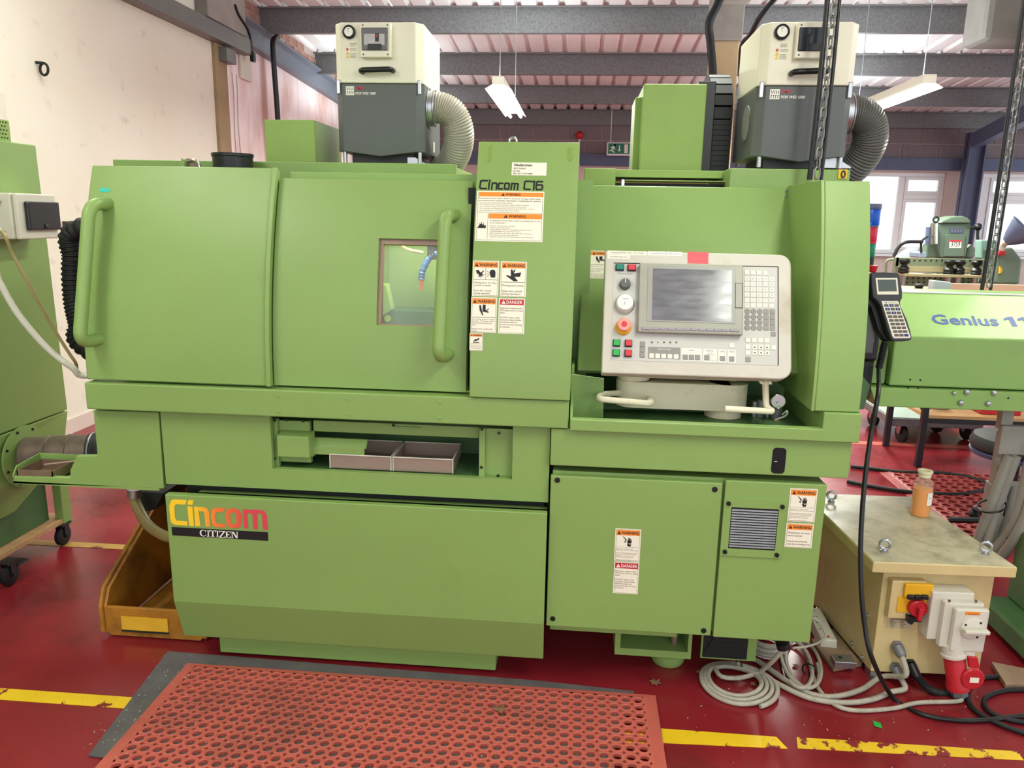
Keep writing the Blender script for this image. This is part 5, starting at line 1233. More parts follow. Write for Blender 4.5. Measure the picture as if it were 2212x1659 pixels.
sp_=spline([A_+dirv*.25,A_+dirv*.45+V3((0,.02,-.01)),A_+dirv*.62+V3((0,.05,-.03)),A_+dirv*.85+V3((0,.10,-.06))],16); MB().tube(sp_,.082,24,rf=lambda i:.084 if i%5<3 else .075).build('ribbed_hose','rubber',d,smooth=True)
MB().torus(A_+dirv*.27,dirv,.085,.004).build('hose_clamp','zinc',d,smooth=True)

# yellow storage bin under the lathe's left end
b0=atz(228,1374,0); b1=atz(391,1382,0); bw=.375; x0,x1=b0.x,b0.x+bw; yf=b0.y+.005; D=.62
t=thing('storage_bin',((x0+x1)/2,yf+.3,0),'dirty orange-yellow open-front plastic bin tucked beside the lathe base','bin')
M['bin']=mat('dirty_orange_plastic',(188,128,36),.5,var=.12,vscale=6,dirt=(84,54,26),dirt_amt=.85,dscale=4,dlo=.38,dhi=.66)
zl=at(226,1310,yf).z; zs=at(236,1268,yf+.04).z
pr=[(x0,yf,.012),(x0+.012,yf,.002)]
bm_=MB()
bm_.box((x0+.02,yf+.01,.003),(x1-.02,yf+D,.01)); bm_.build('bin_floor','bin',t)
MB().prism([(x0,yf,.01),(x0,yf+D,.01),(x0-.015,yf+D,.36),(x0-.015,yf+.42,.36),(x0-.005,yf+.035,zs),(x0,yf,zl)],(.012,0,0)).build('bin_side','bin',t,bevel=.003)
MB().prism([(x1,yf,.01),(x1,yf+D,.01),(x1+.015,yf+D,.36),(x1+.015,yf+.42,.36),(x1+.005,yf+.035,zs),(x1,yf,zl)],(-.012,0,0)).build('bin_side','bin',t,bevel=.003)
MB().prism([(x0,yf,.03),(x0+.02,yf-.004,.004),(x1-.02,yf-.004,.004),(x1,yf,.03),(x1,yf,zl),(x0,yf,zl)],(0,.014,0)).build('bin_front','bin',t,bevel=.003)
MB().box((x0,yf+D-.01,.01),(x1,yf+D,.36)).build('bin_back','bin',t,bevel=.003)
MB().tube(fillet([(x0-.008,yf-.002,.02),(x0-.008,yf-.002,zl+.004),(x0-.012,yf+.03,zs+.004),(x0-.022,yf+.42,.365)],.01,3),.009,8).build('bin_rim','bin',t,smooth=True)
fp=front(yf-.002); f0=fp.uv(262,1330); f1=fp.uv(365,1365)
MB().sbox(fp,f0[0],f1[1],f1[0],f0[1],0,.004).build('label_holder',mat('yellow_card',(226,176,46),.6,var=.12,vscale=20),t)
MB().sbox(fp,f0[0],f1[1]-.006,f1[0],f1[1],0,.007).build('holder_lip','dark',t)

# ================================================================== MATS, LEAVES, DEBRIS
M['redmat']=mat('red_rubber',(192,94,80),.6,var=.08,vscale=5,dirt=(98,62,52),dirt_amt=.75,dscale=2.6,dlo=.5,dhi=.72)
M['greymat']=mat('grey_rubber',(92,88,88),.8,var=.15,vscale=14,bump=.4,bscale=60)
gm=MB().prism([(-1.372,2.285,.0018),(-1.318,1.762,.0018),(-1.0,1.74,.0018),(0.1,1.74,.0018),(0.232,2.238,.0018),(-.08,2.26,.0018)],(0,0,.004)).build('grey_rubber_mat','greymat')
tag(gm,'grey rubber mat showing under the red mat','mat')
def hole_mat(x0,x1,y0,y1,z0,th,pitch,R,r2,border,name,label,mt,seg=16):
    nx=int((x1-x0-2*border)/pitch); ny=int((y1-y0-border)/pitch)
    bx_=(x1-x0-nx*pitch)/2; by=border; vs=[]; fs=[]; zt=z0+th; vx=x0+bx_; vy=y1-by-ny*pitch
    base=[]; h=pitch/2
    ring=[]
    for k in range(16):
        an=2*PI*k/16; ring.append((math.cos(an),math.sin(an)))
    # boundary points of a cell matched to the 16 ring directions, corners cut by the small hole
    bd=[]
    for k in range(16):
        q_,m_=divmod(k,4)
        a0=q_*90
        if m_==0: p=(h,0)
        else:
            an=math.radians({1:0,2:0,3:0}[m_]); p={1:(h,h-r2),2:(h-r2*.7071,h-r2*.7071),3:(h-r2,h)}[m_]
        c,s_=math.cos(math.radians(a0)),math.sin(math.radians(a0)); bd.append((p[0]*c-p[1]*s_,p[0]*s_+p[1]*c))
    for j in range(ny):
        for i in range(nx):
            cx,cy=vx+(i+.5)*pitch,vy+(j+.5)*pitch; o=len(vs)
            for (a,b) in bd: vs.append((cx+a,cy+b,zt))
            for (a,b) in ring: vs.append((cx+a*R*1.14,cy+b*R*1.14,zt+.0012))
            for (a,b) in ring: vs.append((cx+a*R,cy+b*R,zt-.001))
            for (a,b) in ring: vs.append((cx+a*R,cy+b*R,z0))
            for k in range(16):
                l=(k+1)%16
                fs+=[(o+k,o+l,o+16+l,o+16+k),(o+16+k,o+16+l,o+32+l,o+32+k),(o+32+k,o+32+l,o+48+l,o+48+k)]
            p=len(vs)
            for k in range(16): vs.append((vs[o+k][0],vs[o+k][1],z0))
            for q_ in range(4):
                for m_ in (1,2): k=q_*4+m_; fs.append((o+k,p+k,p+k+1,o+k+1))
    m=MB().add(vs,fs)
    X0,X1,Y0,Y1=vx,vx+nx*pitch,vy,vy+ny*pitch
    def ramp(a,b,c,d): m.add([a,b,c,d],[(0,1,2,3)])
    zt2=zt; nr=6
    for k in range(nr):                       # ribbed sloping border
        f0,f1=k/nr,(k+1)/nr
        za,zb_=zt-(th-.001)*f0,zt-(th-.001)*f1
        def at_(f,z): return [(X0-(X0-x0)*f,Y0-(Y0-y0)*f,z),(X1+(x1-X1)*f,Y0-(Y0-y0)*f,z),(X1+(x1-X1)*f,Y1+(y1-Y1)*f,z),(X0-(X0-x0)*f,Y1+(y1-Y1)*f,z)]
        A,B=at_(f0,za-(.0012 if k else 0)),at_(f1,zb_)
        for s_ in range(4): ramp(A[s_],A[(s_+1)%4],B[(s_+1)%4],B[s_])
        if k:
            C=at_(f0,za)
            for s_ in range(4): ramp(C[s_],C[(s_+1)%4],A[(s_+1)%4],A[s_])
    o=m.build(name,mt,normals=False,smooth=False); return o
rm=hole_mat(-1.268,.298,1.30,2.222,.0062,.011,.038,.0128,.0058,.030,'red_rubber_mat','','redmat')
tag(rm,'red perforated anti-fatigue mat in front of the lathe','mat')
p=atz(1895,1012,.0); q=atz(2110,1140,.0)
rm2=hole_mat(1.90,3.0,3.62,4.75,.001,.011,.062,.022,.008,.04,'red_rubber_mat','',mat('dark_red_rubber',(150,58,56),.45,var=.1,vscale=5))
tag(rm2,'red perforated mat on the floor behind the bottle','mat')
def leaf(x,y,z,s,rot,label,curl=.4):
    pts=[(0,-.5),(.18,-.4),(.42,-.42),(.30,-.12),(.5,.12),(.22,.18),(.12,.5),(-.06,.3),(-.35,.36),(-.3,.08),(-.5,-.1),(-.22,-.2),(-.25,-.45)]
    v=[(0,0,.12)]; n=len(pts)
    for i,(a,b) in enumerate(pts): v.append((a,b,abs(a)*curl+random.uniform(0,.12)))
    c,s_=math.cos(rot),math.sin(rot); P=c_=atz(x,y,z)
    vs=[(P.x+s*(a*c-b*s_),P.y+s*(a*s_+b*c),z+s*h) for a,b,h in v]; vt=[(a,b,h+.0012) for a,b,h in vs]; k=len(vs)
    fs=[(0,1+i,1+(i+1)%n) for i in range(n)]+[(k,k+1+(i+1)%n,k+1+i) for i in range(n)]+[(1+i,k+1+i,k+1+(i+1)%n,1+(i+1)%n) for i in range(n)]
    tag(MB().add(vs+vt,fs).build('dry_leaf','leaf',normals=False),label,'leaf','dry leaves')
leaf(1078,1533,.0185,.042,.5,'crumpled brown leaf lying on the red perforated mat')
leaf(1415,1476,.001,.038,1.6,'brown leaf on the floor in front of the round machine foot',.2)
leaf(1513,1458,.001,.036,.9,'brown leaf standing beside the cable coil',.8)
leaf(1627,1480,.001,.022,2.2,'small brown leaf inside the cable coil')
leaf(1718,1440,.001,.022,.2,'small pale leaf beside the twisted grey cable loop')
tag(MB().prism([atz(x,y,.002) for x,y in [(1886,1558),(1902,1563),(1906,1574),(1888,1568)]],(0,0,.002)).build('green_scrap','greenb'),'tiny bright green scrap on the red floor','scrap')
ch=MB(); rr=random.Random(3)
for k in range(260):
    if k<150: x,y=rr.uniform(-1.25,-.2) if k<110 else rr.uniform(-1.25,.25),rr.uniform(1.72,2.2); z=.0186
    elif k<200: x,y=rr.uniform(-1.37,-1.24),rr.uniform(1.78,2.27); z=.0066
    else: x,y=rr.uniform(.35,1.35),rr.uniform(1.9,2.35); z=.0012
    if z>.01 and x>-1.0 and rr.random()<.5: continue
    an=rr.uniform(0,PI); l=rr.uniform(.001,.005)*(1.5 if k%17==0 else 1); w_=rr.uniform(.0006,.0018); c,s_=math.cos(an),math.sin(an)
    ch.add([(x-c*l,y-s_*l,z),(x+s_*w_,y-c*w_,z+.0015),(x+c*l,y+s_*l,z+.001),(x-s_*w_,y+c*w_,z+.002)],[(0,1,2,3)])
tag(ch.build('swarf_chips',mat('pale_chips',(188,186,156),.6),normals=False),'pale metal and plastic chips scattered on mats and floor','debris',kind='stuff')

# ================================================================== TRANSFORMER CABINET ON THE RIGHT
tc_=thing('transformer_cabinet',(1.19,2.68,0),'cream steel transformer cabinet with scratched lid and eyebolts','cabinet')
lid=[(.972,2.351),(1.419,2.368),(1.350,2.99),(.925,2.975)]
lo_=MB().prism([(x,y,.412) for x,y in lid],(0,0,.036)).build('lid','transf',tc_,bevel=.003)
MB().prism([(x+(1.17-x)*.012,y+(2.67-y)*.012,.4481) for x,y in lid],(0,0,.0012)).build('lid_top','transtop',lo_)
bdy=[(1.030,2.403),(1.385,2.420),(1.310,2.95),(.965,2.935)]
MB().prism([(x,y,.03) for x,y in bdy],(0,0,.382)).build('body','transf',tc_,bevel=.003)
for (x,y) in bdy: MB().box((x-.03 if x>1.2 else x,y if y<2.6 else y-.05,0),(x if x>1.2 else x+.03,y+.05 if y<2.6 else y,.03)).build('foot','zinc',tc_)
def eyebolt(x,y,zz):
    p=atz(x,y,zz); o=MB().torus(p+V3((0,0,.026)),(.35,1,0),.0155,.0048,24,8); o.lathe(p,(0,0,1),[(.013,0),(.013,.004),(.007,.006),(.006,.013)],14); o.build('eyebolt','zinc',tc_,smooth=True)
eyebolt(1795,1084,.4495); eyebolt(1910,1192,.4495); eyebolt(2128,1197,.4495)
TF=Plane((1.030,2.403,0),(.355,.017,0),(0,0,1))
def T(x,y): return TF.uv(1880+x*240/1422,1220+y*240/1422)
def tbox(name,x0,y0,x1,y1,w0,w1,mt,parent=None,bev=.003,**k):
    a,b=T(x0,y0),T(x1,y1); return MB().sbox(TF,min(a[0],b[0]),min(a[1],b[1]),max(a[0],b[0]),max(a[1],b[1]),w0,w1).build(name,mt,parent or tc_,bevel=bev,**k)
iso=tbox('isolator_case',235,150,600,640,.0005,.030,'transf')
tbox('isolator_plate',300,345,640,555,.0305,.033,'yellow',iso,.001)
tbox('isolator_bracket',375,165,710,345,.030,.045,'yellow',iso)
for k in range(3): tbox('hinge_roller',385+88*k,288,465+88*k,350,.045,.056,'black',iso,.004)
u,v=T(525,470); kn=MB().scyl(TF,u,v,[(.030,.033),(.030,.04),(.029,.05),(.026,.053),(.024,.048),(0,.048)],32).build('isolator_knob','redp',iso,smooth=True)
MB().sbox(TF,u-.006,v-.034,u+.006,v+.010,.050,.068).build('isolator_lever','redp',iso,bevel=.003)
MB().spoly(TF,[T(395,560),T(560,605),T(565,635),T(470,630),T(440,670),T(395,650)],.031,.05).build('isolator_wedge','black',iso)
rl=tbox('rating_plate',225,670,515,822,.0005,.001,mat('silver_plate',(186,172,138),.4,var=.05,vscale=20),None,0)
m=MB()
for r_ in range(6):
    for c_ in range(2):
        a=T(250+c_*130,705+r_*18); m.sface(TF,a[0],a[1]-.0008,a[0]+random.uniform(.010,.02),a[1]+.0006,.0014)
a=T(255,690); m.sface(TF,a[0],a[1]-.001,a[0]+.056,a[1]+.001,.0014); m.build('plate_print','ink',rl)
# interlocked socket with red plug
sk=thing('interlocked_socket',TF.P(*T(940,700),.06),'white wall socket with rotary switch on the transformer cabinet front','socket')
def sbx(name,x0,y0,x1,y1,w0,w1,mt,bev=.004): return tbox(name,x0,y0,x1,y1,w0,w1,mt,sk,bev)
sbx('back_box',690,235,1120,850,.001,.060,'whitep'); sbx('front_box',790,320,1190,890,.060,.085,'whitep'); cv=sbx('raised_cover',880,360,1215,900,.085,.108,'whitep',.006)
sbx('socket_label',990,385,1165,430,.1085,.1095,'orange',0)
tx=MB(); a=T(1080,422); put_text(tx,TF,'FILTER UNIT',a[0],a[1],width=.030,height=.004,w=.110,center=True); tx.build('socket_lettering','ink',sk)
u,v=T(1070,590); MB().scyl(TF,u,v,[(.037,.108),(.037,.114),(.033,.117),(0,.117)],36).build('rotary_dial','whitep',sk,smooth=True)
MB().sbox(TF,u-.036,v-.006,u+.040,v+.006,.117,.140).build('rotary_handle','whitep',sk,bevel=.003)
for an in (50,-60,150): MB().scyl(TF,u+.030*math.cos(math.radians(an)),v+.030*math.sin(math.radians(an)),[(.004,.1165),(.004,.1175),(0,.1176)],8).build('dial_mark','ink',sk)
for (x,y) in ((835,295),(1165,300)): a=T(x,y); MB().scyl(TF,a[0],a[1],[(.0045,.086),(.0045,.088),(0,.088)],12).build('corner_screw','inkg',sk)
pa=TF.P(*T(905,905),.075); pb=TF.P(*T(955,1400),.085); ax=(pb-pa).normalized()
MB().lathe(pa,ax,[(.036,-.02),(.036,.012),(.040,.013),(.040,.022),(.034,.023)],32).build('socket_collar','whitep',sk,smooth=True)
fl2=TF.P(*T(1065,1195),.118); f_n=TF.n
pg=thing('industrial_plug',pb,'red three-phase plug hanging under the white socket','plug')
L_=(pb-pa).length
MB().lathe(pa+ax*.024,ax,[(.030,0),(.032,.004),(.032,L_-.055),(.036,L_-.045),(.036,L_-.03),(.026,L_-.024)],32).build('plug_body','redp',pg,smooth=True)
MB().lathe(pb+ax*.0005,ax,[(.024,0),(.026,.003),(.026,.02),(.018,.024)],6).build('gland_nut','galv',pg)
MB().lathe(fl2,f_n,[(.0,-.006),(.034,-.006),(.036,0),(.033,.004),(0,.004)],32).build('socket_flap','redp',sk,smooth=True)
MB().spoly(TF,[T(1015,930),T(1140,950),T(1170,1090),T(1035,1075)],.100,.112).build('flap_hinge','redp',sk,bevel=.003)
MB().spoly(TF,[T(960,760),T(1110,770),T(1120,960),T(1020,975)],.098,.106).build('flap_arm','whitep',sk,bevel=.003)
a=T(1072,1200); MB().sbox(TF,a[0]-.014,a[1]-.009,a[0]+.014,a[1]+.009,.1225,.1232).build('flap_sticker','sticker',sk)
# cable glands and bolts
def gland(x,y,mt,r=.020,l=.035,dn=-.6):
    u,v=T(x,y); d=(TF.n+V3((0.15,0,dn))).normalized(); o=TF.P(u,v,0.001); MB().lathe(o,TF.n,[(r,0),(r,.012),(r*.9,.014)],6).build('cable_gland',mt,tc_); MB().lathe(o+TF.n*.012,d,[(r*.95,0),(r*.85,l*.7),(r*.6,l)],16).build('gland_cap',mt,tc_,smooth=True); return o+TF.n*.012+d*l*.9
g1=gland(330,1030,'galv'); g2=gland(310,1300,'galv',.018); g3=gland(500,1260,'black',.019,.045)
for (x,y) in ((1876,1330),(1844,1390),(1865,1420)):
    d=ray(x,y); nl=V3((-.53,-.065,0)).normalized(); 
    Pl=Plane((1.030,2.403,0),(-.065,.532,0),(0,0,1)); a=Pl.uv(x,y); MB().scyl(Pl,a[0],a[1],[(.006,0),(.006,.012),(.003,.014)],10).build('side_bolt','zinc',tc_,smooth=True)
# bottle of coolant
bp_=atz(1986,1112,.4495)
bt=thing('bottle',bp_,'clear plastic bottle of orange liquid standing on the transformer lid','bottle')
hb=at(1990,1016,bp_.y).z-bp_.z; R=.034
M['oil']=mat('orange_oil',(230,138,30),.15,var=.05,vscale=6)
M['pet']=mat('clear_bottle',(236,232,206),.12,alpha=.16,spec=.6)
MB().lathe(bp_+V3((0,0,.0015)),(0,0,1),[(0,0),(R*.9,0),(R-.002,.004),(R-.002,hb*.60),(0,hb*.60)],32).build('liquid','oil',bt,smooth=True)
MB().lathe(bp_,(0,0,1),[(R*.9,0),(R,.005),(R,hb*.68),(R*.93,hb*.76),(R*.66,hb*.83),(R*.62,hb*.86),(R*.62,hb*.94),(R*.74,hb*.955),(R*.74,hb),(R*.55,hb),(R*.55,hb*.86)],36).build('bottle_shell','pet',bt,smooth=True)
MB().lathe(bp_,(0,0,1),[(R*.63,hb*.87),(R*.63,hb*.94),(R*.76,hb*.955),(R*.76,hb*1.002),(R*.5,hb*1.002),(R*.5,hb*.88)],32).build('bottle_neck',mat('milky_plastic',(222,214,178),.3),bt,smooth=True)
lm_=MB()
for k in range(5):
    a0,a1=math.radians(-82+k*13),math.radians(-82+(k+1)*13); r_=R+.0006
    lm_.add([bp_+V3((r_*math.cos(a0),r_*math.sin(a0),hb*.28)),bp_+V3((r_*math.cos(a1),r_*math.sin(a1),hb*.28)),bp_+V3((r_*math.cos(a1),r_*math.sin(a1),hb*.56)),bp_+V3((r_*math.cos(a0),r_*math.sin(a0),hb*.56))],[(0,1,2,3)])
lb=lm_.build('paper_label','white',bt)
sc_=MB()
for k in range(4):
    a0,a1=math.radians(-74),math.radians(-74+random.uniform(18,34)); z=hb*(.33+.055*k); r_=R+.0011
    sc_.add([bp_+V3((r_*math.cos(a0),r_*math.sin(a0),z)),bp_+V3((r_*math.cos(a1),r_*math.sin(a1),z+.001)),bp_+V3((r_*math.cos(a1),r_*math.sin(a1),z+.003)),bp_+V3((r_*math.cos(a0),r_*math.sin(a0),z+.0025))],[(0,1,2,3)])
sc_.build('handwriting','inkg',lb)

# ================================================================== CABLES ON THE FLOOR
def fz(pts,r): return [atz(x,y,r+.0015) for x,y in pts]
hose('grey_cable',[g1,g1+V3((.004,-.03,-.05))]+fz([(1905,1462),(1860,1490),(1800,1505),(1745,1497),(1690,1465),(1640,1430),(1615,1418)],.009),.009,'cable','thick grey cable from the upper cabinet gland across the floor','cable')
hose('grey_cable',[g2,g2+V3((.004,-.03,-.02))]+fz([(1925,1495),(1880,1512),(1820,1518),(1750,1508),(1690,1482),(1640,1455),(1600,1440)],.009),.009,'cable','thick grey cable from the lower cabinet gland across the floor','cable')
pn=pb+ax*.02
hose('grey_cable',[pn,V3((pn.x-.015,pn.y-.03,max(.009,pn.z-.03)))]+fz([(1985,1518),(1930,1530),(1860,1535),(1815,1528),(1785,1508),(1762,1478),(1752,1445),(1745,1420)],.007),.007,'cable','braided grey cable from the red plug running to the cable loops','cable')
hose('black_conduit',[g3,g3+V3((.03,-.02,-.025)),g3+V3((.08,-.015,-.045)),g3+V3((.13,.0,-.035)),g3+V3((.16,.03,-.03))],.014,'rubber','short black ribbed conduit curving behind the red plug','conduit',20,12,.002)
# coil of grey cable
cl=[]; N=130
for i in range(N):
    a=2*PI*3.6*i/N; k=i/N; cl.append((.576+(.126-.05*k)*math.cos(a-1.2)-.008*k,2.312+(.124-.05*k)*math.sin(a-1.2)+.012*k,.0095+.009*k+.004*math.sin(a*2)))
gp=at(1692,1400,2.31)
cl+= [V3(p) for p in fz([(1560,1462),(1600,1464),(1640,1452)],.02)]+[at(1672,1425,2.31),gp]
tag(MB().tube(spline(cl,3),.0078,10).build('cable_coil','cable',smooth=True),'grey cable coiled in three loops on the floor and rising into the cabinet','cable')
tag(MB().torus((.600,2.418,.016),(1,.25,0),.020,.003,16,6).build('cable_tie','black',smooth=True),'black tie round the coiled grey cable','cable tie')
lp=[]
for i in range(90):
    a=2*PI*2.4*i/90; cxp,cyp=1728+10*math.sin(a*.35),1437; P=atz(cxp+(38-5*(i/90))*math.cos(a)+14*math.sin(a),cyp+52*math.sin(a)-3,.011+.012*(i/90)+.004*math.sin(a)); lp.append(P)
tag(MB().tube(lp,.0065,9).build('cable_loops','cable',smooth=True),'tied bundle of grey cable loops beside the wooden board','cable')
q=atz(1748,1447,.02); tag(MB().torus(q,(.5,1,0),.022,.003,16,6).build('cable_tie','black',smooth=True),'black tie round the bundle of cable loops','cable tie')
st=[]
for i in range(60):
    a=2*PI*3*i/60; st.append(V3((.72+.06*math.cos(a),2.56+.07*math.sin(a),.012+.018*(i//20))))
tag(MB().tube(st,.009,9).build('cable_coil','cable',smooth=True),'flat stack of grey cable rings under the lathe cabinet','cable')
hose('thin_cable',[at(1712,1400,2.32),at(1745,1396,2.36),at(1772,1386,2.42),at(1783,1372,2.45),at(1770,1345,2.5),at(1752,1332,2.52)],.004,'cable','thin cable looping from the cabinet corner round the power strip','cable')
# power strip, board, metal foot
A_=atz(1757,1312,.05); B2=atz(1792,1382,.05); dr=(B2-A_).normalized(); nr_=V3((dr.y,-dr.x,0))
ps=thing('power_strip',(A_+B2)/2-V3((0,0,.05)),'white power strip lying beside the lathe cabinet','power strip')
hw=.030
MB().prism([A_+nr_*-hw-V3((0,0,.045)),A_+nr_*hw-V3((0,0,.045)),A_+nr_*hw*.9,A_-nr_*hw*.9],dr*(B2-A_).length).build('strip_body','whitep',ps,bevel=.004)
for k in range(4):
    c=A_+dr*(.03+k*.045)+nr_*.004; MB().lathe(c+V3((0,0,.0005)),(0,0,1),[(.003,0),(.003,.0012),(0,.0012)],8).lathe(c+nr_*.012+V3((0,0,.0005)),(0,0,1),[(.003,0),(.003,.0012),(0,.0012)],8).build('socket_hole','inkg',ps)
c=B2-dr*.02; MB().lathe(c,(0,0,1),[(.005,0),(.005,.002),(0,.003)],10).build('indicator','redp',ps,smooth=True)
bd_=[atz(x,y,.002) for x,y in [(1752,1390),(1800,1366),(1862,1440),(1800,1452)]]
tag(MB().prism(bd_,(0,0,.018)).build('wooden_board','plank',bevel=.002),'dirty wooden board on the floor under the power strip','board')
c=atz(1822,1432,.03)
mf=thing('steel_block',(c.x,c.y,.0205),'small zinc block with a hole on the wooden board','block')
MB().box((c.x-.035,c.y-.02,.0205),(c.x+.035,c.y+.03,.045)).build('block_body','zinc',mf,bevel=.002); MB().lathe((c.x-.01,c.y+.008,.0452),(0,0,1),[(.007,0),(.007,.0006),(0,.0006)],14).build('bolt_hole','dark',mf)
# black cables at the right
hose('black_cable',fz([(2230,1462),(2160,1462),(2112,1468),(2090,1492),(2100,1528),(2150,1560),(2230,1590)],.008),.008,'rubber','black cable looping on the red floor beyond the cabinet','cable')
hose('black_cable',fz([(2230,1490),(2170,1492),(2128,1508),(2135,1535),(2180,1555),(2230,1562)],.0075),.0075,'rubber','inner black cable loop at the right edge of the floor','cable')
tag(MB().prism([atz(x,y,.002) for x,y in [(2140,1440),(2230,1458),(2235,1490),(2170,1488)]],(0,0,.02)).build('wooden_board','plank',bevel=.002),'wooden packing board at the right edge of the floor','board')

# ================================================================== BAR FEEDER
bf=thing('bar_feeder',(2.2,3.05,0),'long green bar feeder with sloping lid and blue lettering','bar feeder')
x0,x1=1.185,4.4; yF=2.93; zc=at(2100,731,yF).z; ztp=at(2080,636,yF+.26).z; zl=at(2000,838,yF).z
MB().prism([(x0,yF,zl+.004),(x0,yF,zc),(x0,yF+.26,ztp),(x0,yF+.50,ztp),(x0,yF+.50,zl+.004)],(x1-x0,0,0)).build('lid','greenf',bf,bevel=.006)
MB().prism([(x0-.005,yF+.26,ztp+.001),(x0-.005,yF+.28,ztp+.001),(x0-.005,yF+.28,ztp+.006),(x0-.005,yF+.26,ztp+.006)],(x1-x0,0,0)).build('lid_seal','pvc',bf)
MB().prism([(x0-.055,yF+.03,zl+.004),(x0-.055,yF+.03,zc-.06),(x0-.02,yF+.25,ztp-.03),(x0-.02,yF+.48,ztp-.03),(x0-.055,yF+.48,zl+.004)],(.05,0,0)).build('end_plate','greenf',bf,bevel=.004)
zb5=at(2000,882,yF-.02).z
MB().prism([(x0-.075,yF-.02,zl-.001),(x0-.045,yF-.02,zb5),(x1,yF-.02,zb5),(x1,yF-.02,zl-.001)],(0,.5,0)).build('support_rail','greenf',bf,bevel=.004)
FS=Plane((0,yF,zc),(1,0,0),(0,.26,ztp-zc))
tx=MB(); c0=FS.uv(2014,697); c1=FS.uv(2157,700); put_text(tx,FS,'Genius',c0[0],c0[1]-.008,width=c1[0]-c0[0],height=.062,w=.0012,bold=.022,shear=.12)
d0=FS.uv(2172,702); 
for k in range(2):
    u,v=d0[0]+k*.050,d0[1]-.008; tx.sflat(FS,[(u+.022,v),(u+.040,v),(u+.046,v+.062),(u+.030,v+.062),(u+.008,v+.050),(u+.006,v+.038),(u+.026,v+.045)],.0012)
tx.build('model_lettering',mat('blue_lettering',(52,74,140),.5),bf)
RS=front(yF-.02)
for (x,y,r_) in ((2087,846,.010),(2146,848,.010),(2074,869,.010),(2133,871,.010),(2059,848,.007)):
    u,v=RS.uv(x,y); MB().scyl(RS,u,v,[(r_,0),(r_,.008),(r_*.75,.012),(0,.013)],18).build('dome_bolt','zinc',bf,smooth=True)
for (x,y,S_) in ((1966,820,front(yF)),(1988,821,front(yF)),(1961,837,RS),(1983,838,RS),(2178,860,RS)):
    u,v=S_.uv(x,y); MB().scyl(S_,u,v,[(.004,.0003),(.004,.001),(0,.001)],8).build('pin_hole','ink',bf)
gx=x0-.06
MB().box((.86,yF-.02,1.0),(gx,yF+.25,1.32)).build('spindle_guard','black',bf,bevel=.01)
MB().box((.88,yF-.05,.86),(gx-.02,yF+.2,1.0)).build('guide_block','dark',bf,bevel=.01)
for x in (1862,1884): p=at(x,712,yF-.06); MB().box((p.x-.012,yF-.065,p.z-.05),(p.x+.010,yF-.05,p.z+.05)).build('clamp_plate','armcream',bf,bevel=.003)
p=at(1880,705,yF-.10); MB().box((p.x-.022,yF-.10,p.z-.10),(p.x+.02,yF-.045,p.z+.08)).build('clamp_body','char',bf,bevel=.006)
for x in (2.75,4.1): MB().box((x,yF+.1,0),(x+.12,yF+.4,zb5)).build('stand_leg','greend',bf,bevel=.004)
MB().prism([at(1852,800,2.75),at(1880,832,2.75),at(1866,884,2.75),at(1845,884,2.75)],(0,.3,0)).build('end_bracket','greend',bf)

# signal tower
p=at(1883,440,yF+.06)
sg=thing('signal_tower',(p.x,yF+.06,1.321),'blue, red and green signal light tower behind the lathe end pillar','signal light')
zA=[at(1883,y,yF+.06).z for y in (440,452,487,491,522,526,555,566,577)]
cx_=p.x
def seg(name,a,b,r,mt): MB().lathe((cx_,yF+.06,zA[b]),(0,0,1),[(r*.96,0),(r,.002),(r,zA[a]-zA[b]-.002),(r*.96,zA[a]-zA[b])],28).build(name,mt,sg,smooth=True)
def lens(n_,c): return mat(n_,c,.25,trans=.25,spec=.6,ior=1.3)
seg('top_cap',0,1,.036,'bluegrey'); seg('blue_lens',1,2,.034,lens('blue_lens',(24,92,206))); seg('lens_ring',2,3,.033,'bluegrey'); seg('red_lens',3,4,.032,lens('red_lens',(210,40,74))); seg('lens_ring',4,5,.032,'redp'); seg('green_lens',5,6,.031,lens('green_lens',(20,130,92))); seg('tower_base',6,8,.030,'dark')
MB().cyl((cx_,yF+.06,1.321),(cx_,yF+.06,zA[8]),.012,12).build('mast','black',sg,smooth=True)

# handheld pendant with coiled strain relief and cable
PP=Plane((0,2.52,0),(1,.10,0),(0,.12,1))
def Q(x,y): return PP.uv(1840+x*160/1106,560+y*160/1106)
pe=thing('handheld_pendant',PP.P(*Q(700,1260)),'black handheld remote with small screen and keypad hanging beside the lathe','remote')
ol=[(303,200),(500,192),(690,205),(720,225),(735,300),(760,470),(760,580),(725,640),(735,700),(830,900),(890,1100),(905,1180),(880,1215),(740,1228),(620,1225),(580,1180),(540,1060),(480,850),(430,690),(380,620),(320,575),(300,400),(292,260)]
MB().spoly(PP,[Q(*p) for p in ol],-.03,0).build('remote_body',mat('grey_black_plastic',(58,58,62),.45),pe,bevel=.006)
MB().spoly(PP,[Q(x-60,y+15) for x,y in [(250,230),(500,215),(700,230),(720,600),(650,700),(800,1100),(830,1200),(640,1230),(520,1050),(420,720),(250,600)]],-.07,-.031).build('remote_back','black',pe,bevel=.008)
sf=MB().spoly(PP,[Q(*p) for p in [(350,280),(675,280),(697,527),(378,527)]],.0003,.002).build('screen_frame','sticker',pe)
MB().spoly(PP,[Q(*p) for p in [(380,305),(652,303),(668,480),(397,482)]],.0021,.0026).build('lcd_screen',mat('grey_lcd',(78,88,80),.2),sf)
kp=MB().spoly(PP,[Q(*p) for p in [(440,624),(688,624),(874,1160),(862,1178),(628,1180),(604,1150)]],.0003,.0018).build('keypad_plate','sticker',pe)
bl=mat('navy_key',(38,44,120),.45); gk=mat('brown_grey_key',(98,92,84),.5)
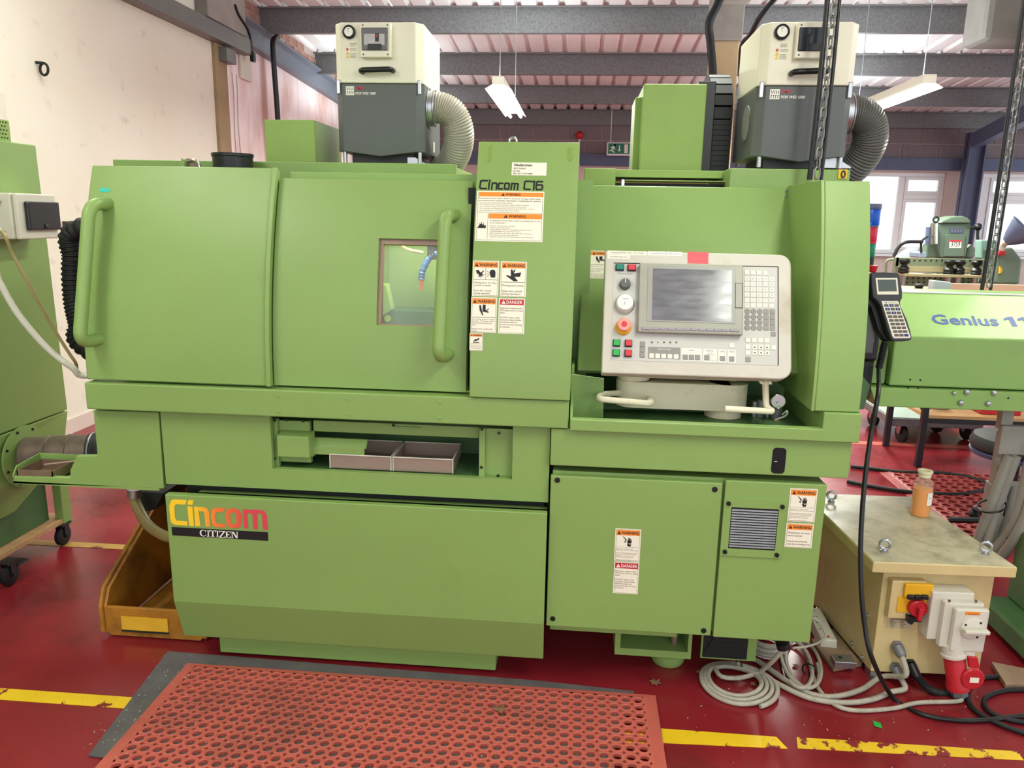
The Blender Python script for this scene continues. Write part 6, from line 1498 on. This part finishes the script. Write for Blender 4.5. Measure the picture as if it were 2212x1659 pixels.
for i in range(9):
    y=690+55.5*i
    for j in range(3):
        x=508+19*i+j*(77-.4*i); b_=(i,j) in ((0,1),(1,0),(1,2),(2,1),(8,2))
        MB().spoly(PP,[Q(x-32,y-19),Q(x+30,y-19),Q(x+36,y+19),Q(x-26,y+19)],.0019,.0032).build('remote_key',bl if b_ else gk,kp)
tx=MB(); a=Q(545,657); b=Q(668,657); put_text(tx,PP,'IEMCA',a[0],a[1],width=b[0]-a[0],height=.0038,w=.0021); 
tx.sflat(PP,[Q(475,640),Q(505,648),Q(530,640),Q(508,662)],.0021); tx.build('maker_lettering','ink',kp)
aa=MB()
for (i,j,dx,dy) in ((0,1,0,1),(1,0,-1,0),(1,2,1,0),(2,1,0,-1)):
    y=690+55.5*i; x=508+19*i+j*77; u,v=Q(x,y); f=.0022; aa.sflat(PP,[(u+dx*f,v+dy*f),(u-dy*f,v+dx*f),(u-dx*f,v-dy*f),(u+dy*f,v-dx*f)],.0035)
aa.build('arrow_symbols','white',kp)
u,v=Q(370,190); MB().lathe(PP.P(u,v,-.035),(0,0,1),[(.012,0),(.014,.004),(.019,.022),(.017,.025),(0,.025)],20).build('stop_knob','redp',pe,smooth=True)
c0=PP.P(*Q(560,1240),-.03); c1=PP.P(*Q(465,1640),-.03)
MB().tube(spline([c0,c0*.5+c1*.5,c1],20),.012,12,rf=lambda i:.013 if i%3 else .010).build('strain_relief','black',pe,smooth=True)
MB().box((.90,2.66,1.26),(.94,yF-.02,1.30)).build('holder_arm','black',bf,bevel=.005)
cb=[c1]+[at(x,y,Y_) for x,y,Y_ in ((1897,850,2.5),(1881,940,2.46),(1868,1040,2.40),(1860,1150,2.33),(1860,1260,2.28),(1868,1350,2.25),(1885,1425,2.22))]+fz([(1930,1508),(1990,1542),(2060,1555),(2130,1555),(2230,1544)],.0075)
tag(MB().tube(spline(cb,10),.0075,12).build('pendant_cable','black',smooth=True),'long black cable hanging from the handheld remote to the floor','cable')

# ================================================================== BEHIND THE FEEDER
# perforated tool rack with tool holders
RY=6.25; RK=front(RY)
rk=thing('tool_rack',(2.75,RY,0),'grey-green perforated tool rack behind the bar feeder','rack')
def rkb(name,p0,p1,Y_,d,mt='rackg'): return fbox(name,p0,p1,Y_,d,mt,.003,rk)
M['rackg']=mat('grey_green_enamel',(128,140,112),.45,var=.06,vscale=5)
MB().box((at(1936,560,RY).x,RY,.02),(at(1942,560,RY).x,RY+.05,at(1940,556,RY).z)).build('rack_post','rackg',rk); MB().box((at(2128,560,RY).x,RY,.02),(at(2134,560,RY).x,RY+.05,at(2130,558,RY).z)).build('rack_post','rackg',rk)
u_=rkb('perforated_panel',(1936,556),(2130,580),RY,.02); l_=rkb('perforated_panel',(1942,596),(2124,650),RY+.02,.02)
for (row_y,xs_,par,Y_) in ((563,[1951+12*i for i in range(14)],u_,RY),(601,[1960+12*i for i in range(13)],l_,RY+.02),(610,[1960+12*i for i in range(13)],l_,RY+.02)):
    S_=front(Y_); m=MB()
    for x in xs_:
        u,v=S_.uv(x,row_y); m.sbox(S_,u-.0065,v-.0065,u+.0065,v+.0065,.0005,.001)
    m.build('square_holes','ink',par)
zsF=at(2030,592,RY-.1).z
sh=MB().box((at(1938,590,RY).x,RY-.16,zsF-.02),(at(2126,590,RY).x,RY,zsF)).build('holder_shelf',mat('tan_shelf',(176,164,128),.5),rk,bevel=.003)
rkb('shelf_back',(1940,574),(2126,590),RY-.005,.005,MATS['tan_shelf'])
for x in (1985,2008):
    p=atz(x,588,zsF); MB().lathe((p.x,RY-.09,zsF+.0005),(0,0,1),[(.04,0),(.04,.0015),(0,.0015)],20).build('empty_socket','ink',sh)
names=['black tool holder at the left end of the perforated rack','black tool holder left of the paired ones on the rack','black tool holder right of its twin on the rack','black tool holder at the right end of the perforated rack']
for x,lb in zip((1951,2049,2071,2108),names):
    px_=at(x,590,RY-.09).x
    th=thing('tool_holder',(px_,RY-.09,zsF),lb,'tool holder','tool holders on the rack')
    MB().lathe((px_,RY-.09,zsF+.001),(0,0,1),[(.036,0),(.042,.012),(.036,.022),(.042,.032),(.034,.045),(.022,.055),(.022,.065),(.036,.075),(.040,.095),(.032,.108),(0,.108)],20).build('holder_flange','black',th,smooth=True)
    MB().lathe((px_,RY-.09,zsF-.021),(0,0,-1),[(.030,0),(.018,.10),(0,.10)],16).build('taper_shank','zinc',th,smooth=True)
MB().tube(fillet([at(1912,635,RY),at(1914,562,RY),at(1930,560,RY)],.04),.010,8).build('side_loop','rackg',rk,smooth=True)
MB().tube(fillet([at(2134,620,RY),at(2137,566,RY),at(2144,566,RY),at(2138,622,RY)],.03),.008,8).build('side_loop','zinc',rk,smooth=True)
tk=at(1985,621,3.75); bn=thing('back_bench',(2.6,3.9,0),'bench with a pale wooden back board behind the bar feeder','bench')
zz=at(2050,620,3.8).z
MB().box((at(1925,625,3.8).x,3.72,at(2000,634,3.8).z-.03),(4.5,4.25,at(2000,634,3.8).z)).build('bench_top','wood',bn)
MB().box((at(2052,612,3.9).x,3.9,at(2052,640,3.9).z),(4.5,3.93,at(2052,612,3.9).z)).build('back_board',mat('pink_board',(196,164,148),.6,var=.05),bn,bevel=.002)
for x in (3.3,4.4): MB().box((x,4.1,0),(x+.06,4.2,at(2000,634,3.8).z-.03)).build('bench_leg','pole',bn)
p=at(1985,620,3.78); tag(MB().lathe((p.x,3.78,at(2000,634,3.8).z),(0,0,1),[(.02,0),(.026,.006),(.026,.016),(.016,.028),(.022,.036),(.018,.045),(0,.046)],18).build('black_ball_knob','black',smooth=True),'small round black knob lying on the bench behind the feeder lid','knob')  # round black ball knob, not a known tool
tag(MB().prism([at(x,y,3.72) for x,y in [(2014,637),(2018,606),(2056,610),(2054,640)]],(0,.06,0)).build('folded_bracket',mat('pale_steel',(190,196,206),.4,.3),bevel=.004),'pale folded steel bracket against the pink board','bracket')

# milling machine in the background
MY=7.0
ml=thing('milling_machine',(3.0,MY,0),'old grey-green milling machine numbered 3759 in front of the window','milling machine')
M['mill']=mat('grey_green_machine_paint',(98,116,98),.35,var=.06,vscale=4)
def C2(x,y): return 1840+x*372/2057,420+y*372/2057
def mp_(name,pts,Y_,d,mt='mill',bev=.01,parent=None): return MB().prism([at(*C2(*p),Y_) for p in pts],(0,d,0)).build(name,mt,parent or ml,bevel=bev)
mp_('head_body',[(1030,345),(1425,345),(1400,560),(1360,755),(1060,755),(1000,590)],MY,.16)
mp_('motor_cover',[(1050,345),(1090,310),(1180,270),(1240,256),(1330,258),(1390,280),(1425,320),(1425,345)],MY-.03,.2,'mill',.03)
mp_('column',[(1040,750),(1380,750),(1400,1500),(1000,1500)],MY+.1,.2)
MB().box((at(2015,700,MY).x,MY+.05,0),(at(2110,700,MY).x,MY+.45,at(2060,680,MY+.1).z-.1)).build('pedestal','mill',ml,bevel=.01)
pnl=mp_('front_panel',[(1120,490),(1135,478),(1345,478),(1360,490),(1340,740),(1105,740)],MY-.012,.012,'mill',.004)
mp_('left_shoulder',[(900,590),(960,585),(1060,690),(1060,755),(890,755)],MY+.05,.1)
mp_('right_shoulder',[(1385,640),(1440,590),(1480,650),(1470,755),(1365,755)],MY+.05,.1)
mp_('table_end',[(800,690),(895,690),(895,760),(800,760)],MY-.1,.2,mat('light_steel',(150,166,190),.4,.4))
MB().cyl(at(*C2(985,590),MY-.05),at(*C2(990,345),MY-.05),.028,18).build('spindle_cylinder','chrome',ml,smooth=True)
MB().cyl(at(*C2(905,600),MY),at(*C2(915,390),MY),.02,12).build('draw_bar','bluegrey',ml,smooth=True)
MB().torus(at(*C2(1005,300),MY),(0,1,0),.022,.008).build('eye_bolt','dark',ml,smooth=True)
MB().tube(fillet([at(*C2(1415,400),MY-.05),at(*C2(1515,385),MY-.05),at(*C2(1500,470),MY-.05),at(*C2(1525,760),MY-.05)],.04),.012,8).build('crank_handle','dark',ml,smooth=True)
MB().sphere(at(*C2(1508,388),MY-.05),.032).build('handle_ball','black',ml,smooth=True)
MB().tube(spline([at(*C2(500,740),MY-.2),at(*C2(560,630),MY-.2),at(*C2(650,570),MY-.2),at(*C2(840,565),MY-.1)]),.014,10).build('coolant_hose','rubber',ml,smooth=True)
MB().tube(fillet([at(*C2(830,690),MY-.1),at(*C2(825,560),MY-.1),at(*C2(905,500),MY-.05)],.03),.01,8).build('coolant_pipe','dark',ml,smooth=True)
np_=mp_('name_plate',[(1172,403),(1330,403),(1328,462),(1170,462)],MY-.006,.006,'bluegrey',0)
MS=front(MY-.0065); tx=MB(); a=MS.uv(*C2(1190,440)); b=MS.uv(*C2(1315,440)); 
for k in range(4):
    u=a[0]+(b[0]-a[0])*k/3.6; tx.sface(MS,u,a[1]-.004,u+.012,a[1]+.014,.0008)
tx.build('plate_lettering','galv',np_)
lb_=mp_('number_label',[(1166,545),(1312,545),(1308,642),(1164,642)],MY-.0135,.001,'white',0)
mp_('label_band',[(1166,545),(1312,545),(1311,566),(1166,566)],MY-.0142,.0005,'redb',0,lb_)
LS=front(MY-.0136); tx=MB(); a=LS.uv(*C2(1182,622)); b=LS.uv(*C2(1290,622)); put_text(tx,LS,'3759',a[0],a[1],width=b[0]-a[0],height=.042,w=.0012); tx.build('number_lettering','ink',lb_)
mp_('work_table',[(570,745),(720,640),(800,640),(800,760),(560,760)],MY+.2,.1,mat('pale_table',(200,210,220),.3,.3))
# grinder with work lamp at the far right
GY=5.9
gm_=thing('grinding_machine',(3.7,GY,0),'squat green-grey grinding machine at the right edge','machine')
mp_('machine_body',[(1680,655),(1930,632),(2045,780),(2010,1080),(1740,1080),(1745,760)],GY,.15,'mill',.02,gm_)
mp_('side_casing',[(1548,545),(1740,545),(1800,600),(1745,770),(1545,770)],GY+.16,.1,mat('pale_teal_paint',(124,160,150),.4),.01,gm_)
mp_('base',[(1700,1070),(2010,1080),(1990,1600),(1700,1600)],GY+.05,.2,'mill',.01,gm_)
mp_('red_lever',[(1760,680),(1850,668),(1845,725),(1750,735)],GY-.05,.05,'redp',.01,gm_)
mp_('stop_plate',[(1772,860),(1800,885),(1795,930),(1768,945)],GY-.02,.02,'yellow',0,gm_)
lp_=thing('work_lamp',at(*C2(1790,650),GY-.1),'dark conical work lamp on a jointed arm at the right edge','lamp')
c0=at(*C2(1890,545),GY-.15); c1=at(*C2(1985,420),GY-.15); dd=(c1-c0).normalized()
MB().lathe(c0+V3((-.01,0,.0)),V3((.35,-.25,.4)),[(.03,-.02),(.06,.02),(.10,.09),(.115,.12),(.108,.12),(.05,.03),(0,.0)],24).build('lamp_shade','bluegrey',lp_,smooth=True)
MB().tube(fillet([at(*C2(1780,670),GY-.1),at(*C2(1800,610),GY-.1),c0],.05),.022,10).build('lamp_arm',mat('tan_arm',(176,160,148),.5),lp_,smooth=True)

# trolley, table legs, stool under the feeder
tr_=thing('platform_trolley',(2.5,5.3,0),'low grey platform trolley on black castors under the feeder','trolley')
zt5=at(1960,905,5.34).z
MB().box((at(1925,905,5.34).x,5.34,zt5-.055),(at(2125,920,5.34).x,6.1,zt5)).build('trolley_deck','galv',tr_,bevel=.004)
MB().box((at(1928,905,5.34).x,5.35,zt5+.0005),(at(2120,920,5.34).x,6.09,zt5+.006)).build('deck_sheet',mat('pale_green_sheet',(160,176,164),.4),tr_)
for (x,y) in ((1946,955),(1885,920),(2022,934),(2086,950)):
    c=atz(x,y,0); r_=.062
    MB().lathe((c.x-.02,c.y,r_+.001),(1,0.2,0),[(.02,0),(.05,.002),(r_,.008),(r_,.032),(.05,.038),(.02,.04)],24).build('castor_wheel','rubber',tr_,smooth=True)
    MB().prism([(c.x-.03,c.y-.015,r_),(c.x-.03,c.y+.02,r_),(c.x-.03,c.y+.05,zt5-.056),(c.x-.03,c.y-.04,zt5-.056)],(.006,0,0)).build('castor_fork','zinc',tr_)
wt_=thing('steel_table',(2.19,5.0,0),'black tube table frame with a wooden lower shelf behind the bottle','table')
for (x,y) in ((1913,963),(1982,1008)):
    c=atz(x,y,0); MB().box((c.x-.018,c.y-.018,0),(c.x+.018,c.y+.018,.80)).build('leg','pole',wt_,bevel=.003)
c=atz(1982,1008,0); zz=at(2090,906,c.y).z
MB().box((c.x,c.y-.015,zz-.03),(3.6,c.y+.015,zz)).build('shelf_rail','pole',wt_); MB().box((c.x,c.y-.01,zz+.0005),(3.6,c.y+.42,zz+.02)).build('lower_shelf','wood',wt_)
MB().prism([V3((c.x,c.y+.01,zz+.02)),V3((c.x,c.y+.04,zz+.02)),V3((c.x,c.y+.43,.60)),V3((c.x,c.y+.40,.60))],(.02,0,0)).build('diagonal_brace','pole',wt_)
for y in (c.y,c.y+.43): MB().box((3.56,y-.018,0),(3.6,y+.018,.80)).build('leg','pole',wt_)
MB().box((c.x-.05,c.y-.05,.80),(3.65,c.y+.5,.83)).build('table_top','wood',wt_)
p=at(2112,892,c.y+.1); tag(MB().box((p.x,c.y+.06,zz+.021),(p.x+.24,c.y+.25,zz+.075)).build('red_box','redp',bevel=.006),'red plastic box on the lower table shelf','box')
p=at(2040,888,c.y+.1); tag(MB().lathe((p.x,c.y+.2,zz+.021),(0,0,1),[(.06,0),(.065,.01),(.065,.06),(.03,.07),(0,.07)],20).build('round_tin','zinc',smooth=True),'round metal tin on the lower table shelf','tin')
so=thing('workshop_stool',(2.13,3.72,0),'stool with a padded black seat partly hidden by grey conduits','stool')
MB().lathe((2.13,3.72,.44),(0,0,1),[(0,0),(.17,.0),(.195,.02),(.20,.045),(.185,.075),(.12,.095),(0,.10)],32).build('seat_cushion',mat('black_vinyl',(44,42,42),.6,bump=.2,bscale=300),so,smooth=True)
MB().lathe((2.13,3.72,.425),(0,0,1),[(0,0),(.19,0),(.197,.02),(.19,.022)],32).build('seat_pan','bluegrey',so,smooth=True)
MB().cyl((2.13,3.72,.08),(2.13,3.72,.425),.028,14).build('gas_column','black',so,smooth=True)
for k in range(5):
    an=2*PI*k/5+.4; e=V3((2.13+.24*math.cos(an),3.72+.24*math.sin(an),.06)); MB().cyl((2.13,3.72,.09),e,.016,8).build('base_arm','black',so,smooth=True); MB().sphere((e.x,e.y,.026),.025).build('castor','rubber',so,smooth=True)

# grey conduits with black ties, bracket and dark green machine base
cg=thing('conduit_bundle',(1.68,2.95,.0),'bundle of grey cables with black ties hanging at the right edge','cable bundle')
M['condg']=mat('grey_conduit',(150,146,136),.45,var=.08,vscale=10)
paths=[[(2182,985,3.0),(2160,1040,3.0),(2138,1100,3.0),(2110,1170,3.03),(2085,1230,3.1)],[(2196,985,3.0),(2172,1050,3.0),(2150,1110,3.0),(2130,1180,3.0),(2110,1240,3.06)],
       [(2240,930,2.9),(2222,1010,2.9),(2205,1090,2.9),(2180,1150,2.92),(2140,1195,2.98),(2100,1225,3.05)],[(2250,950,2.86),(2236,1030,2.86),(2218,1110,2.86),(2190,1165,2.88),(2155,1210,2.95),(2120,1245,3.05)],
       [(2155,990,3.05),(2162,1040,3.05),(2170,1080,3.05),(2155,1130,3.05),(2145,1185,3.05)],[(2190,1050,3.06),(2178,1110,3.06),(2160,1160,3.06),(2140,1200,3.06)]]
for k,pp_ in enumerate(paths):
    MB().tube(spline([at(*q) for q in pp_],8),(.019,.017,.020,.019,.008,.014)[k],12).build('conduit','condg',cg,smooth=True)
for (x,y,Y_,R_) in ((2120,1085,3.0,.05),(2182,1150,2.9,.045)):
    MB().torus(at(x+22,y+8,Y_),(.35,.1,-1),R_,.004,20,6).build('cable_tie','black',cg,smooth=True)
fbox('support_plate',(2166,920),(2230,985),3.02,.03,'condg',.004,cg); fbox('support_tube',(2168,880),(2186,930),3.04,.04,'condg',.004,cg)
MB().box((1.70,3.06,0),(1.75,3.12,at(2170,940,3.06).z)).build('support_post','condg',cg)
fbox('junction_box',(2150,1050),(2215,1120),3.06,.08,'condg',.006,cg)
gb=thing('green_machine_base',(2.0,2.6,0),'dirty dark green machine base at the right edge behind the cabinet','machine base')
MB().box((1.60,2.35,.02),(2.4,2.88,.10)).build('base_ledge','greend',gb,bevel=.01); MB().box((1.70,2.45,.10),(2.4,2.88,.38)).build('base_body','greend',gb,bevel=.01)
MB().box((1.64,2.40,0),(1.74,2.86,.02)).box((2.25,2.40,0),(2.35,2.86,.02)).build('base_pad','dark',gb)
# long black hose lying on the back floor
hose('black_air_hose',fz([(1838,1008),(1880,1012),(1950,1020),(2030,1022),(2090,1030),(2130,1045),(2120,1060),(2060,1068),(1960,1062),(1880,1050),(1830,1040)],.012),.012,'rubber','black air hose looping over the floor and red mat behind the bottle','hose')

# ================================================================== HANGING CHAINS
def chain(x,y,zlow,ztop_,label,pitch=.030):
    t=thing('hanging_chain',(x,y,ztop_),label,'chain','chains hanging from the roof')
    def lk(ax_):
        pts=[]
        for i in range(16):
            a=2*PI*i/16; u=.0085*math.cos(a); v=.0115*math.sin(a)+(.0085 if math.sin(a)>0 else -.0085)*.9
            pts.append(V3((x+u*ax_[0],y+u*ax_[1],zlow+v+.02)))
        return MB().tube(pts,.0027,6,closed=True).build('chain_link',mat('dull_chain_steel',(132,130,126),.45,.6),t,smooth=True)
    A=lk((1,.25)); B=lk((.25,-1)); B.location.z+=pitch
    n=int((ztop_-zlow)/pitch/2)
    for k in range(1,n): part_copy(A,t,(0,0,2*pitch*k)); part_copy(B,t,(0,0,2*pitch*k))
    return t
def side_cable(x,y,z0,z1,r,label):
    tag(MB().tube([(x+.003*math.sin(k*.9),y,z0+(z1-z0)*k/12) for k in range(13)],r,10).build('hanging_cable','black',smooth=True),label,'cable')
p=at(1784,190,2.6)
chain(p.x,2.6,at(1766,388,2.6).z,zroof(2.6)-.25,'steel chain hanging in front of the right mist extractor')
side_cable(p.x-.019,2.612,at(1766,388,2.6).z,zroof(2.6)-.2,.0085,'black cable running down left of the nearer hanging chain')
side_cable(p.x+.017,2.612,at(1766,388,2.6).z,zroof(2.6)-.2,.006,'black cable running down right of the nearer hanging chain')
p=at(2165,420,3.3)
chain(p.x,3.3,ztp+.02,zroof(3.3)-.25,'steel chain hanging in front of the right hand windows')
side_cable(p.x-.016,3.315,ztp+.01,zroof(3.3)-.2,.008,'black cable hanging left of the chain by the windows')
side_cable(p.x+.018,3.315,ztp+.01,zroof(3.3)-.2,.006,'black cable hanging right of the chain by the windows')
# cables on the building column
hose('black_cable',[at(1572,-50,7.2),at(1550,10,7.2),at(1532,50,7.2),at(1535,95,7.25),at(1540,160,7.3),at(1540,230,7.3)],.035,'rubber','thick black cable bowing down the left of the tan column','cable')
hose('black_cable',[at(1712,-50,6.4),at(1672,0,6.5),at(1640,40,6.6),at(1622,75,6.8),at(1602,105,7.1),at(1600,200,7.3),at(1592,360,7.3)],.022,'rubber','black cable running down the right edge of the tan column','cable')
